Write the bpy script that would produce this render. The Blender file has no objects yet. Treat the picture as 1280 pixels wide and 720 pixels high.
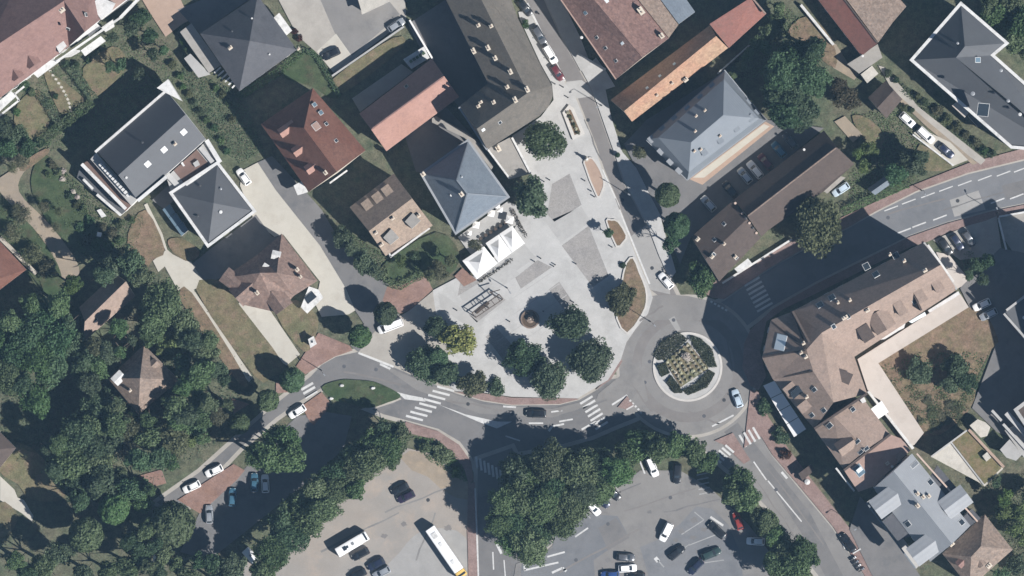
import bpy, bmesh, math, random
import numpy as np
from mathutils import Vector
R = math.radians
random.seed(7)

# ------------------------------------------------------------------ camera, sky, sun, exposure
SC = bpy.context.scene
COL = SC.collection
S = 0.18            # metres on the ground for one photograph pixel
CAM_H = 1500.0      # flying height of the survey camera
cam = bpy.data.cameras.new("survey_camera")
cam.sensor_width = 36.0
cam.lens = 36.0 * CAM_H / (1280 * S)
cam.clip_start = 1.0
cam.clip_end = 20000.0
cam_o = bpy.data.objects.new("survey_camera", cam)
COL.objects.link(cam_o)
cam_o.location = (0, 0, CAM_H)
SC.camera = cam_o

SUN_EL = R(43.0)
sdir = Vector((0.855, -0.52, 0)).normalized()          # towards the sun on the ground
sun_vec = Vector((sdir.x * math.cos(SUN_EL), sdir.y * math.cos(SUN_EL), math.sin(SUN_EL)))
world = bpy.data.worlds.new("World")
SC.world = world
world.use_nodes = True
wn = world.node_tree
bg = wn.nodes["Background"]
sky = wn.nodes.new("ShaderNodeTexSky")
sky.sky_type = 'NISHITA'
sky.sun_disc = False
sky.sun_elevation = SUN_EL
sky.sun_rotation = math.atan2(sdir.x, sdir.y)
sky.air_density = 0.75
sky.dust_density = 0.2
sky.ozone_density = 1.5
wn.links.new(sky.outputs[0], bg.inputs[0])
bg.inputs[1].default_value = 0.05
sun = bpy.data.lights.new("sun", 'SUN')
sun.energy = 5.0
sun.angle = R(0.53)
sun.color = (1.0, 0.965, 0.925)
sun_o = bpy.data.objects.new("sun", sun)
COL.objects.link(sun_o)
sun_o.rotation_euler = sun_vec.to_track_quat('Z', 'Y').to_euler()
sun_o.location = (120, -80, 200)
vs = SC.view_settings
vs.view_transform = 'Standard'
vs.look = 'None'
vs.exposure = 0.70
vs.gamma = 1.0
vs.use_curve_mapping = False
SC.cycles.max_bounces = 6
SC.cycles.diffuse_bounces = 2

# ------------------------------------------------------------------ helpers
def W(x, y, z=0.0):
    """photograph pixel + height -> point in the place"""
    f = S * (1 - z / CAM_H)
    return Vector(((x - 640) * f, (360 - y) * f, z))

def link(o):
    COL.objects.link(o)
    return o

def origin(o):
    v = Vector((0, 0, 0))
    while o is not None:
        v += o.location
        o = o.parent
    return v

def tag(o, label=None, cat=None, group=None, kind=None):
    if label: o["label"] = label
    if cat: o["category"] = cat
    if group: o["group"] = group
    if kind: o["kind"] = kind
    return o

def thing(name, loc, label, cat, group=None, rz=0.0):
    o = bpy.data.objects.new(name, None)
    o.empty_display_size = 0.5
    o.location = loc
    o.rotation_euler = (0, 0, rz)
    link(o)
    return tag(o, label, cat, group)

def mk(name, verts, faces, mats, parent=None, fm=None, smooth=False):
    """one mesh object; verts in world metres, kept local to an unrotated parent"""
    off = origin(parent) if parent is not None else Vector((0, 0, 0))
    me = bpy.data.meshes.new(name)
    me.from_pydata([tuple(Vector(v) - off) for v in verts], [], faces)
    if not isinstance(mats, (list, tuple)): mats = [mats]
    for m in mats: me.materials.append(m)
    if fm is not None: me.polygons.foreach_set("material_index", fm)
    if smooth: me.polygons.foreach_set("use_smooth", [True] * len(me.polygons))
    me.validate()
    me.update()
    o = bpy.data.objects.new(name, me)
    o.parent = parent
    return link(o)

def inst(name, me, parent=None, loc=(0, 0, 0), rot=(0, 0, 0), scale=(1, 1, 1)):
    o = bpy.data.objects.new(name, me)
    o.parent = parent
    o.location = loc
    o.rotation_euler = rot
    o.scale = scale
    return link(o)

def area2(p):
    return sum(p[i][0] * p[(i + 1) % len(p)][1] - p[(i + 1) % len(p)][0] * p[i][1] for i in range(len(p)))

def ccw(p):
    return list(p) if area2(p) > 0 else list(reversed(p))

def offset(p, d):
    """inset a ccw polygon (xy) by d metres (negative grows)"""
    n = len(p); out = []
    for i in range(n):
        a, b, c = Vector(p[i - 1][:2]), Vector(p[i][:2]), Vector(p[(i + 1) % n][:2])
        e1 = (b - a).normalized(); e2 = (c - b).normalized()
        n1 = Vector((-e1.y, e1.x)); n2 = Vector((-e2.y, e2.x))
        m = n1 + n2
        if m.length < 1e-4: m = n1
        m.normalize()
        k = max(0.35, m.dot(n1))
        out.append(b + m * (d / k))
    return out

def smooth_loop(p, k=4):
    n = len(p); out = []
    for i in range(n):
        p0, p1, p2, p3 = [Vector(p[(i + j) % n]) for j in (-1, 0, 1, 2)]
        for t in range(k):
            u = t / k
            out.append(tuple(0.5 * (2 * p1 + (p2 - p0) * u + (2 * p0 - 5 * p1 + 4 * p2 - p3) * u * u + (3 * p1 - p0 - 3 * p2 + p3) * u ** 3)))
    return out

def prism(name, pts, z0, z1, mat, parent=None, side=None, kind=None, curve=0):
    """upright solid over a pixel polygon"""
    if curve: pts = smooth_loop(pts, curve)
    P = ccw([W(x, y, z1) for x, y in pts]); n = len(P)
    v = [(p[0], p[1], z1) for p in P] + [(p[0], p[1], z0) for p in P]
    f = [list(range(n)), list(range(2 * n - 1, n - 1, -1))]
    fm = [0, 1 if side else 0]
    for i in range(n):
        j = (i + 1) % n
        f.append([i, n + i, n + j, j]); fm.append(1 if side else 0)
    o = mk(name, v, f, [mat, side] if side else [mat], parent, fm)
    if kind: o["kind"] = kind
    return o

LEVEL = [0]
def sheet(name, pts, mat, parent=None, base=0.02, curve=0, label=None, kind='structure'):
    """flat ground cover, each sheet 4 mm above the one laid before"""
    if curve: pts = smooth_loop(pts, curve)
    LEVEL[0] += 1
    z = base + LEVEL[0] * 0.004
    P = ccw([W(x, y, z) for x, y in pts])
    o = mk(name, P, [list(range(len(P)))], mat, parent)
    if parent is None:
        o["kind"] = kind
        if label: o["label"] = label
    return o

def line(name, a, b, w, mat, parent, z):
    A = W(a[0], a[1], z); B = W(b[0], b[1], z)
    d = (B - A).normalized(); n = Vector((-d.y, d.x, 0)) * w / 2
    return mk(name, [A - n, B - n, B + n, A + n], [[0, 1, 2, 3]], mat, parent)

def obox(name, c, u, v, n, du, dv, n0, n1, mat, parent):
    vs_ = []
    for k in (n0, n1):
        for a, b in ((-1, -1), (1, -1), (1, 1), (-1, 1)):
            vs_.append(c + u * (a * du / 2) + v * (b * dv / 2) + n * k)
    f = [[3, 2, 1, 0], [4, 5, 6, 7], [0, 1, 5, 4], [1, 2, 6, 5], [2, 3, 7, 6], [3, 0, 4, 7]]
    return mk(name, vs_, f, mat, parent)

# ------------------------------------------------------------------ materials
def new_mat(name):
    m = bpy.data.materials.new(name); m.use_nodes = True
    nt = m.node_tree
    return m, nt, nt.nodes["Principled BSDF"]

def _noise(nt, pos, scale, detail=4, rough=0.6):
    n = nt.nodes.new("ShaderNodeTexNoise")
    n.inputs["Scale"].default_value = scale
    n.inputs["Detail"].default_value = detail
    n.inputs["Roughness"].default_value = rough
    nt.links.new(pos, n.inputs["Vector"])
    return n.outputs["Fac"]

def _ramp(nt, fac, lo, hi, a=0.35, b=0.65):
    r = nt.nodes.new("ShaderNodeMapRange")
    r.inputs[1].default_value = a; r.inputs[2].default_value = b
    r.inputs[3].default_value = lo; r.inputs[4].default_value = hi
    nt.links.new(fac, r.inputs[0])
    return r.outputs[0]

def _mix(nt, fac, a, b, mode='MIX'):
    m = nt.nodes.new("ShaderNodeMix"); m.data_type = 'RGBA'; m.blend_type = mode
    for sock, val in ((m.inputs[0], fac), (m.inputs[6], a), (m.inputs[7], b)):
        if hasattr(val, "is_output"): nt.links.new(val, sock)
        elif isinstance(val, (int, float)): sock.default_value = val
        else: sock.default_value = (*val, 1)
    return m.outputs[2]

def _val(nt, fac, col):
    """multiply a colour by a scalar socket"""
    h = nt.nodes.new("ShaderNodeHueSaturation")
    nt.links.new(fac, h.inputs["Value"])
    if hasattr(col, "is_output"): nt.links.new(col, h.inputs["Color"])
    else: h.inputs["Color"].default_value = (*col, 1)
    return h.outputs[0]

def surf(name, c1, c2=None, c3=None, big=0.12, mid=0.9, fine=5.0, amp=0.12, rough=0.85, cells=0, cell_amp=0.25, bump=0.0, spec=0.3, seed=0.0):
    """a worn mineral surface: large stains between two tints, medium and fine mottling, optional cells (tiles, setts)"""
    m, nt, b = new_mat(name)
    g = nt.nodes.new("ShaderNodeNewGeometry")
    mp = nt.nodes.new("ShaderNodeMapping"); mp.inputs["Location"].default_value = (seed * 13.7, seed * 7.1, seed)
    nt.links.new(g.outputs["Position"], mp.inputs["Vector"])
    pos = mp.outputs[0]
    col = c1
    if c2 is not None: col = _mix(nt, _ramp(nt, _noise(nt, pos, big, 5), 0, 1), c1, c2)
    if c3 is not None: col = _mix(nt, _ramp(nt, _noise(nt, pos, mid * 0.6, 6, 0.7), 0, 1, 0.5, 0.68), col, c3)
    v1 = _ramp(nt, _noise(nt, pos, mid, 5, 0.65), 1 - amp, 1 + amp, 0.3, 0.7)
    v2 = _ramp(nt, _noise(nt, pos, fine, 3, 0.7), 1 - amp, 1 + amp, 0.3, 0.7)
    mul = nt.nodes.new("ShaderNodeMath"); mul.operation = 'MULTIPLY'
    nt.links.new(v1, mul.inputs[0]); nt.links.new(v2, mul.inputs[1])
    val = mul.outputs[0]
    if cells:
        vo = nt.nodes.new("ShaderNodeTexVoronoi"); vo.inputs["Scale"].default_value = cells
        nt.links.new(pos, vo.inputs["Vector"])
        sp = nt.nodes.new("ShaderNodeSeparateColor"); nt.links.new(vo.outputs["Color"], sp.inputs[0])
        cv = _ramp(nt, sp.outputs[0], 1 - cell_amp, 1 + cell_amp, 0, 1)
        m2 = nt.nodes.new("ShaderNodeMath"); m2.operation = 'MULTIPLY'
        nt.links.new(val, m2.inputs[0]); nt.links.new(cv, m2.inputs[1]); val = m2.outputs[0]
    nt.links.new(_val(nt, val, col), b.inputs["Base Color"])
    b.inputs["Roughness"].default_value = rough
    b.inputs["Specular IOR Level"].default_value = spec
    if bump:
        bp = nt.nodes.new("ShaderNodeBump"); bp.inputs["Strength"].default_value = bump; bp.inputs["Distance"].default_value = 0.1
        nt.links.new(_noise(nt, pos, 3.0, 4), bp.inputs["Height"]); nt.links.new(bp.outputs[0], b.inputs["Normal"])
    return m

def roofing(name, c1, c2, c3=None, step=0.34, **k):
    """tiled or ribbed roofing: surf() plus courses running level across the slope"""
    m = surf(name, c1, c2, c3, **k)
    nt = m.node_tree; b = nt.nodes["Principled BSDF"]
    g = nt.nodes.new("ShaderNodeNewGeometry")
    wv = nt.nodes.new("ShaderNodeTexWave"); wv.wave_type = 'BANDS'; wv.bands_direction = 'Z'
    wv.inputs["Scale"].default_value = 0.314 / (step * 0.5); wv.inputs["Distortion"].default_value = 0.6
    nt.links.new(g.outputs["Position"], wv.inputs["Vector"])
    bp = nt.nodes.new("ShaderNodeBump"); bp.inputs["Strength"].default_value = 0.35; bp.inputs["Distance"].default_value = 0.04
    nt.links.new(wv.outputs["Fac"], bp.inputs["Height"]); nt.links.new(bp.outputs[0], b.inputs["Normal"])
    return m

def plain(name, c, rough=0.5, metal=0.0, spec=0.5, coat=0.0):
    m, nt, b = new_mat(name)
    b.inputs["Base Color"].default_value = (*c, 1)
    b.inputs["Roughness"].default_value = rough
    b.inputs["Metallic"].default_value = metal
    b.inputs["Specular IOR Level"].default_value = spec
    b.inputs["Coat Weight"].default_value = coat
    return m

def leafy(name, c, c2, amp=0.28, trans=0.36):
    m, nt, b = new_mat(name)
    g = nt.nodes.new("ShaderNodeNewGeometry"); oi = nt.nodes.new("ShaderNodeObjectInfo")
    n = _noise(nt, g.outputs["Position"], 0.8, 3)
    col = _mix(nt, _ramp(nt, n, 0, 1, 0.35, 0.65), c, c2)
    v = _ramp(nt, oi.outputs["Random"], 1 - amp, 1 + amp, 0, 1)
    v2 = _ramp(nt, _noise(nt, g.outputs["Position"], 6.0, 2), 0.84, 1.16, 0.3, 0.7)
    mu = nt.nodes.new("ShaderNodeMath"); mu.operation = 'MULTIPLY'
    nt.links.new(v, mu.inputs[0]); nt.links.new(v2, mu.inputs[1])
    out = _val(nt, mu.outputs[0], col)
    hs = out.node
    wv_ = nt.nodes.new('ShaderNodeTexWhiteNoise'); wv_.noise_dimensions = '1D'; nt.links.new(oi.outputs['Random'], wv_.inputs['W'])
    nt.links.new(_ramp(nt, wv_.outputs['Value'], 0.465, 0.515, 0, 1), hs.inputs['Hue']); nt.links.new(_ramp(nt, wv_.outputs['Value'], 0.8, 1.1, 0, 1), hs.inputs['Saturation'])
    nt.links.new(out, b.inputs["Base Color"])
    b.inputs["Roughness"].default_value = 0.6
    b.inputs["Specular IOR Level"].default_value = 0.25
    t = nt.nodes.new("ShaderNodeBsdfTranslucent"); nt.links.new(out, t.inputs[0])
    mx = nt.nodes.new("ShaderNodeMixShader"); mx.inputs[0].default_value = trans
    nt.links.new(b.outputs[0], mx.inputs[1]); nt.links.new(t.outputs[0], mx.inputs[2])
    nt.links.new(mx.outputs[0], nt.nodes["Material Output"].inputs[0])
    return m

MT = {}
# ground
MT['earth'] = surf('garden earth and thin grass', (0.0728, 0.0884, 0.052), (0.1092, 0.0988, 0.06864), (0.0572, 0.07488, 0.04368), big=0.08, mid=0.7, fine=3, amp=0.38, rough=0.95, bump=0.5)
MT['lawn'] = surf('green lawn', (0.03366, 0.0578, 0.0238), (0.05202, 0.068, 0.034), (0.0612, 0.0578, 0.034), big=0.15, mid=0.6, fine=3, amp=0.28, rough=0.95, bump=0.4)
MT['dry'] = surf('dry lawn', (0.14, 0.115, 0.07), (0.10, 0.105, 0.055), (0.165, 0.12, 0.085), big=0.12, mid=0.7, fine=3, amp=0.27, rough=0.95, bump=0.4)
MT['brown'] = surf('scorched brown grass', (0.165, 0.115, 0.08), (0.12, 0.105, 0.06), (0.19, 0.13, 0.095), big=0.14, mid=0.8, fine=3, amp=0.28, rough=0.95, bump=0.5)
MT['asphalt'] = surf('worn asphalt', (0.1721, 0.1655, 0.16), (0.2, 0.1925, 0.1841), (0.1535, 0.1488, 0.146), big=0.06, mid=0.35, fine=6, amp=0.06, rough=0.9)
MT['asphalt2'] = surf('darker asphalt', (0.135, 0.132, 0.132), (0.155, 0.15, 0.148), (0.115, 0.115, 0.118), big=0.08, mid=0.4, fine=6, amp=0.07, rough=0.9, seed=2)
MT['asphalt3'] = surf('bluish lot asphalt', (0.138, 0.1426, 0.1518), (0.1656, 0.1674, 0.173), (0.1196, 0.1242, 0.1334), big=0.07, mid=0.3, fine=6, amp=0.07, rough=0.9, seed=3)
MT['patch'] = surf('asphalt patch', (0.25, 0.245, 0.235), (0.28, 0.272, 0.262), big=0.2, mid=0.5, fine=6, amp=0.06, rough=0.9, seed=4)
MT['lane'] = surf('driven lane', (0.155, 0.145, 0.14), (0.175, 0.165, 0.158), big=0.1, mid=0.4, fine=6, amp=0.06, rough=0.9, seed=5)
MT['plaza'] = surf('pale plaza concrete', (0.3562, 0.3515, 0.342), (0.3895, 0.3847, 0.3752), (0.3277, 0.323, 0.3135), big=0.09, mid=0.4, fine=5, amp=0.075, rough=0.85, seed=1)
MT['plaza2'] = surf('grey plaza concrete', (0.32, 0.315, 0.305), (0.35, 0.345, 0.335), (0.295, 0.29, 0.28), big=0.1, mid=0.4, fine=5, amp=0.05, rough=0.85, seed=6)
MT['setts'] = surf('dark grey setts', (0.235, 0.225, 0.215), (0.265, 0.252, 0.24), (0.215, 0.205, 0.20), big=0.2, mid=0.5, fine=4, amp=0.06, cells=5, cell_amp=0.12, rough=0.9, seed=7)
MT['kerb'] = surf('kerb stone', (0.42, 0.40, 0.375), (0.47, 0.45, 0.42), amp=0.06, rough=0.85)
MT['redpave'] = surf('red paving', (0.2009, 0.137, 0.121), (0.2266, 0.1654, 0.1512), (0.1753, 0.1229, 0.1109), big=0.15, mid=0.6, fine=5, amp=0.09, cells=4, cell_amp=0.12, rough=0.9)
MT['brick'] = surf('brick red paving', (0.2009, 0.1215, 0.0918), (0.2266, 0.1507, 0.1296), (0.171, 0.1118, 0.0972), big=0.15, mid=0.6, fine=5, amp=0.1, cells=4, cell_amp=0.12, rough=0.9, seed=2)
MT['pale'] = surf('pale beige concrete', (0.3864, 0.3654, 0.3192), (0.4116, 0.3906, 0.3444), (0.3612, 0.336, 0.2898), big=0.12, mid=0.5, fine=5, amp=0.04, rough=0.85)
MT['sand'] = surf('sandy gravel', (0.2624, 0.2173, 0.164), (0.2296, 0.1927, 0.1517), (0.2952, 0.2378, 0.1722), big=0.15, mid=0.6, fine=5, amp=0.1, rough=0.95)
MT['gravel'] = surf('compacted lot gravel', (0.264, 0.2352, 0.2064), (0.2352, 0.2227, 0.2064), (0.2976, 0.2544, 0.216), big=0.045, mid=0.25, fine=5, amp=0.06, rough=0.95)
MT['yard'] = surf('yard concrete', (0.295, 0.275, 0.245), (0.33, 0.31, 0.28), (0.27, 0.25, 0.225), big=0.1, mid=0.4, fine=5, amp=0.06, rough=0.9)
MT['terrace'] = surf('pinkish terrace slab', (0.41, 0.37, 0.335), (0.44, 0.40, 0.365), (0.385, 0.345, 0.31), big=0.12, mid=0.5, fine=5, amp=0.04, rough=0.85)
MT['tan'] = surf('tan paving', (0.31, 0.225, 0.175), (0.34, 0.25, 0.195), amp=0.07, rough=0.9)
MT['soil'] = surf('planting soil', (0.17, 0.11, 0.07), (0.13, 0.10, 0.06), (0.20, 0.135, 0.085), big=0.3, mid=1.2, fine=5, amp=0.2, rough=0.95, bump=0.6)
MT['paint'] = surf('road paint', (0.5039, 0.5039, 0.4965), (0.4446, 0.4446, 0.4372), (0.3705, 0.3705, 0.3631), big=0.5, mid=2.2, fine=9, amp=0.07, rough=0.7)
MT['faint'] = surf('worn lot paint', (0.30, 0.30, 0.295), (0.25, 0.25, 0.248), big=0.5, mid=2.2, fine=9, amp=0.1, rough=0.8)
MT['deck'] = surf('brown deck', (0.115, 0.075, 0.06), (0.14, 0.09, 0.075), amp=0.08, rough=0.8)
# roofs
MT['r_pink'] = roofing('pinkish clay tiles', (0.188, 0.112, 0.09629), (0.212, 0.132, 0.1159), (0.164, 0.1, 0.08976), amp=0.07, cells=3, cell_amp=0.10)
MT['r_slate'] = roofing('dark slate', (0.068, 0.0696, 0.0784), (0.08, 0.0816, 0.0896), (0.06, 0.0616, 0.0688), amp=0.05, cells=3, cell_amp=0.08, rough=0.6)
MT['r_char'] = roofing('charcoal roofing', (0.0736, 0.0768, 0.084), (0.084, 0.088, 0.0944), amp=0.04, rough=0.6, seed=3)
MT['r_red'] = roofing('red brown tiles', (0.136, 0.0578, 0.0408), (0.153, 0.0782, 0.0578), (0.1122, 0.0544, 0.0408), amp=0.08, cells=3, cell_amp=0.12)
MT['r_salmon'] = roofing('salmon tiles', (0.285, 0.1646, 0.1306), (0.3182, 0.1895, 0.1568), (0.2565, 0.1496, 0.1254), amp=0.06, cells=3, cell_amp=0.08, seed=4)
MT['r_ochre'] = roofing('ochre tiles', (0.2304, 0.1805, 0.1383), (0.2534, 0.1947, 0.1543), (0.1981, 0.152, 0.1224), amp=0.09, cells=3, cell_amp=0.14)
MT['r_blue'] = roofing('blue slate', (0.125, 0.15, 0.178), (0.15, 0.172, 0.198), (0.115, 0.135, 0.162), amp=0.05, cells=3, cell_amp=0.08, rough=0.55)
MT['r_zinc'] = roofing('zinc sheet', (0.1512, 0.1692, 0.1908), (0.1692, 0.1872, 0.2074), amp=0.04, rough=0.55, step=0.6)
MT['r_zincpale'] = roofing('pale zinc sheet', (0.238, 0.2485, 0.2625), (0.259, 0.2695, 0.2835), amp=0.04, rough=0.55, step=0.6)
MT['r_olive'] = roofing('lichen grey tiles', (0.1069, 0.0967, 0.08329), (0.1198, 0.1073, 0.09176), (0.09269, 0.0847, 0.07482), amp=0.08, cells=3, cell_amp=0.10)
MT['r_brown'] = roofing('brown concrete tiles', (0.0702, 0.05397, 0.04688), (0.078, 0.06053, 0.05351), (0.06136, 0.04792, 0.04281), amp=0.06, cells=3, cell_amp=0.08)
MT['r_mott'] = roofing('mottled old clay tiles', (0.1755, 0.1062, 0.09234), (0.2115, 0.1305, 0.1089), (0.1395, 0.09, 0.08262), amp=0.12, cells=2.4, cell_amp=0.22, mid=1.4)
MT['r_orange'] = roofing('orange pantiles', (0.33, 0.185, 0.125), (0.31, 0.215, 0.145), (0.265, 0.165, 0.12), amp=0.10, cells=2.6, cell_amp=0.18)
MT['r_tan'] = roofing('tan clay tiles', (0.235, 0.178, 0.145), (0.26, 0.195, 0.16), (0.205, 0.158, 0.132), amp=0.06, cells=3, cell_amp=0.10)
MT['r_rust'] = roofing('rust red roofing', (0.215, 0.095, 0.075), (0.19, 0.09, 0.075), (0.16, 0.085, 0.07), amp=0.07, cells=3, cell_amp=0.08)
MT['r_old'] = roofing('old brown tiles', (0.21, 0.16, 0.128), (0.175, 0.138, 0.115), (0.235, 0.172, 0.135), amp=0.12, cells=2.4, cell_amp=0.2, mid=1.4)
MT['r_villa'] = roofing('reddish brown villa tiles', (0.185, 0.128, 0.105), (0.155, 0.112, 0.095), (0.205, 0.135, 0.108), amp=0.12, cells=2.4, cell_amp=0.2, mid=1.4)
MT['r_flat'] = surf('grey flat roofing', (0.245, 0.23, 0.21), (0.275, 0.26, 0.24), (0.22, 0.208, 0.19), amp=0.06)
MT['r_pinkflat'] = surf('pinkish flat roofing', (0.29, 0.20, 0.165), (0.32, 0.225, 0.19), (0.255, 0.18, 0.15), amp=0.08)
MT['r_green'] = surf('sedum roof', (0.13, 0.115, 0.05), (0.17, 0.125, 0.08), (0.10, 0.105, 0.045), big=0.3, mid=1.2, amp=0.22, bump=0.5, rough=0.95)
MT['r_gravel'] = surf('pale gravel roof', (0.41, 0.385, 0.34), (0.45, 0.425, 0.38), (0.36, 0.34, 0.30), amp=0.09)
# walls and trim
MT['w_cream'] = surf('cream render', (0.50, 0.45, 0.37), (0.54, 0.49, 0.41), amp=0.04)
MT['w_white'] = surf('white render', (0.62, 0.61, 0.59), (0.66, 0.65, 0.63), amp=0.04)
MT['w_grey'] = surf('grey render', (0.36, 0.35, 0.335), (0.40, 0.39, 0.375), amp=0.05)
MT['w_pink'] = surf('pink render', (0.44, 0.33, 0.27), (0.48, 0.37, 0.31), amp=0.05)
MT['white'] = surf('white coping', (0.504, 0.4998, 0.4872), (0.5544, 0.5502, 0.5376), (0.3696, 0.3654, 0.3528), big=0.3, mid=1.0, amp=0.1, rough=0.7)
MT['canvas'] = plain('white canvas', (0.688, 0.6837, 0.6751), 0.8)
MT['stone'] = surf('weathered stone', (0.33, 0.30, 0.255), (0.38, 0.345, 0.295), amp=0.1)
MT['wood'] = surf('dark timber', (0.06, 0.045, 0.035), (0.08, 0.058, 0.044), amp=0.1, rough=0.8)
MT['metal'] = plain('grey metal', (0.30, 0.31, 0.32), 0.45, 0.6)
MT['dark'] = plain('dark metal', (0.03, 0.032, 0.035), 0.5)
MT['glass'] = plain('window glass', (0.025, 0.032, 0.04), 0.08, 0.0, 0.6)
MT['skyglass'] = plain('milky roof light', (0.62, 0.68, 0.70), 0.3)
MT['veranda'] = plain('bluish veranda glass', (0.11, 0.16, 0.20), 0.15)
MT['frame'] = plain('window frame', (0.55, 0.55, 0.54), 0.5)
MT['door'] = plain('painted door', (0.13, 0.09, 0.06), 0.5)
MT['rubber'] = plain('tyre rubber', (0.02, 0.02, 0.021), 0.9)
MT['rim'] = plain('alloy rim', (0.45, 0.45, 0.46), 0.35, 0.8)
MT['lamp'] = plain('lamp glass', (0.55, 0.55, 0.52), 0.15)
MT['tail'] = plain('tail light red', (0.30, 0.02, 0.015), 0.25)
MT['bark'] = surf('bark', (0.10, 0.08, 0.06), (0.14, 0.115, 0.09), amp=0.2, rough=0.95)
MT['yellow'] = plain('bus yellow', (0.62, 0.42, 0.12), 0.4)
# foliage
MT['f_mid'] = leafy('mid green leaves', (0.08864, 0.1454, 0.06122), (0.1108, 0.1662, 0.07592))
MT['f_dark'] = leafy('dark green leaves', (0.06387, 0.113, 0.05761), (0.08131, 0.1306, 0.0672))
MT['f_light'] = leafy('light green leaves', (0.0935, 0.1485, 0.0462), (0.1155, 0.165, 0.055))
MT['f_yellow'] = leafy('yellow green leaves', (0.247, 0.273, 0.0715), (0.195, 0.247, 0.065))
MT['f_olive'] = leafy('olive grey leaves', (0.1032, 0.1154, 0.06072), (0.1214, 0.1336, 0.07286))
MT['f_grey'] = leafy('grey dry leaves', (0.17, 0.16, 0.125), (0.14, 0.135, 0.10))
MT['f_hedge'] = leafy('dull hedge leaves', (0.0576, 0.072, 0.0432), (0.072, 0.0816, 0.0504), amp=0.15)
MT['f_red'] = leafy('red brown leaves', (0.12, 0.045, 0.03), (0.10, 0.055, 0.035))
MT['f_brown'] = leafy('bronze leaves', (0.085, 0.07, 0.05), (0.07, 0.065, 0.04))
MT['f_bloom'] = leafy('yellow white blooms', (0.5572, 0.5279, 0.3833), (0.468, 0.4692, 0.3483), amp=0.2, trans=0.1)
MT['f_pale'] = leafy('white blooms', (0.60, 0.56, 0.50), (0.55, 0.48, 0.42), amp=0.2, trans=0.1)

# ------------------------------------------------------------------ thin summer haze between the survey camera and the ground
hm = bpy.data.materials.new('summer haze'); hm.use_nodes = True
hn = hm.node_tree; hn.nodes.clear()
ho = hn.nodes.new("ShaderNodeOutputMaterial"); hv = hn.nodes.new("ShaderNodeVolumePrincipled")
hv.inputs["Color"].default_value = (0.40, 0.68, 1.0, 1); hv.inputs["Density"].default_value = 0.000042; hv.inputs["Anisotropy"].default_value = 0.0
hn.links.new(hv.outputs[0], ho.inputs["Volume"])
hz = 2600.0
HAZE = mk('haze', [(x * hz, y * hz, z) for z in (-1.0, CAM_H + 12) for x, y in ((-1, -1), (1, -1), (1, 1), (-1, 1))], [[3, 2, 1, 0], [4, 5, 6, 7], [0, 1, 5, 4], [1, 2, 6, 5], [2, 3, 7, 6], [3, 0, 4, 7]], hm)
HAZE["kind"] = 'stuff'
# ------------------------------------------------------------------ building kit
def _window_mesh():
    w, h, d = 1.05, 1.5, 0.09
    v = []; f = []; fm = []
    def box(x0, x1, z0, z1, y0, y1, m):
        k = len(v)
        v.extend([(x0, y0, z0), (x1, y0, z0), (x1, y1, z0), (x0, y1, z0), (x0, y0, z1), (x1, y0, z1), (x1, y1, z1), (x0, y1, z1)])
        f.extend([[k + 3, k + 2, k + 1, k], [k + 4, k + 5, k + 6, k + 7], [k, k + 1, k + 5, k + 4], [k + 1, k + 2, k + 6, k + 5], [k + 2, k + 3, k + 7, k + 6], [k + 3, k, k + 4, k + 7]])
        fm.extend([m] * 6)
    box(-w / 2, w / 2, -h / 2, h / 2, -d, 0.05, 0)
    box(-w / 2 + 0.08, -0.03, -h / 2 + 0.08, h / 2 - 0.08, -d - 0.015, -d + 0.02, 1)
    box(0.03, w / 2 - 0.08, -h / 2 + 0.08, h / 2 - 0.08, -d - 0.015, -d + 0.02, 1)
    box(-w / 2 - 0.1, w / 2 + 0.1, -h / 2 - 0.1, -h / 2 - 0.003, -d - 0.1, 0.05, 0)
    me = bpy.data.meshes.new("window"); me.from_pydata(v, [], f)
    me.materials.append(MT['frame']); me.materials.append(MT['glass']); me.polygons.foreach_set("material_index", fm)
    return me
WIN = _window_mesh()

def _door_mesh():
    v = [(-0.55, -0.06, 0), (0.55, -0.06, 0), (0.55, 0.05, 0), (-0.55, 0.05, 0), (-0.55, -0.06, 2.2), (0.55, -0.06, 2.2), (0.55, 0.05, 2.2), (-0.55, 0.05, 2.2)]
    me = bpy.data.meshes.new("door")
    me.from_pydata(v, [], [[3, 2, 1, 0], [4, 5, 6, 7], [0, 1, 5, 4], [1, 2, 6, 5], [2, 3, 7, 6], [3, 0, 4, 7]])
    me.materials.append(MT['door'])
    return me
DOOR = _door_mesh()

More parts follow.
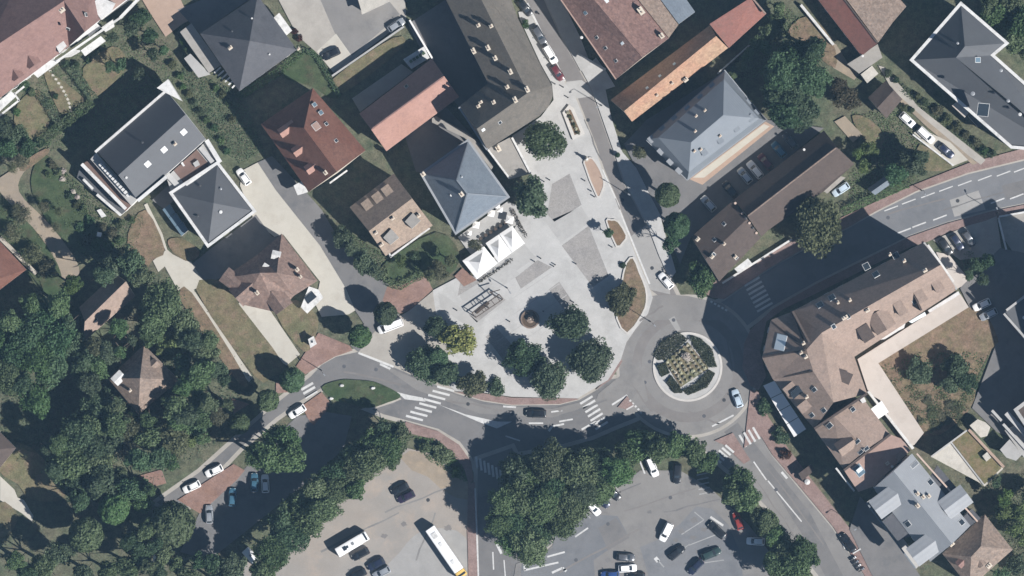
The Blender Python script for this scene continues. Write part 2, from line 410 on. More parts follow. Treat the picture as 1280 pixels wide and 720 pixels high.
class Building:
    def __init__(self, name, label, faces, eave, roof, wall='w_cream', over=0.45, cat='house', group=None, thick=0.22, windows=True, openwall=True, gable=None):
        """faces: roof planes as lists of (px, py, height)"""
        HS, RS = 1.2, 1.42
        e0 = eave
        self.zm = lambda z: z * HS if z <= e0 else e0 * HS + (z - e0) * HS * RS
        faces = [[(p[0], p[1], self.zm(p[2])) for p in f] for f in faces]
        eave = self.zm(eave)
        self.eave = eave
        pts = [p for f in faces for p in f]
        cx = sum(p[0] for p in pts) / len(pts); cy = sum(p[1] for p in pts) / len(pts)
        base = W(cx, cy, 0)
        self.root = thing(name, base, label, cat, group)
        idx = {}; V = []; F = []
        for f in faces:
            ids = []
            for p in f:
                k = (round(p[0], 1), round(p[1], 1))
                if k not in idx:
                    idx[k] = len(V); V.append(W(p[0], p[1], p[2]))
                ids.append(idx[k])
            if area2([V[i] for i in ids]) < 0: ids.reverse()
            F.append(ids)
        self.V, self.F = V, F
        edges = {}
        for f in F:
            for i in range(len(f)): edges[(f[i], f[(i + 1) % len(f)])] = 1
        bnd = {a: b for (a, b) in edges if (b, a) not in edges}
        start = next(iter(bnd)); loop = [start]; cur = bnd[start]
        while cur != start and len(loop) < 99:
            loop.append(cur); cur = bnd[cur]
        self.loop = loop
        zb = eave - thick
        n = len(V)
        verts = [v.copy() for v in V] + [Vector((V[i].x, V[i].y, zb)) for i in loop]
        fs = [list(f) for f in F]; fm = [0] * len(F)
        L = len(loop)
        for k in range(L):
            a, b = loop[k], loop[(k + 1) % L]
            fs.append([a, n + k, n + (k + 1) % L, b])
            fm.append(1 if max(V[a].z, V[b].z) > eave + 0.4 else 2)
        fs.append([n + k for k in reversed(range(L))]); fm.append(2)
        self.roof = mk('roof', verts, fs, [MT[roof], MT[gable or wall], MT['frame']], self.root, fm)
        foot = [Vector((V[i].x, V[i].y)) for i in loop]
        inner = offset(foot, over)
        self.foot = foot
        m = len(inner)
        wv = [(p.x, p.y, zb + 0.05) for p in inner] + [(p.x, p.y, -0.1) for p in inner]
        wf = [[i, m + i, m + (i + 1) % m, (i + 1) % m] for i in range(m)] + [list(range(m))]
        self.wall = mk('wall', wv, wf, MT[wall], self.root)
        lens = [((inner[(i + 1) % m] - inner[i]).length, i) for i in range(m)]
        li = max(lens)[1]
        d = (inner[(li + 1) % m] - inner[li]).normalized()
        self.axis = math.atan2(d.y, d.x)
        if windows:
            floors = max(1, int((eave - 0.4) // 2.9))
            for ln, i in lens:
                if ln < 2.6: continue
                a, b = inner[i], inner[(i + 1) % m]
                dd = (b - a) / ln; ang = math.atan2(dd.y, dd.x)
                k = max(1, int(ln / 3.3))
                for fl in range(floors):
                    z = 1.55 + fl * 2.9
                    for j in range(k):
                        p = a + dd * (ln * (j + 0.5) / k)
                        q = Vector((p.x, p.y, 0)) - base
                        if fl == 0 and i == li and j == k // 2:
                            inst('door', DOOR, self.root, (q.x, q.y, 0.05), (0, 0, ang))
                        else:
                            inst('window', WIN, self.root, (q.x, q.y, z), (0, 0, ang))

    def plane(self, px, py):
        """roof point, slope normal under a pixel"""
        for it in range(2):
            z = self.eave + 1.0 if it == 0 else P.z
            q = W(px, py, z)
            P = None
            for f in self.F:
                v = [self.V[i] for i in f]
                ins = all((v[(i + 1) % len(v)].x - v[i].x) * (q.y - v[i].y) - (v[(i + 1) % len(v)].y - v[i].y) * (q.x - v[i].x) > -0.3 for i in range(len(v)))
                if not ins: continue
                for j in range(1, len(v) - 1):
                    nn = (v[j] - v[0]).cross(v[j + 1] - v[0])
                    if nn.length > 1e-3: break
                nn.normalize()
                if nn.z < 0: nn = -nn
                zz = v[0].z - (nn.x * (q.x - v[0].x) + nn.y * (q.y - v[0].y)) / nn.z
                P = Vector((q.x, q.y, zz)); N = nn
                break
            if P is None:
                P = Vector((q.x, q.y, self.eave + 0.3)); N = Vector((0, 0, 1))
        return P, N

    def frame_at(self, px, py):
        P, N = self.plane(px, py)
        if N.z > 0.995:
            u = Vector((math.cos(self.axis), math.sin(self.axis), 0))
        else:
            u = Vector((0, 0, 1)).cross(N).normalized()
        v = N.cross(u).normalized()
        return P, N, u, v

    def skylight(self, px, py, w=0.9, h=1.1, mat='glass', label=None):
        P, N, u, v = self.frame_at(px, py)
        s = obox('skylight', P, u, v, N, w, h, -0.05, 0.10, MT['frame'], self.root)
        obox('pane', P, u, v, N, w - 0.16, h - 0.16, 0.07, 0.125, MT[mat], s)
        return s

    def vent(self, px, py, r=0.22, h=0.7, mat='white'):
        P, N, u, v = self.frame_at(px, py)
        vv = []; f = []; n = 10
        prof = [(r * 0.55, -0.2), (r * 0.55, h * 0.75), (r, h * 0.75), (r, h * 0.92), (r * 0.5, h)]
        for rr, z in prof:
            for k in range(n):
                a = k * 2 * math.pi / n
                vv.append(P + Vector((rr * math.cos(a), rr * math.sin(a), z)))
        for k in range(len(prof) - 1):
            for j in range(n): f.append([k * n + j, k * n + (j + 1) % n, (k + 1) * n + (j + 1) % n, (k + 1) * n + j])
        f.append([4 * n + j for j in range(n)])
        return mk('roof_vent', vv, f, MT[mat], self.root)

    def chimney(self, px, py, w=0.7, l=1.1, h=1.5, mat='stone'):
        P, N = self.plane(px, py)
        u = Vector((math.cos(self.axis), math.sin(self.axis), 0)); v = Vector((-u.y, u.x, 0)); z = Vector((0, 0, 1))
        P = Vector((P.x, P.y, P.z))
        vv = []; f = []; fm = []
        def bx(c, du, dv, z0, z1, m):
            k = len(vv)
            for zz in (z0, z1):
                for a, b in ((-1, -1), (1, -1), (1, 1), (-1, 1)): vv.append(c + u * (a * du / 2) + v * (b * dv / 2) + z * zz)
            f.extend([[k + 3, k + 2, k + 1, k], [k + 4, k + 5, k + 6, k + 7], [k, k + 1, k + 5, k + 4], [k + 1, k + 2, k + 6, k + 5], [k + 2, k + 3, k + 7, k + 6], [k + 3, k, k + 4, k + 7]])
            fm.extend([m] * 6)
        bx(P, l, w, -1.0, h, 0)
        bx(P, l + 0.2, w + 0.2, h, h + 0.12, 1)
        for s in (-0.25, 0.25): bx(P + u * (l * s), 0.24, 0.24, h + 0.12, h + 0.5, 2)
        return mk('chimney', vv, f, [MT[mat], MT['w_cream'], MT['tan']], self.root, fm)

    def dormer(self, px, py, fx, fy, w=1.6, d=2.2, h=1.5, roof=None, kind='gable', wall='w_white', rise=0.6):
        """px,py: middle of the front; fx,fy: pixel direction it faces"""
        P, N = self.plane(px, py)
        fd = Vector((fx, -fy, 0)).normalized(); sd = Vector((-fd.y, fd.x, 0)); z = Vector((0, 0, 1))
        a = [P + sd * (s * w / 2) + fd * 0.0 + z * k for k in (-0.6, h) for s in (-1, 1)]
        b = [q - fd * d for q in a]
        vv = a + b
        vv = [a[0], a[1], a[3], a[2], b[0], b[1], b[3], b[2]]
        f = [[0, 1, 2, 3], [5, 4, 7, 6], [1, 5, 6, 2], [4, 0, 3, 7], [3, 2, 6, 7]]
        dm = mk('dormer', vv, f, MT[wall], self.root)
        e = 0.18
        A = P + fd * 0.2 + z * (h + 0.01); B = P - fd * d + z * (h + 0.01)
        hw = w / 2 + e
        rm = MT[roof] if roof else self.roof.data.materials[0]
        if kind == 'gable':
            r = rise
            vv = [A - sd * hw, A + z * r, A + sd * hw, B - sd * hw, B + z * r, B + sd * hw]
            vv += [p + z * -0.09 for p in (vv[0], vv[2], vv[3], vv[5])]
            f = [[0, 1, 4, 3], [1, 2, 5, 4], [0, 6, 7, 2, 1], [3, 4, 5, 9, 8], [0, 3, 8, 6], [2, 7, 9, 5], [6, 8, 9, 7]]
        else:
            r = rise
            vv = [A - sd * hw, A + sd * hw, B + sd * hw + z * r, B - sd * hw + z * r]
            vv += [p - z * 0.12 for p in vv]
            f = [[0, 1, 2, 3], [7, 6, 5, 4], [0, 4, 5, 1], [1, 5, 6, 2], [2, 6, 7, 3], [3, 7, 4, 0]]
        mk('dormer_roof', vv, f, rm, dm)
        c = P + z * (h * 0.5)
        obox('window', c, sd, z, fd, w * 0.7, h * 0.75, -0.02, 0.05, MT['glass'], dm)
        return dm

    def slab(self, name, pts, z0, z1, mat, side=None):
        return prism(name, pts, self.zm(z0), self.zm(z1), MT[mat], self.root, MT[side] if side else None)

    def ring(self, name, width, z0, z1, mat, grow=0.0, pts=None):
        """coping round an outline"""
        z0, z1 = self.zm(z0), self.zm(z1)
        if pts is not None: o = [Vector(p[:2]) for p in ccw([W(x, y, z1) for x, y in pts])]
        else: o = self.foot
        o = offset(o, -grow); i = offset(o, width); n = len(o)
        v = [(p.x, p.y, z1) for p in o] + [(p.x, p.y, z1) for p in i] + [(p.x, p.y, z0) for p in o] + [(p.x, p.y, z0) for p in i]
        f = []
        for k in range(n):
            j = (k + 1) % n
            f += [[k, j, n + j, n + k], [2 * n + k, 2 * n + j, j, k], [n + k, n + j, 3 * n + j, 3 * n + k], [2 * n + j, 2 * n + k, 3 * n + k, 3 * n + j]]
        return mk(name, v, f, MT[mat], self.root)

    def bar(self, name, a, b, w, z0, z1, mat):
        z0, z1 = self.zm(z0), self.zm(z1)
        A = W(a[0], a[1], z1); B = W(b[0], b[1], z1)
        d = (B - A).normalized(); n = Vector((-d.y, d.x, 0)) * w / 2
        q = [A - n, B - n, B + n, A + n]
        v = [(p.x, p.y, z1) for p in q] + [(p.x, p.y, z0) for p in q]
        return mk(name, v, [[0, 1, 2, 3], [7, 6, 5, 4], [0, 4, 5, 1], [1, 5, 6, 2], [2, 6, 7, 3], [3, 7, 4, 0]], MT[mat], self.root)

def gable(a, b, c, d, e, r):
    """gable planes over a quad a-b-c-d; ridge joins the middles of a-d and b-c"""
    m1 = ((a[0] + d[0]) / 2, (a[1] + d[1]) / 2); m2 = ((b[0] + c[0]) / 2, (b[1] + c[1]) / 2)
    return [[(*a, e), (*b, e), (*m2, r), (*m1, r)], [(*m1, r), (*m2, r), (*c, e), (*d, e)]]

def flat(pts, z):
    return [[(x, y, z) for x, y in pts]]

def hip(c, r1, r2, e, r):
    """hip planes: corners a,b,c,d; ridge end r1 serves edges d-a, r2 serves b-c"""
    a, b, c_, d = c
    if r1 == r2:
        return [[(*a, e), (*b, e), (*r1, r)], [(*b, e), (*c_, e), (*r1, r)], [(*c_, e), (*d, e), (*r1, r)], [(*d, e), (*a, e), (*r1, r)]]
    return [[(*a, e), (*b, e), (*r2, r), (*r1, r)], [(*b, e), (*c_, e), (*r2, r)], [(*c_, e), (*d, e), (*r1, r), (*r2, r)], [(*d, e), (*a, e), (*r1, r)]]

# ------------------------------------------------------------------ foliage kit
def leaf_mesh(name, pts, nrm, size, rng, jit=0.7):
    n = len(pts)
    d = nrm + rng.normal(0, jit, (n, 3)); d /= np.linalg.norm(d, axis=1)[:, None] + 1e-9
    t = rng.normal(0, 1, (n, 3)); t -= d * (t * d).sum(1)[:, None]; t /= np.linalg.norm(t, axis=1)[:, None] + 1e-9
    b = np.cross(d, t)
    s = (size * rng.uniform(0.6, 1.35, n))[:, None]
    q = np.stack([pts - t * s * 0.6, pts - b * s * 0.38, pts + t * s * 0.6, pts + b * s * 0.38], 1).reshape(-1, 3)
    me = bpy.data.meshes.new(name)
    me.vertices.add(4 * n); me.vertices.foreach_set("co", q.ravel().astype(np.float32))
    me.loops.add(4 * n); me.loops.foreach_set("vertex_index", np.arange(4 * n, dtype=np.int32))
    me.polygons.add(n); me.polygons.foreach_set("loop_start", np.arange(0, 4 * n, 4, dtype=np.int32))
    me.polygons.foreach_set("loop_total", np.full(n, 4, dtype=np.int32))
    me.update()
    return me

def crown_mesh(name, r, hgt, n_leaf, lobes, leaf, seed, ragged=0.34):
    """crown of leaf blades on many clumps; z=0 is the crown's bottom"""
    rng = np.random.default_rng(seed)
    P = []; N = []
    cl = []
    for k in range(lobes):
        a = rng.uniform(0, 2 * math.pi); u = rng.uniform(-0.75, 1.0); rad = math.sqrt(max(0.0, 1 - u * u)) * rng.uniform(0.55, 1.0) ** 0.5
        lr = rng.uniform(0.22, 0.40)
        rr = max(0.0, (1 - lr * 0.75)) * (1 + rng.uniform(-ragged, ragged * 0.55))
        cl.append((rad * rr * math.cos(a), rad * rr * math.sin(a), u * 0.82 * rng.uniform(0.7, 1.05), lr))
    cl.append((0, 0, 0.1, 0.62))
    wts = np.array([c[3] ** 2 for c in cl]); wts /= wts.sum()
    cnt = rng.multinomial(n_leaf, wts)
    for (x, y, z, lr), c in zip(cl, cnt):
        d = rng.normal(0, 1, (c, 3)); d[:, 2] = np.abs(d[:, 2]) * 0.9 - 0.25 * np.abs(rng.normal(0, 1, c)); d /= np.linalg.norm(d, axis=1)[:, None]
        rad = lr * rng.uniform(0.55, 1.08, c)[:, None]
        P.append(np.array([x, y, z]) + d * rad); N.append(d)
    P = np.concatenate(P); N = np.concatenate(N)
    P[:, :2] *= r; P[:, 2] = (P[:, 2] + 1) * 0.5 * hgt
    return leaf_mesh(name, P, N, leaf, rng)

def ball_mesh(name, r, hgt, n_leaf, leaf, seed):
    """dense clipped crown, nearly even outline"""
    rng = np.random.default_rng(seed)
    d = rng.normal(0, 1, (n_leaf, 3)); d /= np.linalg.norm(d, axis=1)[:, None]
    k = 1 + 0.05 * np.sin(d[:, 0] * 7 + seed) * np.cos(d[:, 1] * 6) + 0.04 * np.sin(d[:, 2] * 9 + d[:, 0] * 11)
    rad = (k * rng.uniform(0.86, 1.02, n_leaf))[:, None]
    P = d * rad; P[:, :2] *= r; P[:, 2] = (P[:, 2] + 1) * 0.5 * hgt
    return leaf_mesh(name, P, d, leaf, rng, 0.6)

CROWNS = {}
for cls, r, hg, n, lo, lf, cnt in (('L', 5.2, 8.0, 9000, 60, 0.54, 6), ('M', 3.4, 5.6, 4600, 36, 0.46, 6), ('S', 1.7, 2.4, 1300, 18, 0.30, 5)):
    CROWNS[cls] = [(crown_mesh(f'crown_{cls}{k}', r, hg, n, lo, lf, 11 * k + len(cls) + int(r * 10)), r, hg) for k in range(cnt)]
CROWNS['B'] = [(ball_mesh(f'ball_{k}', 2.8, 7.0, 7500, 0.40, 40 + k), 2.8, 7.0) for k in range(3)]
CROWNS['W'] = [(crown_mesh(f'wispy_{k}', 3.2, 5.5, 1500, 40, 0.34, 60 + k, 0.4), 3.2, 5.5) for k in range(2)]

def trunk_mesh(name, h, r, seed):
    rng = random.Random(seed)
    v = []; f = []
    def tube(a, b, r0, r1, n=7):
        a = Vector(a); b = Vector(b); d = (b - a).normalized()
        u = d.cross(Vector((0.3, 1, 0.1))).normalized(); w = d.cross(u); k = len(v)
        for p, rr in ((a, r0), (a.lerp(b, 0.5) + u * rr_j(rng, r0), (r0 + r1) / 2), (b, r1)):
            for j in range(n):
                t = j * 2 * math.pi / n
                v.append(p + u * (rr * math.cos(t)) + w * (rr * math.sin(t)))
        for s in range(2):
            for j in range(n): f.append([k + s * n + j, k + s * n + (j + 1) % n, k + (s + 1) * n + (j + 1) % n, k + (s + 1) * n + j])
    def rr_j(rng, r0): return rng.uniform(-0.5, 0.5) * r0
    tube((0, 0, -0.2), (0, 0, h * 0.5), r * 1.3, r * 0.8)
    for k in range(5):
        a = k * 1.257 + rng.uniform(-0.3, 0.3); z = h * rng.uniform(0.4, 0.5)
        tube((0, 0, z), (math.cos(a) * h * 0.22, math.sin(a) * h * 0.22, h * rng.uniform(0.72, 0.9)), r * 0.5, r * 0.12, 5)
    me = bpy.data.meshes.new(name); me.from_pydata([tuple(x) for x in v], [], f); me.materials.append(MT['bark'])
    return me
TRUNKS = [trunk_mesh(f'trunk_{k}', 8.0, 0.22, k) for k in range(3)]

CROWN_OF = {}
def crown_for(cls, k, mat):
    key = (cls, k, mat)
    if key not in CROWN_OF:
        me, r, h = CROWNS[cls][k]
        m2 = me.copy(); m2.materials.clear(); m2.materials.append(MT[mat])
        CROWN_OF[key] = (m2, r, h)
    return CROWN_OF[key]

TREE_N = [0]
def tree(px, py, rpx, label, mat='f_mid', group=None, h=None, cls=None, name='tree', cat='tree', squash=1.0):
    """px,py,rpx: the crown as the photograph shows it; h total height"""
    rm = rpx * S
    if cls is None: cls = 'L' if rm > 4.0 else ('M' if rm > 2.2 else 'S')
    TREE_N[0] += 1; i = TREE_N[0]
    k = i % len(CROWNS[cls])
    me, r, ch = crown_for(cls, k, mat)
    if h is None: h = {'L': 11.5, 'M': 8.5, 'S': 3.2, 'B': 10.0, 'W': 8.0}[cls] * (0.85 + 0.3 * ((i * 37) % 10) / 10)
    f = rm / r
    zs = f * squash
    hc = min(ch * zs, h * 0.86)
    zs = hc / ch
    base_z = h - hc
    loc = W(px, py, h * 0.6); loc.z = 0.0
    t = thing(name, loc, label, cat, group, rz=(i * 2.399) % 6.283)
    sx = 1.0 + 0.13 * math.sin(i * 1.7) * (cls != 'B'); sy = 1.0 - 0.11 * math.sin(i * 1.7 + 0.6) * (cls != 'B')
    c = inst('crown', me, t, (0, 0, base_z), (0, 0, 0), (f * sx, f * sy, zs))
    ts = (h * 0.95) / 8.0
    inst('trunk', TRUNKS[i % 3], t, (0, 0, 0), (0, 0, 0), (ts * 1.0, ts * 1.0, ts * 0.9))
    return t

def shrub(px, py, rpx, label, mat='f_mid', group=None, h=None, name='shrub', cat='shrub', cls='S'):
    rm = rpx * S
    TREE_N[0] += 1; i = TREE_N[0]
    k = i % len(CROWNS[cls])
    me, r, ch = crown_for(cls, k, mat)
    f = rm / r
    if h is None: h = min(2.6, 1.5 * rm)
    loc = W(px, py, h * 0.5); loc.z = -0.15 * h
    o = inst(name, me, None, loc, (0, 0, (i * 2.399) % 6.283), (f, f, h * 1.15 / ch))
    return tag(o, label, cat, group)

def hedge(pts, w, h, label, mat='f_dark', group=None, name='hedge', dens=26, leaf=0.26):
    """clipped hedge along a pixel polyline"""
    rng = np.random.default_rng(len(label) + int(pts[0][0]))
    P = []; N = []
    o = W(pts[0][0], pts[0][1], 0)
    for a, b in zip(pts[:-1], pts[1:]):
        A = np.array(W(a[0], a[1], h * 0.5)); B = np.array(W(b[0], b[1], h * 0.5)); A[2] = B[2] = 0
        L = np.linalg.norm(B - A); d = (B - A) / L; nrm = np.array([-d[1], d[0], 0])
        n = int(L * (w + 2 * h) * dens)
        t = rng.uniform(-0.02, 1.02, n); s = rng.uniform(0, w + 2 * h, n)
        wob = 1 + 0.10 * np.sin(t * L * 1.7) + 0.08 * np.sin(t * L * 4.1 + 1)
        off = np.where(s < h, -w / 2, np.where(s < h + w, s - h - w / 2, w / 2)) * wob
        z = np.where(s < h, s, np.where(s < h + w, h, 2 * h + w - s)) * wob
        nn = np.zeros((n, 3)); nn[s < h] = -nrm; nn[(s >= h) & (s < h + w)] = (0, 0, 1); nn[s >= h + w] = nrm
        p = A + d * (t * L)[:, None] + nrm * off[:, None]; p[:, 2] = z
        p += rng.normal(0, 0.07, (n, 3))
        P.append(p); N.append(nn)
    P = np.concatenate(P) - np.array(o); N = np.concatenate(N)
    me = leaf_mesh(name, P, N, leaf, rng, 0.6); me.materials.append(MT[mat])
    ob = inst(name, me, None, o)
    return tag(ob, label, 'hedge', group)

def patch_leaves(name, pts, n, hmax, label, mat, leaf=0.3, kind='stuff', parent=None, z0=0.0, seed=1):
    """low ground cover inside a pixel polygon"""
    rng = np.random.default_rng(seed)
    Q = [W(x, y, z0) for x, y in pts]
    xs = [q.x for q in Q]; ys = [q.y for q in Q]; out = []
    def inside(x, y):
        c = False; j = len(Q) - 1
        for i in range(len(Q)):
            if (Q[i].y > y) != (Q[j].y > y) and x < (Q[j].x - Q[i].x) * (y - Q[i].y) / (Q[j].y - Q[i].y) + Q[i].x: c = not c
            j = i
        return c
    while len(out) < n:
        x, y = rng.uniform(min(xs), max(xs)), rng.uniform(min(ys), max(ys))
        if inside(x, y):
            b = 0.5 + 0.5 * math.sin(x * 1.1 + 2 * math.sin(y * 0.7)) * math.cos(y * 1.3)
            out.append((x, y, z0 + rng.uniform(0.02, hmax) * (0.3 + 0.7 * b)))
    P = np.array(out); N = np.zeros_like(P); N[:, 2] = 1
    off = origin(parent) if parent is not None else Vector((0, 0, 0))
    me = leaf_mesh(name, P - np.array(off), N, leaf, rng, 0.9); me.materials.append(MT[mat])
    o = inst(name, me, parent)
    if kind: o["kind"] = kind
    if label: o["label"] = label
    return o

# ------------------------------------------------------------------ vehicle kit
def loft(stations, ring):
    v = []; f = []; n = len(ring(*stations[0][1:]))
    for st in stations:
        for (y, z) in ring(*st[1:]): v.append((st[0], y, z))
    for i in range(len(stations) - 1):
        for j in range(n): f.append([i * n + j, (i + 1) * n + j, (i + 1) * n + (j + 1) % n, i * n + (j + 1) % n])
    f.append(list(range(n))); f.append([(len(stations) - 1) * n + j for j in reversed(range(n))])
    return v, f

def _ring(w, lo, hi):
    return [(-w * 0.88, lo), (-w, lo + 0.2 * (hi - lo)), (-w, hi - 0.22 * (hi - lo)), (-w * 0.93, hi - 0.05), (-w * 0.8, hi), (-w * 0.4, hi + 0.02), (0, hi + 0.03), (w * 0.4, hi + 0.02), (w * 0.8, hi), (w * 0.93, hi - 0.05), (w, hi - 0.22 * (hi - lo)), (w, lo + 0.2 * (hi - lo)), (w * 0.88, lo)]

def _mesh(name, v, f, mats, smooth=True):
    me = bpy.data.meshes.new(name); me.from_pydata([tuple(x) for x in v], [], f)
    for m in mats: me.materials.append(m)
    if smooth: me.polygons.foreach_set("use_smooth", [True] * len(me.polygons))
    bm = bmesh.new(); bm.from_mesh(me); bmesh.ops.recalc_face_normals(bm, faces=bm.faces[:])
    if smooth:
        for e in bm.edges:
            if len(e.link_faces) == 2 and e.calc_face_angle(0) > 0.7: e.smooth = False
    bm.to_mesh(me); bm.free()
    return me

def box_mesh(name, x0, x1, y0, y1, z0, z1, mat):
    v = [(x0, y0, z0), (x1, y0, z0), (x1, y1, z0), (x0, y1, z0), (x0, y0, z1), (x1, y0, z1), (x1, y1, z1), (x0, y1, z1)]
    return _mesh(name, v, [[3, 2, 1, 0], [4, 5, 6, 7], [0, 1, 5, 4], [1, 2, 6, 5], [2, 3, 7, 6], [3, 0, 4, 7]], [mat], False)

def wheel_mesh(r, w):
    v = []; f = []; fm = []; n = 18
    for (rr, y) in ((r * 0.62, w / 2), (r * 0.97, w / 2), (r, w * 0.3), (r, -w * 0.3), (r * 0.97, -w / 2), (r * 0.62, -w / 2)):
        for k in range(n):
            a = k * 2 * math.pi / n; v.append((rr * math.cos(a), y, rr * math.sin(a)))
    for s in range(5):
        for k in range(n): f.append([s * n + k, s * n + (k + 1) % n, (s + 1) * n + (k + 1) % n, (s + 1) * n + k]); fm.append(0)
    f.append([k for k in range(n)]); f.append([5 * n + k for k in reversed(range(n))]); fm += [1, 1]
    me = bpy.data.meshes.new("wheel"); me.from_pydata(v, [], f)
    me.materials.append(MT['rubber']); me.materials.append(MT['rim']); me.polygons.foreach_set("material_index", fm)
    return me

class CarKind:
    def __init__(s, L, w, H, belt, hood, cab, top, lo=0.22):
        """cab: x of cabin foot (rear, front); top: x of roof (rear, front)"""
        h = L / 2; w2 = w / 2
        st = [(-h, w2 * 0.80, lo + 0.12, belt * 0.88), (-h + 0.12, w2 * 0.95, lo + 0.02, belt * 0.97), (-h + 0.6, w2, lo, belt), (0, w2, lo, belt), (cab[1] - 0.1, w2, lo, belt),
              (h - 0.75, w2 * 0.97, lo, hood + (belt - hood) * 0.45), (h - 0.22, w2 * 0.88, lo + 0.03, hood * 0.96), (h, w2 * 0.68, lo + 0.12, hood * 0.80)]
        v, f = loft(st, _ring)
        k = len(v)
        bw, tw = w2 * 0.90, w2 * 0.70
        zb = belt - 0.06
        secs = [(cab[0], bw * 0.94, zb), (cab[1], bw * 0.90, zb)]
        tsec = [(top[0], tw * 0.96, H - 0.04), ((top[0] + top[1]) / 2, tw, H), (top[1], tw * 0.92, H - 0.05)]
        C = [(cab[0], -bw * .95, zb), (cab[1], -bw * .90, zb), (cab[1] + .12, 0, zb), (cab[1], bw * .90, zb), (cab[0], bw * .95, zb), (cab[0] - .04, 0, zb)]
        T = [(top[0], -tw * .94, H - .05), (top[1], -tw * .92, H - .06), (top[1] + .1, 0, H - .03), (top[1], tw * .92, H - .06), (top[0], tw * .94, H - .05), (top[0] - .04, 0, H - .02)]
        mid = ((top[0] + top[1]) / 2, 0, H)
        v += C + T + [mid]
        for j in range(6): f.append([k + j, k + (j + 1) % 6, k + 6 + (j + 1) % 6, k + 6 + j])
        for j in range(6): f.append([k + 6 + j, k + 6 + (j + 1) % 6, k + 12])
        s.body = _mesh('body', v, f, [MT['dark']])
        Cv = [Vector(p) for p in C]; Tv = [Vector(p) for p in T]
        def pane(name, lo_, hi_, a=0.06, b=0.94, i0=0.08, i1=0.92):
            # strip of quads between foot points lo_ and top points hi_, a little proud
            n = len(lo_); vv = []; ff = []
            cen = Vector((0, 0, 0.9))
            def at(P, t):
                t = t * (n - 1); j = min(int(t), n - 2); return P[j].lerp(P[j + 1], t - j)
            m = 5
            for r_ in range(2):
                q = a if r_ == 0 else b
                for c in range(m):
                    t = i0 + (i1 - i0) * c / (m - 1)
                    p = at(lo_, t).lerp(at(hi_, t), q)
                    vv.append(p)
            e1 = vv[m - 1] - vv[0]; e2 = vv[m] - vv[0]; nn = e1.cross(e2).normalized()
            if nn.dot(vv[0] + vv[m - 1] - 2 * Vector((sum(cab) / 2, 0, H * 0.7))) < 0: nn = -nn
            base = len(vv)
            vv = [p + nn * 0.018 for p in vv] + [p - nn * 0.03 for p in vv]
            for c in range(m - 1):
                ff.append([c, c + 1, m + c + 1, m + c])
                ff.append([base + c, base + m + c, base + m + c + 1, base + c + 1])
            loop = list(range(m)) + [2 * m - 1 - c for c in range(m)]
            for c in range(2 * m):
                x, y = loop[c], loop[(c + 1) % (2 * m)]
                ff.append([x, base + x, base + y, y])
            return _mesh(name, vv, ff, [MT['glass']])
        s.panes = [pane('windscreen', [Cv[1], Cv[2], Cv[3]], [Tv[1], Tv[2], Tv[3]]),
                   pane('rear_window', [Cv[4], Cv[5], Cv[0]], [Tv[4], Tv[5], Tv[0]], 0.12, 0.9, 0.1, 0.9),
                   pane('side_window', [Cv[0], Cv[1]], [Tv[0], Tv[1]], 0.12, 0.9),
                   pane('side_window', [Cv[3], Cv[4]], [Tv[3], Tv[4]], 0.12, 0.9)]
        r = 0.31 if L < 5.2 else 0.36
        s.wheel = wheel_mesh(r, 0.2)
        s.wpos = [(x, y, r) for x in (-h * 0.60, h * 0.62) for y in (-w2 * 0.90, w2 * 0.90)]
        s.bits = []
        for sy in (-1, 1):
            y0, y1 = sorted((sy * w2 * 0.42, sy * w2 * 0.70))
            s.bits.append(('headlight', box_mesh('headlight', h - 0.34, h - 0.06, y0, y1, hood * 0.70, hood * 0.90, MT['lamp'])))
            y0, y1 = sorted((sy * w2 * 0.52, sy * w2 * 0.84))
            s.bits.append(('tail_light', box_mesh('tail_light', -h - 0.015, -h + 0.1, y0, y1, belt * 0.66, belt * 0.80, MT['tail'])))
            y0, y1 = sorted((sy * (w2 * 0.96), sy * (w2 + 0.15)))
            s.bits.append(('mirror', box_mesh('mirror', cab[1] - 0.32, cab[1] - 0.16, y0, y1, belt + 0.01, belt + 0.15, MT['dark'])))
        s.L = L

CARS = {
    'hatch': CarKind(4.15, 1.78, 1.48, 0.95, 0.84, (-1.92, 0.98), (-1.45, 0.25)),
    'sedan': CarKind(4.55, 1.82, 1.44, 0.93, 0.82, (-1.75, 0.95), (-0.95, 0.20)),
    'estate': CarKind(4.6, 1.84, 1.50, 0.95, 0.84, (-2.15, 0.98), (-1.75, 0.28)),
    'van': CarKind(4.5, 1.86, 1.88, 1.10, 0.98, (-2.18, 1.18), (-2.02, 0.55)),
    'bigvan': CarKind(5.9, 2.05, 2.45, 1.25, 1.12, (-2.86, 2.05), (-2.72, 1.35)),
}
def paint(name, c, metal=0.0, rough=0.28):
    return plain(name, c, rough, metal, 0.5, 0.6)
PAINT = {
    'white': paint('white car paint', (0.74, 0.74, 0.735)), 'silver': paint('silver car paint', (0.42, 0.44, 0.46), 0.5),
    'grey': paint('grey car paint', (0.09, 0.095, 0.105), 0.3), 'black': paint('black car paint', (0.012, 0.013, 0.016)),
    'navy': paint('navy car paint', (0.018, 0.024, 0.05), 0.2), 'blue': paint('blue car paint', (0.03, 0.07, 0.22), 0.2),
    'skyblue': paint('pale blue car paint', (0.52, 0.62, 0.70), 0.2), 'teal': paint('teal car paint', (0.06, 0.15, 0.22), 0.3),
    'red': paint('red car paint', (0.24, 0.035, 0.028)), 'maroon': paint('maroon car paint', (0.10, 0.018, 0.022)),
    'green': paint('dark green car paint', (0.02, 0.04, 0.038)), 'plum': paint('dark plum car paint', (0.03, 0.02, 0.045), 0.2),
}
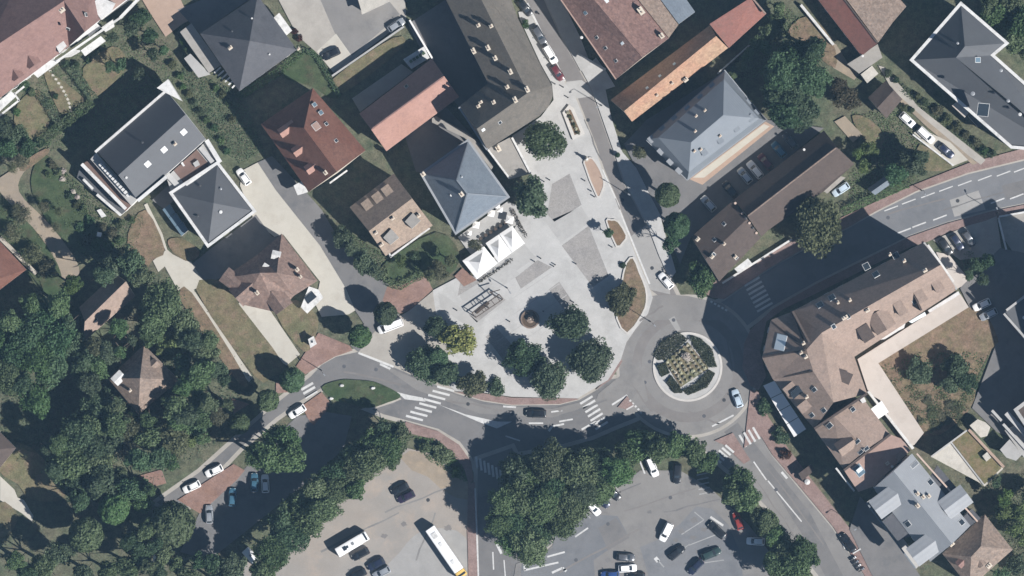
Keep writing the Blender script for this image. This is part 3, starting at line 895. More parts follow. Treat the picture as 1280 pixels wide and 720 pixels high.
def car(front, rear, kind, colour, label, group=None, name='car', cat='car', stretch=True, z=0.02):
    k = CARS[kind]
    a = W(*front, 0.7); b = W(*rear, 0.7); d = a - b
    c = (a + b) / 2; c.z = z + 0.06
    t = thing(name, c, label, cat, group, rz=math.atan2(d.y, d.x))
    o = inst('body', k.body, t)
    o.material_slots[0].link = 'OBJECT'; o.material_slots[0].material = PAINT[colour]
    for p in k.panes: inst(p.name.split('.')[0], p, t)
    for p in k.wpos: inst('wheel', k.wheel, t, p)
    for nme, m in k.bits: inst(nme, m, t)
    return t
# ------------------------------------------------------------------ ground, roads, plaza
SURF = []
def _reg(pts, z): SURF.append((pts, z))
def _in(pts, x, y):
    c = False; j = len(pts) - 1
    for i in range(len(pts)):
        if (pts[i][1] > y) != (pts[j][1] > y) and x < (pts[j][0] - pts[i][0]) * (y - pts[i][1]) / (pts[j][1] - pts[i][1]) + pts[i][0]: c = not c
        j = i
    return c
def gz(x, y):
    z = 0.0
    for p, h in SURF:
        if h > z and _in(p, x, y): z = h
    return z
GL = [0]
def lay(name, pts, mat, parent=None, curve=0, label=None, raised=False):
    """one ground cover sheet (or kerbed slab), registered so that things stand on it"""
    if curve: pts = smooth_loop(pts, curve)
    GL[0] += 1
    z = 0.004 * GL[0] + (0.12 if raised else 0.0)
    if parent is not None:
        z = max([gz(*p) for p in pts] + [gz(sum(p[0] for p in pts) / len(pts), sum(p[1] for p in pts) / len(pts))]) + 0.004
    if raised:
        o = prism(name, pts, -0.05, z, MT[mat], parent, MT['kerb'])
    else:
        P = ccw([W(x, y, z) for x, y in pts])
        o = mk(name, P, [list(range(len(P)))], MT[mat], parent)
    if parent is None:
        o["kind"] = 'structure'
        if label: o["label"] = label
    _reg(pts, z)
    return o
def disc(cx, cy, r, n=48, a0=0.0, a1=360.0):
    return [(cx + r * math.cos(R(a0 + (a1 - a0) * k / n)), cy + r * math.sin(R(a0 + (a1 - a0) * k / n))) for k in range(n)]

g = 2500.0
o = mk('ground', [(-g, -g, 0), (g, -g, 0), (g, g, 0), (-g, g, 0)], [[0, 1, 2, 3]], MT['earth']); o["kind"] = 'structure'

# --- pale kerb stones showing along every street edge
def kerb_under(pts, w=5.0):
    P = ccw(pts); Q = [tuple(q) for q in offset(P, -w)]
    lay('kerb_strip', Q, 'yard')
# --- roads
road_w_P = [(388, 471), (402, 456), (420, 446), (447, 440), (470, 449), (492, 459), (527, 474), (570, 492), (605, 502), (640, 507), (700, 506), (724, 500), (745, 488), (762, 474), (800, 470), (820, 500), (800, 520), (770, 532), (740, 545), (700, 556), (640, 566), (606, 572), (597, 590), (590, 572), (575, 552), (548, 536), (507, 525), (480, 518), (465, 512), (490, 504), (502, 499), (484, 484), (452, 476), (425, 477), (400, 486), (372, 503), (345, 522), (300, 560), (262, 600), (232, 636), (212, 640), (196, 628), (250, 590), (300, 545), (345, 505), (370, 485)]
kerb_under(road_w_P)
road_w = lay('road', road_w_P, 'asphalt2', label='asphalt street running along the plaza')
road_s_P = [(597, 575), (640, 560), (660, 600), (690, 680), (660, 700), (640, 735), (599, 735), (597, 640)]
kerb_under(road_s_P)
road_s = lay('road', road_s_P, 'asphalt2')
road_n_P = [(640, -30), (663, 10), (681, 50), (708, 102), (722, 122), (745, 180), (755, 210), (772, 250), (787, 292), (800, 327), (813, 362), (850, 390), (846, 370), (837, 352), (822, 320), (807, 280), (780, 230), (762, 180), (748, 140), (737, 110), (725, 90), (700, 45), (680, 0), (670, -30)]
kerb_under(road_n_P)
road_n = lay('road', road_n_P, 'lane')
road_e_P = [(880, 385), (905, 376), (960, 338), (1010, 310), (1060, 286), (1095, 266), (1145, 241), (1210, 218), (1300, 196), (1300, 250), (1240, 262), (1185, 277), (1137, 294), (1080, 322), (1020, 352), (965, 383), (930, 410), (915, 440), (890, 450)]
kerb_under(road_e_P)
road_e = lay('road', road_e_P, 'asphalt3')
road_se_P = [(862, 520), (905, 505), (938, 484), (945, 520), (950, 545), (965, 570), (1000, 612), (1040, 660), (1090, 735), (1035, 735), (1000, 690), (960, 635), (925, 600), (890, 570), (862, 548)]
kerb_under(road_se_P)
road_se = lay('road', road_se_P, 'asphalt')
kerb_under(disc(860, 458, 86, 64), 4)
ring = lay('roundabout', disc(860, 458, 86, 64), 'asphalt')
lay('tyre_wear', disc(860, 458, 70, 64) + [disc(860, 458, 70, 64)[0]] + list(reversed(disc(860, 458, 58, 64) + [disc(860, 458, 58, 64)[0]])), 'lane', ring)
lay('apron', [(800, 372), (830, 368), (860, 370), (905, 380), (915, 400), (860, 400), (810, 400), (795, 412)], 'asphalt', ring)
lay('apron', [(775, 470), (800, 450), (810, 500), (790, 518), (760, 520), (740, 514), (748, 492)], 'asphalt', ring)
lay('patch', [(836, 399), (843, 395), (851, 412), (846, 415)], 'patch', ring)
lay('patch', [(700, 112), (709, 102), (727, 100), (737, 108), (742, 120), (722, 123)], 'plaza2', road_n)
lay('patch', [(788, 296), (808, 281), (822, 318), (802, 328)], 'patch', road_n)
lay('patch', [(802, 328), (822, 318), (836, 350), (838, 368), (812, 362)], 'patch', road_n)
lay('patch', [(1187, 250), (1223, 238), (1232, 262), (1193, 271)], 'patch', road_e)
lay('patch', [(1252, 232), (1300, 220), (1300, 240), (1258, 250)], 'asphalt2', road_e)
lay('patch', [(747, 252), (770, 248), (787, 291), (773, 279), (757, 275)], 'asphalt', road_n)
lay('wear_lane', [(905, 540), (922, 528), (1012, 640), (1062, 735), (1040, 735), (1005, 672), (960, 600)], 'asphalt2', road_se)
lay('wear_lane', [(470, 452), (530, 478), (600, 505), (690, 511), (745, 498), (748, 508), (690, 522), (600, 517), (520, 487)], 'asphalt', road_w)

# --- car parks
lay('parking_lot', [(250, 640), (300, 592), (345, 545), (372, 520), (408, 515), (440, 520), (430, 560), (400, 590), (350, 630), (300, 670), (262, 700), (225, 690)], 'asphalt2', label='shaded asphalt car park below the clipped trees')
lot_w = lay('parking_lot', [(290, 735), (312, 698), (345, 672), (392, 640), (430, 610), (468, 585), (508, 560), (535, 566), (565, 585), (588, 605), (596, 640), (598, 735)], 'gravel', label='sandy car park with a bus and a motorhome')
lay('bare_earth', [(500, 572), (512, 563), (532, 566), (560, 585), (588, 604), (592, 626), (570, 622), (552, 612), (535, 596), (515, 588)], 'sand', lot_w)
lay('asphalt_area', [(470, 735), (500, 690), (520, 668), (545, 660), (582, 672), (590, 735)], 'patch', lot_w, curve=3)
lot_e = lay('parking_lot', [(640, 735), (645, 705), (682, 690), (735, 640), (785, 600), (800, 588), (850, 588), (888, 610), (935, 655), (962, 690), (970, 735)], 'asphalt', label='asphalt car park beside the big trees')
lay('patch', [(702, 640), (772, 645), (786, 670), (742, 700), (745, 735), (650, 735), (652, 705), (690, 685)], 'asphalt3', lot_e)
lay('patch', [(748, 660), (770, 647), (787, 672), (760, 688)], 'asphalt2', lot_e)
lay('patch', [(800, 684), (822, 675), (850, 655), (870, 633), (890, 636), (910, 655), (925, 690), (930, 735), (815, 735)], 'asphalt3', lot_e)

# --- red pavements
for pts in ([(378, 507), (402, 490), (412, 502), (408, 514), (392, 532), (384, 522)],
            [(370, 458), (398, 416), (437, 432), (441, 438), (418, 446), (401, 456), (382, 468)],
            [(222, 625), (292, 580), (306, 588), (296, 600), (250, 642)],
            [(172, 595), (202, 587), (208, 604), (190, 609)],
            [(345, 478), (352, 476), (360, 482), (362, 490), (345, 492)],
            [(290, 498), (312, 505), (292, 517)],
            [(484, 358), (532, 343), (541, 362), (512, 388), (500, 392), (478, 376)]):
    lay('pavement', pts, 'brick', raised=True)
for pts in ([(507, 527), (548, 539), (574, 556), (589, 577), (592, 600), (586, 606), (580, 585), (560, 562), (538, 548), (505, 540)],
            [(585, 606), (593, 602), (597, 640), (598, 735), (586, 735), (584, 660)],
            [(640, 497), (720, 498), (724, 499), (700, 505), (640, 506), (602, 500), (570, 490), (600, 491)],
            [(745, 487), (762, 470), (775, 445), (778, 452), (764, 474)],
            [(930, 560), (938, 487), (948, 490), (960, 520), (985, 560), (1015, 600), (1062, 660), (1100, 735), (1091, 735), (1042, 659), (1002, 611), (966, 569), (951, 545)],
            [(860, 352), (905, 350), (960, 318), (1000, 296), (1060, 268), (1095, 252), (1135, 234), (1210, 204), (1300, 180), (1300, 194), (1210, 216), (1145, 239), (1095, 264), (1060, 284), (1010, 308), (960, 336), (905, 374), (890, 372)],
            [(938, 412), (966, 386), (1020, 355), (1080, 325), (1137, 296), (1185, 279), (1240, 264), (1300, 252), (1300, 262), (1242, 274), (1186, 290), (1160, 302), (1140, 308), (1090, 332), (1030, 362), (980, 386), (958, 402), (950, 440), (958, 470), (948, 488), (938, 482), (928, 460), (930, 430)]):
    lay('pavement', pts, 'redpave', raised=True)
for pts in ([(772, 509), (784, 495), (793, 508), (784, 512)], [(893, 551), (916, 541), (938, 575), (930, 580), (905, 556)]):
    lay('traffic_island', pts, 'redpave', raised=True)

# --- grass island and shoulder
isl = lay('grass_verge', [(402, 484), (425, 475), (445, 475), (470, 478), (496, 490), (500, 497), (485, 503), (462, 510), (440, 505), (418, 500)], 'lawn', curve=3, raised=True, label='grassy traffic island with three stones')
# --- plaza
plaza = lay('plaza', [(648, 15), (661, 12), (679, 51), (706, 103), (720, 123), (743, 181), (752, 210), (770, 251), (785, 293), (798, 328), (811, 358), (816, 372), (810, 392), (794, 412), (783, 428), (776, 450), (760, 475), (722, 498), (640, 496), (600, 490), (570, 489), (545, 470), (560, 440), (545, 400), (541, 363), (575, 345), (600, 345), (640, 290), (658, 262), (668, 225), (640, 170), (676, 146), (692, 125), (690, 105), (676, 80), (650, 24)], 'plaza', raised=True, label='pale concrete plaza with darker paved panels')
lay('pavement', [(727, 88), (745, 72), (757, 88), (769, 108), (757, 112), (765, 150), (778, 190), (800, 215), (820, 240), (828, 280), (845, 340), (838, 350), (824, 320), (809, 280), (782, 230), (764, 180), (750, 140), (739, 110)], 'plaza', raised=True)
lay('pavement', [(682, 0), (702, 45), (726, 89), (738, 80), (726, 48), (700, -5), (690, -20)], 'plaza2', raised=True)
lay('forecourt', [(448, 440), (470, 412), (512, 388), (541, 364), (546, 400), (560, 440), (548, 470), (530, 474), (494, 458), (470, 448)], 'yard', raised=True, label='grey forecourt where a white van is parked')
pz = lambda pts, m='setts', nm='paving_panel': lay(nm, pts, m, plaza)
pz([(684, 268), (690, 230), (712, 217), (727, 256), (712, 266), (693, 277)])
pz([(702, 307), (736, 282), (761, 345), (741, 359)])
pz([(644, 347), (672, 325), (690, 334), (651, 361)])
pz([(686, 362), (699, 352), (717, 379), (704, 386)])
pz([(586, 393), (624, 367), (632, 375), (596, 403)])
pz([(607, 421), (621, 410), (648, 440), (632, 454)])
pz([(682, 278), (727, 258), (738, 277), (701, 304)], 'plaza2')
pz([(574, 367), (609, 345), (636, 328), (650, 343), (600, 376), (584, 390)], 'plaza2')
pz([(609, 344), (656, 306), (670, 322), (640, 342)], 'plaza2')
pz([(576, 350), (598, 349), (606, 342), (612, 346), (572, 370)], 'setts')
pz([(548, 366), (560, 372), (600, 404), (590, 412), (550, 384)], 'plaza2')
for k in range(7):      # joints between the concrete panels
    u, v_ = (0.83, -0.555), (0.56, 0.83)
    c0 = (600 + v_[0] * (k * 17 - 30), 395 + v_[1] * (k * 17 - 30))
    lay('joint', [(c0[0], c0[1]), (c0[0] + u[0] * 105, c0[1] + u[1] * 105), (c0[0] + u[0] * 105 + .5, c0[1] + u[1] * 105 + .7), (c0[0] + .5, c0[1] + .7)], 'plaza2', plaza) if k in (2, 3, 4, 5) else None
pz([(690, 148), (697, 143), (700, 152), (694, 158)], 'plaza2')

# --- planted beds on the plaza
def bed(pts, soil='soil', curve=0, label='', kerb_w=0.35, name='planting_bed', cat='flower bed', h=0.3, zb=None):
    if curve: pts = smooth_loop(pts, curve)
    cx = sum(p[0] for p in pts) / len(pts); cy = sum(p[1] for p in pts) / len(pts)
    z = gz(cx, cy)
    t = thing(name, W(cx, cy, 0), label, cat)
    o_ = [Vector(p[:2]) for p in ccw([W(x, y, z) for x, y in pts])]; i_ = offset(o_, kerb_w); n = len(o_)
    z0, z1 = z - 0.02, z + h
    v = [(p.x, p.y, z1) for p in o_] + [(p.x, p.y, z1) for p in i_] + [(p.x, p.y, z0) for p in o_] + [(p.x, p.y, z0) for p in i_]
    f = []
    for k in range(n):
        j = (k + 1) % n
        f += [[k, j, n + j, n + k], [2 * n + k, 2 * n + j, j, k], [n + k, n + j, 3 * n + j, 3 * n + k]]
    mk('kerb', v, f, MT['kerb'], t)
    mk('soil', [(p.x, p.y, z1 - 0.07) for p in i_], [list(range(n))], MT[soil], t)
    return t
bed([(729, 204), (734, 198), (741, 197), (751, 212), (756, 228), (753, 240), (746, 247)], 'tan', 2, 'kerbed bed of reddish bark beside the street, white post at its tip')
bed([(757, 276), (764, 274), (773, 276), (784, 294), (780, 303), (770, 309)], 'soil', 2, 'rounded brown bed holding one small dark tree')
bed([(782, 328), (792, 321), (800, 340), (808, 360), (809, 378), (803, 394), (784, 418), (770, 398), (774, 378), (776, 355)], 'brown', 2, 'long curved bed of dry grass beside the roundabout')
pl = bed([(703, 141), (711, 131), (717, 135), (731, 167), (716, 175)], 'soil', 0, 'boat shaped white planter with a row of flower clumps', 0.75, 'planter', 'planter', 0.55)

# --- roundabout island
ri = bed(disc(859.5, 458.5, 43.5, 56), 'plaza', 0, 'round central island with clipped hedges and a square flower bed', 0.5, 'roundabout_island', 'traffic island', 0.22)
zi = gz(860, 458) + 0.15
for pts, hh in (([(816, 444), (827, 426), (848, 415), (860, 424), (846, 438), (832, 450), (822, 450)], 0.8), ([(862, 419), (876, 423), (890, 436), (896, 459), (886, 459), (878, 448), (866, 432)], 1.1),
                ([(894, 467), (884, 484), (860, 494), (853, 488), (868, 480), (886, 462)], 1.1), ([(833, 478), (842, 491), (853, 491), (850, 484), (839, 469)], 1.0), ([(821, 457), (827, 471), (837, 466), (831, 453)], 1.0)):
    cx = sum(p[0] for p in pts) / len(pts); cy = sum(p[1] for p in pts) / len(pts)
    patch_leaves('hedge_segment', pts, 2600, hh, None, 'f_hedge', 0.26, None, ri, zi, int(cx))
mk('square_bed', [W(x, y, zi + 0.22) for x, y in ((860, 428), (886, 460), (851, 484), (831, 452))][::-1] + [W(x, y, zi - 0.1) for x, y in ((860, 428), (886, 460), (851, 484), (831, 452))][::-1],
   [[0, 1, 2, 3], [0, 4, 5, 1], [1, 5, 6, 2], [2, 6, 7, 3], [3, 7, 4, 0]], MT['dry'], ri)
for i in range(7):
    for j in range(6):
        u = (i + 0.5) / 7; v_ = (j + 0.5) / 6
        a = Vector((860, 428)).lerp(Vector((886, 460)), u); b = Vector((831, 452)).lerp(Vector((851, 484)), u)
        p = a.lerp(b, v_)
        s = shrub(p.x + random.uniform(-.9, .9), p.y + random.uniform(-.9, .9), random.uniform(1.7, 2.9), 'small yellowish flower clump in the square bed on the roundabout', 'f_bloom', 'flower clumps on the roundabout', 0.55, 'flower_clump', 'flowers')
        s.location.z = zi + 0.2
s = shrub(858, 446, 6.5, 'white blossom mound in the square bed on the roundabout', 'f_pale', None, 1.3, 'blossom_mound', 'flowers'); s.location.z = zi + 0.15
for k in range(6):
    t = k / 5
    s = shrub(710 + 12.5 * t, 141 + 25 * t, 3.0 if k % 2 else 2.4, 'ochre flower clump in the boat shaped planter', 'f_bloom' if k % 2 == 0 else 'f_olive', 'flower clumps in the planter', 0.6, 'flower_clump', 'flowers')
    s.location.z = gz(712, 150) + 0.45

# --- gardens, drives and yards
lay('driveway', [(303, 213), (322, 203), (345, 238), (372, 272), (400, 307), (432, 360), (444, 388), (436, 393), (402, 396), (394, 380), (400, 352), (354, 293), (343, 296), (318, 276), (300, 232)], 'pale', label='long pale driveway beside the brown hipped villa')
lay('path', [(180, 256), (184, 254), (203, 292), (209, 312), (216, 318), (232, 326), (239, 327), (258, 356), (242, 362), (316, 472), (311, 478), (222, 362), (206, 333), (198, 340), (191, 326), (207, 313)], 'pale', label='narrow pale path running down to the street')
lay('terrace', [(295, 381), (301, 377), (330, 377), (375, 443), (358, 457), (345, 448), (322, 412), (305, 390)], 'pale', label='pale terrace below the brown hipped villa')
lay('yard', [(320, 268), (340, 296), (352, 296), (345, 330), (310, 330), (280, 345), (258, 356), (240, 330), (262, 312)], 'asphalt2')
lay('side_street', [(322, 203), (340, 195), (385, 243), (402, 262), (430, 310), (470, 350), (500, 352), (484, 358), (478, 376), (500, 394), (470, 412), (448, 440), (438, 432), (455, 405), (444, 388), (432, 360), (400, 307), (372, 272), (345, 238)], 'asphalt2')
for nm, pts, m in (
    ('lawn', [(160, 292), (182, 262), (206, 312), (192, 324), (182, 335), (165, 330)], 'brown'),
    ('lawn', [(210, 300), (228, 298), (250, 315), (236, 327), (216, 315)], 'brown'),
    ('lawn', [(222, 364), (240, 366), (306, 470), (300, 480), (270, 440), (215, 360)], 'brown'),
    ('lawn', [(245, 362), (280, 352), (300, 382), (355, 456), (340, 470), (318, 470)], 'dry'),
    ('lawn', [(345, 392), (370, 375), (396, 395), (395, 418), (380, 440)], 'dry'),
    ('lawn', [(104, 85), (140, 58), (158, 72), (155, 90), (122, 120), (112, 118)], 'dry'),
    ('lawn', [(22, 130), (48, 112), (62, 150), (50, 170), (30, 175), (18, 160)], 'dry'),
    ('lawn', [(56, 96), (62, 90), (104, 122), (98, 130), (85, 140), (74, 140)], 'dry'),
    ('lawn', [(44, 205), (60, 195), (100, 260), (125, 290), (110, 320), (70, 290), (40, 240)], 'lawn'),
    ('lawn', [(0, 250), (20, 260), (60, 310), (80, 350), (60, 370), (0, 300)], 'lawn'),
    ('dirt_path', [(0, 222), (40, 200), (58, 186), (60, 190), (30, 215), (24, 240), (52, 270), (70, 290), (95, 325), (98, 345), (80, 350), (72, 330), (50, 295), (20, 262), (0, 240)], 'sand'),
    ('lawn', [(26, 205), (56, 186), (60, 192), (30, 214)], 'brown'),
    ('lawn', [(0, 555), (30, 555), (60, 580), (82, 622), (40, 625), (22, 605), (0, 590)], 'dry'),
    ('path', [(0, 595), (18, 612), (22, 622), (30, 625), (42, 645), (40, 652), (28, 642), (0, 625)], 'pale'),
    ('lawn', [(0, 628), (20, 640), (18, 660), (0, 680)], 'dry'),
    ('lawn', [(417, 98), (492, 47), (502, 60), (430, 116)], 'dry'),
    ('lawn', [(350, 92), (390, 60), (400, 75), (424, 118), (412, 122), (390, 108)], 'lawn'),
    ('yard', [(338, -20), (505, -20), (508, 25), (418, 92), (394, 64), (372, 45)], 'yard'),
    ('yard_strip', [(392, -20), (445, -20), (452, 18), (487, 2), (500, 18), (440, 70), (420, 45)], 'asphalt'),
    ('yard_strip', [(396, 64), (420, 42), (440, 70), (416, 90)], 'pale'),
    ('terrace', [(172, -10), (222, -10), (237, 25), (228, 30), (207, 46), (190, 20)], 'tan'),
    ('yard', [(222, 12), (300, -20), (310, 0), (250, 42)], 'asphalt2'),
    ('courtyard', [(780, 180), (808, 150), (905, 90), (960, 150), (1030, 160), (864, 296), (850, 330), (826, 270)], 'asphalt2'),
    ('forecourt', [(862, 224), (957, 152), (968, 158), (878, 231)], 'tan'),
    ('forecourt', [(866, 222), (955, 155), (962, 158), (880, 222)], 'pale'),
    ('yard', [(1010, 50), (1045, 55), (1062, 82), (1074, 92), (1068, 100), (1042, 85)], 'sand'),
    ('lawn', [(985, 40), (1010, 20), (1040, 50), (1044, 85), (1010, 60)], 'brown'),
    ('lane', [(1098, 82), (1106, 84), (1128, 110), (1150, 135), (1188, 165), (1232, 200), (1226, 206), (1180, 172), (1142, 142), (1115, 112)], 'yard'),
    ('lane_edge', [(1120, 122), (1124, 120), (1160, 152), (1222, 204), (1216, 206), (1160, 160)], 'sand'),
    ('driveway', [(1142, 166), (1150, 160), (1188, 178), (1210, 200), (1190, 208), (1160, 182)], 'pale'),
    ('lawn', [(1065, 145), (1085, 148), (1105, 170), (1095, 190), (1078, 172)], 'dry'),
    ('lawn', [(1150, 180), (1190, 207), (1172, 214), (1150, 208)], 'dry'),
    ('terrace', [(1043, 152), (1056, 145), (1078, 168), (1066, 178)], 'sand'),
    ('lot', [(1166, 300), (1210, 282), (1232, 276), (1246, 270), (1252, 312), (1240, 320), (1200, 325)], 'yard'),
    ('yard', [(1248, 272), (1300, 262), (1300, 325), (1268, 318), (1256, 300)], 'r_flat'),
    ('lot', [(1170, 315), (1186, 318), (1208, 345), (1212, 352), (1195, 362), (1182, 340)], 'terrace'),
    ('yard', [(1200, 360), (1250, 310), (1300, 320), (1300, 560), (1246, 540), (1215, 510), (1245, 430), (1212, 384)], 'asphalt2'),
    ('lawn', [(1096, 454), (1211, 384), (1247, 422), (1240, 436), (1222, 470), (1212, 512), (1155, 545)], 'brown'),
    ('side_street', [(1075, 620), (1092, 640), (1145, 712), (1160, 735), (1098, 735), (1062, 662)], 'asphalt2'),
    ('cafe_terrace', [(572, 296), (634, 252), (650, 258), (660, 275), (640, 284), (606, 308), (590, 320)], 'plaza2'),
    ('yard', [(500, 150), (545, 120), (600, 180), (570, 220), (520, 215)], 'asphalt2'),
    ('yard', [(556, 0), (575, 25), (612, 102), (574, 134), (545, 100), (510, 30)], 'asphalt2'),
    ('lawn', [(480, 330), (545, 290), (575, 318), (560, 345), (530, 344), (500, 357), (478, 350)], 'lawn'),
    ('flower_bed', [(568, 345), (578, 335), (596, 350), (580, 358)], 'brick'),
): lay(nm, pts, m, curve=3 if nm in ('lawn', 'dirt_path') else 0)
for k in range(11):     # stepping stones to the gate
    t = k / 10
    x = 62.5 + 26 * math.sin(t * 1.45); y = 89 + 50 * t
    z = gz(x, y) + 0.03
    st_ = obox('stepping_stone', W(x, y, z), Vector((math.cos(t), -math.sin(t), 0)), Vector((math.sin(t), math.cos(t), 0)), Vector((0, 0, 1)), 0.62, 0.50, -0.05, 0.03, MT['pale'], None)
    tag(st_, 'pale stepping stone curving across the dry garden lawn', 'paving stone', 'stepping stones across the lawn')
for (x, y) in ((427, 482), (466, 485), (414, 498)):
    s = 0.55; z = gz(x, y)
    rr = random.Random(x); v = []
    n = 7
    for zz, k in ((-0.1, 1.0), (0.3, 0.95), (0.5, 0.55)):
        for j in range(n): a = j * 6.283 / n; q = W(x, y, z); q = q + Vector((math.cos(a) * s * k * rr.uniform(.8, 1.2), math.sin(a) * s * 0.7 * k * rr.uniform(.8, 1.2), zz)); v.append(q)
    f = [[i * n + j, i * n + (j + 1) % n, (i + 1) * n + (j + 1) % n, (i + 1) * n + j] for i in range(2) for j in range(n)] + [[2 * n + j for j in range(n)]]
    tag(mk('boulder', v, f, MT['white']), 'pale boulder on the grassy traffic island', 'boulder', 'boulders on the grassy island')

# --- road markings
def mark(name, parent, a, b, w, mat='paint'):
    z = max(gz(*a), gz(*b), gz((a[0] + b[0]) / 2, (a[1] + b[1]) / 2)) + 0.004
    return line(name, a, b, w, MT[mat], parent, z)
def zebra(centres, d, ln, w, label):
    c = centres[len(centres) // 2]
    t = thing('zebra_crossing', W(c[0], c[1], 0), label, None); t["kind"] = 'structure'
    n = math.hypot(*d); d = (d[0] / n * ln / 2, d[1] / n * ln / 2)
    for (x, y) in centres:
        mark('stripe', t, (x - d[0], y - d[1]), (x + d[0], y + d[1]), w)
lerpn = lambda a, b, n: [(a[0] + (b[0] - a[0]) * i / (n - 1), a[1] + (b[1] - a[1]) * i / (n - 1)) for i in range(n)]
zebra(lerpn((733, 500), (752, 532), 7), (0.85, -0.52), 18, 0.5, 'zebra crossing between plaza and big trees')
zebra(lerpn((518, 522.5), (557, 486), 8), (0.95, 0.25), 22, 0.5, 'zebra crossing beside the white hatched wedge')
zebra(lerpn((384, 483), (389, 493), 3), (0.86, -0.5), 17, 0.55, 'short zebra crossing by the red paving')
zebra(lerpn((928.5, 551), (945.5, 541.5), 4), (0.5, 0.86), 17, 0.5, 'zebra crossing next to the rust coloured shrub')
zebra(lerpn((912, 561), (896, 574), 5), (0.75, 0.65), 14, 0.5, 'zebra crossing at the end of the tree row')
zebra(lerpn((596, 578), (626, 594), 7), (0.12, 1), 15, 0.5, 'zebra crossing shaded by the big trees')
zebra(lerpn((940, 352), (956, 384), 7), (0.86, -0.5), 22, 0.5, 'zebra crossing in the shade of the corner block')
def wedge(pts, parent):
    c = (sum(p[0] for p in pts) / len(pts), sum(p[1] for p in pts) / len(pts))
    z = max(gz(*p) for p in pts + [c]) + 0.004
    P = ccw([W(x, y, z) for x, y in pts]); mk('hatched_wedge', P, [list(range(len(P)))], MT['paint'], parent)
wedge([(549, 506), (582, 518), (622, 527), (640, 527), (621, 535.5), (600, 528)], road_w)
wedge([(496, 490), (512, 494), (528, 497), (532, 502), (514, 500), (506, 499)], road_w)
for a, b, w in (((448, 441), (492, 458.5), 0.5), ((475, 455), (488, 461), 0.5), ((632, 545), (650, 551), 0.3), ((661, 529), (679, 529), 0.35), ((689, 515), (703, 513), 0.35), ((699, 527), (716, 524), 0.35),
                ((686, 539), (690, 533), 0.5), ((690, 533), (705, 530), 0.4), ((727, 537), (745, 527), 0.45), ((765, 506), (784, 494), 0.4), ((783, 512), (792, 507), 0.3), ((629, 508), (645, 509), 0.4),
                ((616, 690), (617, 712), 0.3), ((630, 700), (632, 725), 0.25), ((621, 680), (627, 692), 0.6), ((594, 610), (598, 720), 0.35)):
    mark('lane_marking', road_w, a, b, w)
for (x, y) in ((1114, 260.5), (1136, 252), (1160, 244), (1182.5, 236), (1206, 229), (1231, 222.5), (1254.5, 217), (1276, 212)):
    mark('lane_marking', road_e, (x - 8.5, y + 3.2), (x + 8.5, y - 3.2), 0.24)
for (x, y) in ((1130, 288.5), (1149, 281), (1175, 272), (1247, 251), (1271, 245.5)):
    mark('lane_marking', road_e, (x - 8.5, y + 3.2), (x + 8.5, y - 3.2), 0.3)
for k in range(5): mark('yield_marking', ring, (888 + k * 4.6, 376.5 + k * 2.6), (890.6 + k * 4.6, 378 + k * 2.6), 0.45)
for k in range(5): mark('yield_marking', ring, (787 + k * 3.4, 500 + k * 3.6), (788.6 + k * 3.4, 501.8 + k * 3.6), 0.45)
mark('yield_marking', ring, (890, 533), (917, 519), 0.35)
for a, b, w in (((942, 577), (958, 600), 0.3), ((960, 601), (1002, 652), 0.28), ((977, 590), (984, 598), 0.55), ((1050, 668), (1056, 686), 0.3), ((1066, 692), (1076, 686), 0.3)):
    mark('lane_marking', road_se, a, b, w)
for a, b, w in (((655, 713), (698, 703), 0.4), ((655, 696), (656, 713), 0.5), ((684, 696), (706, 690), 0.4), ((690, 716), (703, 710), 0.5), ((703, 710), (708, 714), 0.6), ((719, 671), (735, 660), 0.35), ((819, 697), (823, 702), 0.9), ((822, 700), (830, 709), 0.3),
                ((740, 628), (750, 638), 0.25), ((754, 614), (764, 626), 0.25), ((767, 606), (776, 616), 0.25), ((729, 638), (738, 648), 0.25), ((800, 577), (806, 592), 0.35),
                ((868, 640), (880, 650), 0.22), ((852, 668), (880, 650), 0.22), ((860, 682), (896, 668), 0.22), ((846, 692), (862, 680), 0.22), ((870, 705), (905, 700), 0.22), ((888, 646), (904, 657), 0.5)):
    mark('bay_marking', lot_e, a, b, w, 'paint' if w > .3 else 'faint')
for k in range(6): mark('bay_marking', lot_e, (870 + k * 0.8, 588 + k * 6), (884 + k * 0.8, 585 + k * 6), 0.3, 'faint')
mark('edge_line', road_n, (659, 4), (706, 101), 0.45); mark('edge_line', road_n, (753, 212), (774, 258), 0.35); mark('edge_line', road_n, (774, 262), (812, 355), 0.4)

for x, y, p in ((842, 400, ring), (806, 478, ring), (812, 452, ring), (905, 500, ring), (880, 520, ring), (640, 518, road_w), (585, 505, road_w), (470, 462, road_w), (430, 458, road_w), (1197, 251, road_e), (1110, 272, road_e), (970, 612, road_se), (1020, 690, road_se), (778, 250, road_n), (735, 150, road_n), (815, 335, road_n), (760, 655, lot_e), (838, 622, lot_e), (720, 700, lot_e), (535, 625, lot_w)):
    z = gz(x, y) + 0.006; c = W(x, y, z)
    mk('manhole_cover', [c + Vector((math.cos(k * math.pi / 8), math.sin(k * math.pi / 8), 0)) * 0.42 for k in range(16)], [list(range(16))], MT['dark'] if x % 2 else MT['r_slate'], p)

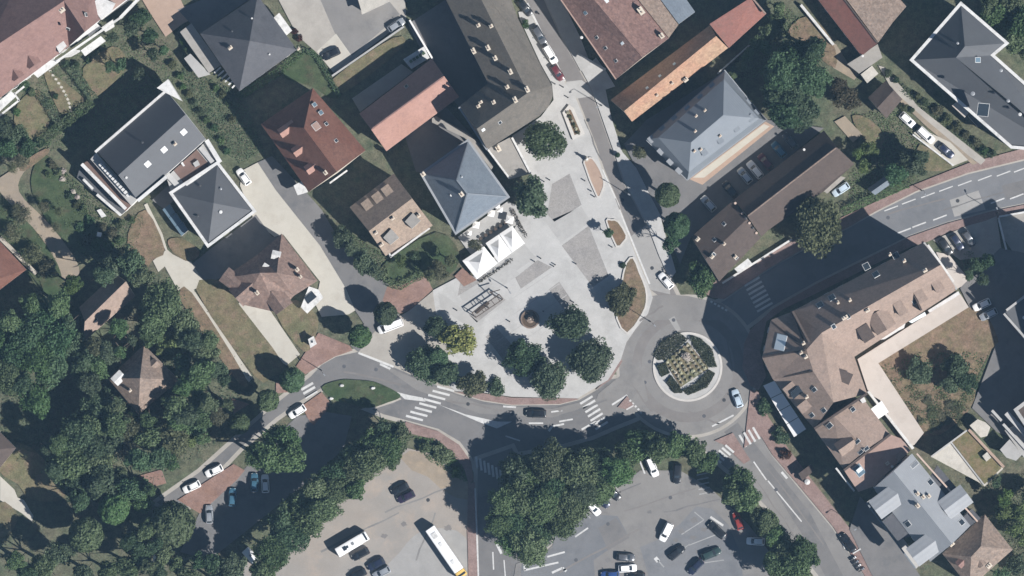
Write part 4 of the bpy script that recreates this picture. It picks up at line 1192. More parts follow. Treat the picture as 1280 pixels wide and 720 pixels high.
# repair strips, stains and cracks
RNG = random.Random(21)
for (x0, y0, x1, y1, w, m, p) in ((700, 520, 760, 500, .5, 'asphalt2', road_w), (560, 500, 640, 515, .35, 'lane', road_w), (430, 465, 500, 480, .4, 'lane', road_w), (800, 400, 830, 382, .4, 'lane', ring), (790, 480, 815, 515, .3, 'lane', ring), (905, 415, 918, 470, .3, 'lane', ring), (860, 515, 900, 530, .4, 'lane', ring),
    (960, 585, 1030, 680, .3, 'lane', road_se), (945, 600, 1000, 680, .25, 'lane', road_se), (1110, 268, 1180, 248, .3, 'lane', road_e), (1180, 262, 1270, 236, .3, 'asphalt2', road_e), (690, 650, 800, 605, .3, 'asphalt2', lot_e), (780, 640, 870, 610, .3, 'lane', lot_e), (700, 715, 800, 660, .35, 'lane', lot_e), (830, 640, 900, 625, .3, 'asphalt2', lot_e),
    (480, 640, 560, 610, .35, 'asphalt', lot_w), (400, 690, 500, 640, .4, 'asphalt', lot_w), (520, 700, 545, 640, .35, 'asphalt', lot_w), (730, 150, 752, 200, .3, 'asphalt2', road_n), (768, 230, 795, 290, .3, 'asphalt2', road_n)):
    n = 5; pts = [(x0 + (x1 - x0) * k / n + RNG.uniform(-1.2, 1.2), y0 + (y1 - y0) * k / n + RNG.uniform(-1.2, 1.2)) for k in range(n + 1)]
    for a, c in zip(pts[:-1], pts[1:]): mark('repair_strip', p, a, c, w * RNG.uniform(.7, 1.3), m)
for (x, y, r, p) in ((852, 664, 4, lot_e), (868, 650, 5, lot_e), (866, 672, 4, lot_e), (880, 662, 4, lot_e), (845, 675, 3.5, lot_e), (872, 690, 3, lot_e), (812, 640, 3, lot_e), (760, 700, 4, lot_e), (505, 655, 4, lot_w), (560, 660, 5, lot_w), (480, 670, 4, lot_w), (700, 512, 3, road_w), (900, 470, 3, ring)):
    z = gz(x, y) + 0.005; ph = RNG.uniform(0, 6)
    mk('oil_stain', [W(x + r * (1 + .35 * math.sin(3 * k + ph)) * math.cos(k * .4488), y + r * .7 * (1 + .3 * math.cos(2 * k + ph)) * math.sin(k * .4488), z) for k in range(13, -1, -1)], [list(range(14))], MT['asphalt2'] if p is lot_e else MT['lane'], p)
# ------------------------------------------------------------------ buildings
# red roofed apartment block with white balconies
b = Building('apartment_block', 'pinkish tiled apartment block with white balconies above dry garden lawns', [
    [(-20, 67, 14.4), (72, 7, 14.4), (69, 37, 11.6), (86, 58, 8.2), (-6, 127, 8.2), (-40, 100, 10)],
    [(72, 7, 14.4), (80, 1, 14.4), (106, 40, 14.4), (86, 58, 8.2), (69, 37, 11.6)],
    [(80, 1, 14.4), (116, -24, 8.2), (126, 24, 8.2), (106, 40, 14.4)],
    [(-20, 67, 14.4), (-60, 20, 8.2), (40, -60, 8.2), (116, -24, 8.2), (80, 1, 14.4), (72, 7, 14.4)]], 8.2, 'r_pink', 'w_white', cat='apartment building')
b.dormer(44, 81, 0.55, 0.83, 2.8, 4.2, 2.2, rise=1.9); b.dormer(24, 97, 0.55, 0.83, 2.4, 3.6, 1.8, rise=1.6)
b.skylight(47, 34, 0.9, 1.2); b.skylight(85, 36, .9, 1.2); b.skylight(107, 18, .9, 1.3)
b.chimney(78, 13, 0.8, 1.1, 1.6, 'r_pink'); b.vent(12, 69, .35, .6); b.vent(0, 82, .35, .6); b.chimney(24, 41, .5, .5, .8, 'dark')
b.slab('roof_terrace', [(114, 6), (124, -4), (144, 4), (139, 14), (126, 24)], 8.2, 8.9, 'white')
b.slab('annex_roof', [(116, -26), (114, 6), (126, 24), (168, -8), (150, -40)], 2.5, 8.0, 'r_pinkflat', 'w_white')
b.slab('loggia', [(54, 52), (64, 44), (70, 50), (60, 60)], 8.6, 9.9, 'w_white'); b.slab('loggia_floor', [(69, 56), (78, 49), (83, 57), (74, 66)], 8.2, 9.4, 'white')
b.slab('balcony', [(37, 88), (57, 73), (66, 76), (74, 72), (75, 76), (47, 97)], 4.4, 5.6, 'white')
b.slab('balcony', [(101, 63), (126, 45), (132, 51), (106, 70)], 3.0, 4.2, 'white')
b.slab('balcony', [(-8, 132), (14, 114), (20, 120), (-4, 142)], 4.4, 5.6, 'white')
b.slab('balcony', [(106, 40), (120, 28), (126, 34), (112, 46)], 4.4, 5.6, 'white')
b.bar('railing', (70, 77), (150, 22), 0.36, 4.4, 6.4, 'white'); b.bar('railing', (150, 22), (176, -5), 0.55, 4.4, 6.4, 'white')
b.slab('balcony', [(78, 72), (92, 62), (103, 63), (88, 71)], 2.6, 3.8, 'white'); b.slab('balcony', [(126, 34), (141, 24), (143, 33), (132, 40)], 2.6, 3.6, 'white')
b.bar('railing', (0, 144), (24, 125), .35, 3.0, 4.2, 'white'); b.bar('railing', (30, 108), (14, 121), .35, 3.0, 4.2, 'white'); b.bar('railing', (24, 126), (17, 116), .35, 3.0, 4.2, 'white')

# dark grey villa with a pyramid roof
b = Building('villa', 'dark slate pyramid roofed villa with a grey carport at its side', hip([(250, 42), (322, -6), (371, 62), (299, 114)], (312, 51), (312, 51), 6.6, 10.2), 6.6, 'r_slate', 'w_white')
b.chimney(288, 60, .6, .8, 1.0, 'white'); b.vent(315, 23); b.vent(290, 39, .25, .4, 'dark'); b.vent(337, 68); b.chimney(373, 61, .5, .5, .3, 'white')
b.slab('carport_roof', [(225, 40), (239, 29), (276, 81), (261, 91)], 2.2, 3.0, 'r_flat', 'w_grey')
b.slab('carport_roof', [(230, 73), (238, 67), (263, 93), (248, 97)], 2.0, 2.6, 'plaza2', 'w_grey')
for k in range(6): b.bar('pergola_slat', (268 + k * 4.4, 91 + k * 3.8), (276 + k * 4.0, 84 + k * 4.0), 0.35, 2.4, 2.55, 'white')
b.slab('balcony', [(342, 22), (349, 16), (365, 38), (358, 44)], 2.6, 3.6, 'white')

# modern block, two volumes with white copings
b = Building('apartment_block', 'charcoal roofed modern apartment block with stepped white terraces', [
    [(120, 188, 6.8), (207, 112, 6.8), (232, 143, 10.6), (148, 219, 10.6)], [(148, 219, 10.6), (232, 143, 10.6), (257, 174, 8.4), (172, 250, 8.4)]], 6.8, 'r_char', 'w_white', cat='apartment building')
b.bar('coping', (119, 190), (208, 113), 0.55, 6.6, 7.4, 'white'); b.bar('coping', (172, 251), (208, 221), 0.7, 8.2, 8.9, 'white')
for x, y in ((205, 187), (184.5, 205), (229.5, 165)): b.skylight(x, y, 1.3, 1.3, 'skyglass')
b.chimney(219, 180, .6, .6, .9, 'white'); b.vent(158, 222, .3, .5); b.vent(178, 178, .3, .5, 'dark')
b.slab('terrace', [(196, 110), (210, 99), (227, 126), (207, 116)], 3.0, 7.6, 'white', 'w_white')
b.slab('terrace', [(113, 199), (120, 191), (172, 249), (164, 257)], 2.0, 6.6, 'plaza2', 'w_white')
for k in range(12):
    t = k / 11; x = 123 + 34 * t; y = 206 + 38 * t
    b.slab('terrace_screen', [(x, y), (x + 3.6, y - 3), (x + 6.0, y - 0.4), (x + 2.4, y + 2.6)], 6.6, 7.5, 'white')
b.slab('terrace', [(101, 206), (113, 199), (164, 257), (157, 264)], 1.0, 4.2, 'deck', 'w_white')
b.bar('parapet', (102, 205), (157, 261), 0.75, 3.6, 5.3, 'white')
b.slab('terrace', [(96, 222), (101, 206), (157, 264), (150, 270)], 0.2, 1.8, 'r_char', 'w_white')
b.bar('parapet', (104, 224), (116, 236), 0.55, 1.2, 2.8, 'white'); b.bar('parapet', (121, 243), (151, 269), 0.6, 1.2, 2.8, 'white')
b.slab('steps', [(121, 263), (126, 261), (133, 270), (127, 272)], 0.0, 0.6, 'white')
b.slab('wing_terrace', [(208, 222), (219, 211), (247, 186), (258, 176), (273, 203), (214, 240)], 1.0, 7.0, 'plaza2', 'w_white')
b.slab('deck', [(217, 213), (246, 187), (262, 206), (232, 231)], 7.0, 7.06, 'deck')
b.slab('deck_kerb', [(226, 204), (228, 202), (231, 207), (229, 208)], 7.0, 7.7, 'white'); b.bar('parapet', (233, 232), (272, 204), .4, 7.0, 7.6, 'white')
b.bar('parapet', (250, 184), (266, 203), 1.0, 7.0, 7.5, 'plaza'); b.bar('parapet', (209, 218), (226, 236), 1.2, 7.0, 7.4, 'plaza')
b.slab('lift_box', [(241, 204), (247, 200), (250, 206), (244, 209)], 7.0, 7.5, 'plaza2')
b.bar('coping', (258, 175), (275, 203), 1.0, 6.8, 7.7, 'white'); b.slab('light_well', [(190, 250), (212, 230), (222, 246), (205, 262)], 0.1, 0.5, 'asphalt2')
c = Building('apartment_block', 'charcoal pyramid roofed block with a thick white coping, next to the brown deck', hip([(213, 241), (272, 203), (319, 264), (260, 308)], (267, 254), (267, 254), 7.6, 10.0), 7.6, 'r_char', 'w_white', cat='apartment building')
c.ring('coping', 0.65, 7.3, 7.95, 'white', 0.25); c.vent(276, 265, .4, .6); c.vent(250, 232, .3, .5, 'dark'); c.vent(276, 236, .3, .5, 'metal'); c.vent(247, 270, .3, .5, 'dark')
for k in range(3): c.slab('glass_lean_to', [(203 + k * 8, 262 + k * 11), (212 + k * 8, 255 + k * 11), (219 + k * 8, 266 + k * 11), (211 + k * 8, 273 + k * 11)], 0.1, 2.3 + .1 * k, 'veranda', 'w_grey')

# red brown hipped house with dormers
b = Building('house', 'red brown hipped house with three dormers above the dark side street', [
    [(326, 155, 8.0), (391, 110, 8.0), (380, 160, 13.2)], [(391, 110, 8.0), (457, 188, 8.0), (421, 215, 13.2), (380, 160, 13.2)], [(326, 155, 8.0), (380, 160, 13.2), (421, 215, 13.2), (386, 240, 8.0)]], 8.0, 'r_red', 'w_cream')
for x, y in ((351, 167), (368, 191), (384, 213)): b.dormer(x, y, -0.82, 0.57, 1.9, 3.8, 1.5, 'r_salmon', rise=1.1)
b.skylight(393, 131, 1, 1.3, 'veranda'); b.skylight(401, 141, 1, 1.3, 'veranda'); b.skylight(395, 158, 1.8, 2.2, 'r_pinkflat'); b.skylight(408, 155, .8, 1, 'glass')
b.skylight(420, 176, .8, 1); b.chimney(407, 216, .6, .8, 1.2, 'white'); b.bar('gutter', (412, 229), (434, 213), .35, 7.7, 8.2, 'white')
b.slab('balcony', [(367, 232), (378, 226), (385, 240), (372, 244)], 2.6, 3.8, 'white')

# salmon gabled house
b = Building('house', 'salmon and maroon gabled house beside a dry lawn with a white terrace', [
    [(449, 142, 6.0), (540, 73, 6.0), (555, 95, 9.2), (464, 162, 9.2)], [(464, 162, 9.2), (555, 95, 9.2), (574, 121, 6.0), (483, 189, 6.0)]], 6.0, 'r_salmon', 'w_pink')
b.bar('ridge_cap', (465, 161), (554, 96), .3, 9.0, 9.3, 'r_pink'); b.skylight(508, 108, .8, 1)
b.slab('back_terrace', [(440, 123), (502, 80), (516, 90), (450, 140)], 0.0, 0.35, 'yard', 'w_grey')
b.slab('terrace', [(504, 74), (530, 58), (537, 72), (514, 86)], 1.4, 3.0, 'white', 'w_white')
for k in range(5): b.slab('terrace_pot', [(511 + k * 4, 76 - k * 2.5), (514 + k * 4, 74 - k * 2.5), (516 + k * 4, 77 - k * 2.5), (513 + k * 4, 79 - k * 2.5)], 3.0, 3.5, 'f_dark')
b.bar('garden_wall', (512, 25), (541, 74), .4, 0.0, 2.2, 'w_white')

# ochre house with dormers and a white balcony
b = Building('house', 'ochre tiled house with three tan dormers and a white balcony', [
    [(437, 259, 7.6), (492, 217, 7.6), (515, 248, 10.6), (461, 289, 10.6)], [(461, 289, 10.6), (515, 248, 10.6), (541, 282, 7.6), (482, 320, 7.6)]], 7.6, 'r_ochre', 'w_cream')
for x, y in ((456, 252), (469, 243), (481, 234)): b.dormer(x, y, -0.6, -0.8, 1.7, 2.6, 1.1, 'r_ochre', 'shed', rise=0.4)
b.slab('flat_dormer', [(479, 297), (489, 286), (499, 297), (488, 306)], 8.2, 10.0, 'r_flat', 'w_cream'); b.slab('flat_dormer', [(506, 277), (516, 266), (526, 276), (515, 286)], 8.2, 10.0, 'r_flat', 'w_cream')
b.chimney(491, 273, .5, .6, 1.0, 'dark'); b.chimney(470, 291, .5, .6, 1, 'dark'); b.chimney(523, 270, .6, .9, 1.2); b.chimney(477, 306, .5, .8, 1.0, 'dark')
b.bar('balcony_rail', (488, 321), (537, 285), .4, 5.6, 6.7, 'white'); b.slab('balcony', [(484, 318), (535, 281), (538, 286), (488, 322)], 5.2, 5.6, 'r_pinkflat'); b.bar('balcony_rail', (486, 315), (489, 322), .35, 5.6, 6.7, 'white')

# blue slate hipped house
b = Building('house', 'blue slate hipped house behind the cafe terrace', hip([(527, 217), (585, 176), (635, 246), (570, 291)], (571, 225), (584, 242), 8.0, 12.2)[0:0] + [
    [(527, 217, 8.0), (585, 176, 8.0), (571, 225, 12.8)], [(585, 176, 8.0), (635, 246, 8.0), (584, 242, 12.8), (571, 225, 12.8)], [(635, 246, 8.0), (570, 291, 8.0), (584, 242, 12.8)], [(570, 291, 8.0), (527, 217, 8.0), (571, 225, 12.8), (584, 242, 12.8)]], 8.0, 'r_blue', 'w_cream')
b.ring('gutter', 0.6, 7.7, 8.1, 'r_zincpale', 0.35)
b.chimney(577, 243, .7, .9, 1.6, 'white'); b.vent(564, 244, .3, .6); b.vent(570, 262, .4, .7); b.chimney(529, 218, .8, .8, 1.6, 'white'); b.vent(577, 221, .25, .5, 'metal')
for p, q in (((527, 217), (571, 225)), ((585, 178), (571, 225)), ((571, 225), (584, 242)), ((634, 246), (584, 242)), ((570, 290), (584, 242))):
    A = b.plane(*p)[0]; Bq = b.plane(*q)[0]; A.z = b.zm(8.05) if p != (571, 225) else b.zm(12.8); Bq.z = b.zm(12.8)
    d = (Bq - A).normalized(); u = d.cross(Vector((0, 0, 1))).normalized(); n_ = u.cross(d)
    obox('hip_cap', (A + Bq) / 2, d, u, n_, (Bq - A).length, 0.28, 0.0, 0.10, MT['r_zinc'], b.root)

# long building along the north street
b = Building('long_building', 'long grey brown block with a rounded end beside the north street', [
    [(545, -25, 12.6), (582, -40, 16.2), (660, 116, 16.2), (610, 104, 12.6)],
    [(582, -40, 16.2), (625, -40, 12.6), (647, 22, 12.6), (676, 82, 12.6), (690, 107, 12.6), (660, 116, 16.2)],
    [(660, 116, 16.2), (690, 107, 12.6), (691, 120, 12.6)], [(660, 116, 16.2), (691, 120, 12.6), (686, 133, 12.6)], [(660, 116, 16.2), (686, 133, 12.6), (674, 145, 12.6)],
    [(660, 116, 16.2), (674, 145, 12.6), (609, 187, 12.6), (596, 161, 16.2)],
    [(574, 133, 12.6), (610, 104, 12.6), (660, 116, 16.2), (596, 161, 16.2)], [(574, 133, 12.6), (596, 161, 16.2), (609, 187, 12.6)]], 12.6, 'r_olive', 'w_cream', cat='apartment building')
for x, y, l in ((592, 64, 1.6), (598, 32, .8), (614, 33, .8), (610, 60, 1.4), (619, 73, 1.2), (634, 109, .9), (598, 133, .7), (617, 128, .9), (644, 125, 1.6), (659, 112, 1.6), (638, 90, 1.4), (601, 128, .6)):
    b.chimney(x, y, .65, l * .75, 1.7, 'stone')
b.bar('gutter', (574, 134), (609, 187), .5, 12.3, 12.8, 'r_zincpale')
b.skylight(625, 153, .8, 1); b.skylight(604, 162, .8, .9, 'skyglass'); b.skylight(655, 60, .8, 1); b.skylight(640, 20, .8, 1)
c = Building('annex', 'low grey flat roofed annex with white edges beside the plaza tree', flat([(610, 186), (639, 171), (664, 217), (637, 224)], 4.6), 4.6, 'r_flat', 'w_cream', cat='annex')
c.bar('white_edge', (610, 187), (637, 223), .4, 4.4, 4.85, 'white'); c.bar('white_edge', (640, 172), (663, 216), .45, 4.4, 4.85, 'white'); c.chimney(623, 186, .8, 1.2, .9, 'dark')
# passage wall between the blue house and the long building
t = thing('passage_wall', W(570, 165), 'thick grey wall with wide coping beside the blue slate house', 'wall')
prism('coping', [(540, 148), (545, 145), (582, 165), (592, 173), (617, 208), (614, 212), (588, 178), (580, 172), (540, 153)], 2.6, 3.0, MT['r_flat'], t)
prism('wall', [(541, 149), (545, 146.5), (582, 166), (591, 174), (615, 208), (613.6, 210), (588.5, 176.5), (580, 170.5), (541, 152)], -0.1, 2.6, MT['w_grey'], t)

# mottled tile block
b = Building('townhouse', 'large mottled clay tiled block facing the north street', [
    [(688, -18, 8.6), (770, 99, 8.6), (803, 72, 12.4), (728, -18, 12.4)], [(728, -18, 12.4), (803, 72, 12.4), (836, 48, 8.6), (783, -18, 8.6)]], 8.6, 'r_mott', 'w_cream', cat='town house')
b.chimney(801, 14, 1.0, 1.6, 2.0); b.chimney(827, 45, .8, 1.0, 1.6, 'white'); b.vent(727, 47, .35, .5)
for x, y in ((746, 47), (757, 60), (770, 76)): b.skylight(x, y, .7, .9)
b.skylight(732, 16, .9, 1.0, 'veranda'); b.skylight(778, 54, .7, .9, 'skyglass'); b.skylight(758, 1, 1, 1, 'skyglass')
b.bar('gutter', (689, -18), (770, 99), .3, 8.3, 8.8, 'r_pinkflat')
c = Building('annex', 'grey brown shed roof wedged against the mottled clay block', [[(784, -18, 8.4), (812, -18, 7.4), (848, 31, 7.4), (836, 47.5, 8.4)]], 7.2, 'r_old', 'w_cream', cat='annex')
c = Building('annex', 'blue grey sheet metal roof on a low annex by the mottled block', [[(813, -18, 7.0), (846, -18, 6.2), (869, 15, 6.2), (848.5, 30, 7.0)]], 6.0, 'r_blue', 'w_grey', cat='annex')

# long orange roof
b = Building('barn', 'long narrow barn with a dark and orange pantile roof', [
    [(763, 125, 5.0), (888, 31, 5.0), (895, 45, 7.6), (780, 139, 7.6)], [(780, 139, 7.6), (895, 45, 7.6), (910, 60, 5.4), (790, 152, 5.4)]], 5.0, 'r_orange', 'stone', cat='barn')
b.chimney(857, 100, .7, .9, 1.2); b.chimney(840, 104, .4, .4, .6, 'dark'); b.chimney(821, 119, .4, .4, .6, 'dark')
for x, y in ((809, 110), (825, 95), (843, 80)): b.skylight(x, y, .7, .9, 'skyglass')
b.slab('eaves_step', [(775, 128), (783, 134), (786, 142), (778, 138)], 4, 6.2, 'r_old')
c = Building('outbuilding', 'plain red tiled roof continuing the orange barn', [[(887, 30, 6.8), (940, -4, 6.8), (958, 17, 5.6), (911, 60, 5.6)]], 5.4, 'r_rust', 'stone', cat='outbuilding')
c.bar('gutter', (940, -3), (957, 17), .35, 6.4, 6.9, 'r_tan')

# zinc mansard building
O = [(808, 175), (906, 88), (957, 150), (859, 225)]; I = [(823, 172), (905, 99), (949, 148), (861, 215)]; r1, r2 = (864, 178), (904, 144)
E0, E1, E2 = 7.0, 9.2, 11.6
f = [[(*O[i], E0), (*O[(i + 1) % 4], E0), (*I[(i + 1) % 4], E1), (*I[i], E1)] for i in range(4)]
f += [[(*I[0], E1), (*I[1], E1), (*r2, E2), (*r1, E2)], [(*I[1], E1), (*I[2], E1), (*r2, E2)], [(*I[2], E1), (*I[3], E1), (*r1, E2), (*r2, E2)], [(*I[3], E1), (*I[0], E1), (*r1, E2)]]
b = Building('town_hall', 'zinc mansard building with white dormers between barn and car court', f, E0, 'r_zinc', 'w_cream', cat='public building')
for x, y in ((811, 171), (826, 159), (841, 146), (857, 133), (873, 119), (888, 105)): b.dormer(x + 1, y + 1, -0.66, -0.75, 1.0, 1.3, 1.2, 'r_zincpale', 'shed', rise=.2)
for x, y in ((924, 112), (936, 127), (946, 140)): b.dormer(x, y, 0.77, -0.63, 1.0, 1.2, 1.1, 'r_zinc', 'shed', rise=.2)
for x, y in ((824, 191), (836, 204), (847, 215)): b.dormer(x, y, -0.7, 0.7, 1.1, 1.3, 1.2, 'r_zincpale', 'shed', rise=.2)
for x, y in ((880, 189), (900, 174), (920, 159), (938, 146)): b.dormer(x + 2, y + 4, 0.6, 0.8, 1.0, 1.2, 1.0, 'r_zinc', 'shed', rise=.2)
for x, y in ((881, 138), (870, 145), (869, 164), (900, 170), (876, 187), (868, 189)): b.chimney(x, y, .4, .5, .5, 'dark')
b.ring('gutter', .3, E0 - .3, E0 + .06, 'r_zincpale', .12)

# brown barns along the east road
b = Building('row_building', 'grey brown low block with small roof lights beside a round green tree', gable((864, 296), (917, 250), (951, 297), (899, 352), 5.0, 6.6), 5.0, 'r_brown', 'w_cream', cat='building')
for x, y in ((893, 300), (905, 280), (892, 318), (920, 322)): b.skylight(x, y, .8, .9, 'glass')
b.chimney(872, 299, .6, .8, .9, 'white'); b.chimney(890, 321, .6, .7, .9, 'stone'); b.chimney(905, 305, .5, .5, .8, 'stone'); b.chimney(919, 321, .5, .6, .7, 'w_pink')
for k in range(7): b.vent(919 + k * 4.4, 254 + k * 6.2, .3, .5, 'dark' if k % 2 else 'w_pink')
b.slab('lean_to', [(918, 336), (935, 323), (940, 329), (923, 341)], 2.6, 4.4, 'white', 'w_white')
c = Building('row_building', 'long plain brown gabled building beside the large olive tree', [
    [(917.5, 249.5, 5.0), (1030, 163, 5.0), (1046, 184, 7.4), (934, 270, 7.4)], [(934, 270, 7.4), (1046, 184, 7.4), (1068, 205, 5.0), (1030, 239, 5.0), (960, 288, 5.0), (952, 296, 5.0)]], 5.0, 'r_brown', 'w_cream', cat='building')
c.bar('ridge_cap', (935, 270), (1045, 185), .3, 7.2, 7.5, 'r_old'); c.vent(1005, 187, .3, .5); c.slab('porch', [(1028, 238), (1050, 220), (1057, 222), (1034, 242)], 2.2, 3.0, 'r_flat', 'w_grey')

# rust red building and its annex
b = Building('building', 'rust red gabled slope with a grey annex at its end', [[(1012, -14, 5.4), (1040, -22, 7.4), (1097, 54, 7.4), (1077, 70, 5.4)]], 5.3, 'r_rust', 'w_cream')
c = Building('building', 'grey brown broad roof behind the rust red slope', [[(1041, -24, 7.4), (1080, -52, 5.8), (1133, 8, 5.8), (1116, 28, 6.6), (1098, 53, 7.4)]], 5.7, 'r_old', 'w_cream')
b.slab('annex_roof', [(1059, 80), (1076, 69.5), (1097, 55), (1103, 72), (1074, 92)], 0, 3.0, 'r_flat', 'w_grey'); b.bar('ridge_cap', (1041, -20), (1096.5, 53.5), .3, 7.3, 7.5, 'r_brown'); b.vent(1078, 70, .3, .6)
b.slab('annex_roof', [(1076, 93), (1090, 82), (1098, 92), (1084, 104)], 0, 2.6, 'r_gravel', 'w_grey')
b = Building('garage', 'low brown roofed garage standing beside the narrow lane', gable((1085, 122), (1107, 101), (1128, 124), (1108, 148), 2.8, 3.8), 2.8, 'r_brown', 'w_cream', cat='garage')

# big dark block with white parapet
b = Building('apartment_block', 'charcoal roofed block outlined by a broad white parapet beside the lane', [
    [(1139, 75, 9.0), (1201, 4, 9.0), (1206, 58, 12.4), (1195, 72, 12.4)], [(1201, 4, 9.0), (1259, 54, 9.0), (1241, 69, 9.0), (1206, 58, 12.4)],
    [(1139, 75, 9.0), (1195, 72, 12.4), (1272, 135, 12.4), (1330, 190, 9.0), (1264, 184, 9.0)], [(1195, 72, 12.4), (1206, 58, 12.4), (1241, 69, 9.0), (1330, 148, 9.0), (1330, 190, 9.0), (1272, 135, 12.4)]], 9.0, 'r_char', 'w_white', cat='apartment building')
b.ring('parapet', 0.68, 8.5, 9.25, 'white', 0.3)
b.skylight(1229, 137, 2.6, 3.4, 'glass'); b.skylight(1222, 75, 1.2, 1.4, 'veranda'); b.vent(1216, 117, .5, .4, 'metal'); b.vent(1197, 54, .3, .4, 'metal'); b.vent(1260, 126, .4, .5, 'metal'); b.vent(1275, 143, .4, .5); b.vent(1251, 88, .4, .5, 'metal')
b.slab('balcony', [(1190, 132), (1196, 127), (1211, 141), (1206, 147)], 4, 5.2, 'terrace'); b.slab('balcony', [(1210, 145), (1214, 142), (1228, 156), (1223, 160)], 3, 4.0, 'r_char', 'w_grey')

# corner block (three wings)
e, r = 12.0, 15.8
E1, E2_, R1, R2, E3, In = (1154, 303), (991, 389), (1176, 331), (1027, 416), (1196, 362), (1068, 446)
Pp, R3, R4 = (1008, 437), (1017, 465), (1042, 503)
b = Building('corner_block', 'tan tiled corner block with dormers bending round the roundabout side street', [
    [(*E1, e), (*R1, r), (*R2, r), (*E2_, e)], [(*R1, r), (*E3, e), (*In, e), (*R2, r)], [(*E2_, e), (*R2, r), (*Pp, r)], [(*E2_, e), (*Pp, r), (964, 400, e)], [(964, 400, e), (*Pp, r), (953, 448, e)],
    [(953, 448, e), (*Pp, r), (*R3, r), (966, 474, e)], [(*Pp, r), (*R2, r), (*R3, r)], [(*R2, r), (*In, e), (1084, 492, e), (*R4, r), (*R3, r)], [(*R3, r), (*R4, r), (1018, 536, e), (966, 474, e)]], e, 'r_tan', 'w_pink', cat='apartment building')
for x, y in ((1171, 358), (1150, 371), (1125, 387)): b.dormer(x + 4, y + 5, 0.53, 0.85, 1.7, 3.0, 2.3, 'r_tan', 'shed', rise=.3)
b.dormer(1107, 411, 0.53, 0.85, 4.6, 4.4, 2.2, 'r_tan', 'gable', rise=2.0); b.dormer(1086, 424, 0.53, 0.85, 2.4, 3.4, 2.6, 'r_brown', 'shed', rise=.2); b.dormer(1062, 474, 0.9, 0.4, 2.2, 3.2, 2.4, 'r_brown', 'shed', rise=.2); b.dormer(1000, 512, -0.77, 0.64, 1.7, 2.6, 2.0, 'r_tan', 'shed', rise=.3); b.dormer(982, 490, -0.77, 0.64, 1.7, 2.6, 2.0, 'r_tan', 'shed', rise=.3)
for x, y in ((1040, 372), (1095, 343), (1025, 381), (1083, 333), (1120, 320)): b.skylight(x, y, 1.5, 1.6, 'glass')
for x, y, l in ((1084, 388, .8), (1056, 397, 1.2), (1156, 338, .8), (1130, 326, .6), (1029, 440, .8), (1025, 458, .8), (1007, 446, .7), (1001, 441, .6), (1004, 429, .6), (1047, 378, .4), (1112, 318, .5), (1062, 375, .5), (1008, 496, .6)): b.chimney(x, y, .6, l, 1.1, 'w_cream')
for x, y in ((1042, 408), (1060, 396), (1018, 487), (1006, 506), (1015, 519), (1030, 513), (978, 447), (1143, 377)): b.skylight(x, y, 1.0, 1.3, 'glass')
b.slab('roof_deck', [(1010, 428), (1025, 424), (1026, 440), (1017, 462), (1009, 448)], 14.4, 15.5, 'r_blue', 'w_grey')
b.skylight(976, 428, 3.6, 2.8, 'skyglass')
for p, q in (((991, 389), (1008, 437)), ((964, 402), (1007, 436)), ((954, 446), (1007, 438)), ((968, 473), (1016, 464))):
    A = W(*p, b.zm(e)); Bq = W(*q, b.zm(r)); d = (Bq - A).normalized(); u = d.cross(Vector((0, 0, 1))).normalized(); n_ = u.cross(d)
    obox('hip_cap', (A + Bq) / 2, d, u, n_, (Bq - A).length, 0.35, 0.0, 0.16, MT['r_brown'], b.root)
b.bar('party_wall', (991, 389), (1012, 428), .5, 12, 15.6, 'r_brown'); b.bar('party_wall', (1136, 354), (1152, 388), .4, 12, 14.2, 'r_brown'); b.bar('party_wall', (1018, 536), (1084, 492), .5, 12, 13.6, 'r_brown')
b.bar('verge', (1155, 303), (1196, 362), .45, 12, 12.3, 'plaza2')
b.slab('sun_lounge', [(1060, 432), (1076, 425), (1081, 433), (1068, 441)], 10.5, 11.9, 'r_ochre', 'w_white'); b.slab('sun_lounge', [(1050, 448), (1056, 446), (1066, 466), (1060, 470)], 10.5, 11.9, 'r_ochre', 'w_white')
b.slab('balcony', [(1060, 441), (1078, 428), (1082, 432), (1067, 445)], 8, 9.2, 'white'); b.slab('balcony', [(1054, 451), (1066, 446), (1072, 470), (1066, 476)], 8, 9.2, 'white')
b.slab('balcony', [(1106, 424), (1124, 413), (1130, 410), (1132, 404), (1098, 425)], 7, 8.2, 'white'); b.slab('balcony', [(1136, 402), (1156, 390), (1158, 394), (1140, 404)], 7, 8.2, 'skyglass'); b.slab('balcony', [(1160, 388), (1198, 364), (1200, 368), (1162, 391)], 7, 8, 'white')
dk = b.slab('roof_hatch', [(988, 491), (1000, 480), (1006, 487), (992, 499)], 12.6, 13.8, 'glass', 'white')
for k in range(4):      # awning panels
    p0 = Vector((954, 482)).lerp(Vector((993, 547)), k / 4); p1 = Vector((954, 482)).lerp(Vector((993, 547)), (k + .96) / 4)
    q0 = Vector((968, 476)).lerp(Vector((1008, 537)), k / 4); q1 = Vector((968, 476)).lerp(Vector((1008, 537)), (k + .96) / 4)
    v = [W(*p0, 3.4), W(*p1, 3.4), W(*q1, 4.2), W(*q0, 4.2)]
    v += [x - Vector((0, 0, .1)) for x in v]
    mk('awning_panel', v, [[0, 1, 2, 3], [7, 6, 5, 4], [0, 4, 5, 1], [1, 5, 6, 2], [2, 6, 7, 3], [3, 7, 4, 0]], MT['canvas'], b.root)
c = Building('corner_wing', 'tan tiled wing with a big gable dormer, between corner block and zinc block', [[(1018.6, 537, 10.4), (1042, 520, 12.6), (1083, 562, 12.6), (1054, 586, 10.4)], [(1042, 520, 12.6), (1078, 497, 10.4), (1112, 542, 10.4), (1083, 562, 12.6)]], 10.4, 'r_tan', 'w_pink', cat='apartment building')
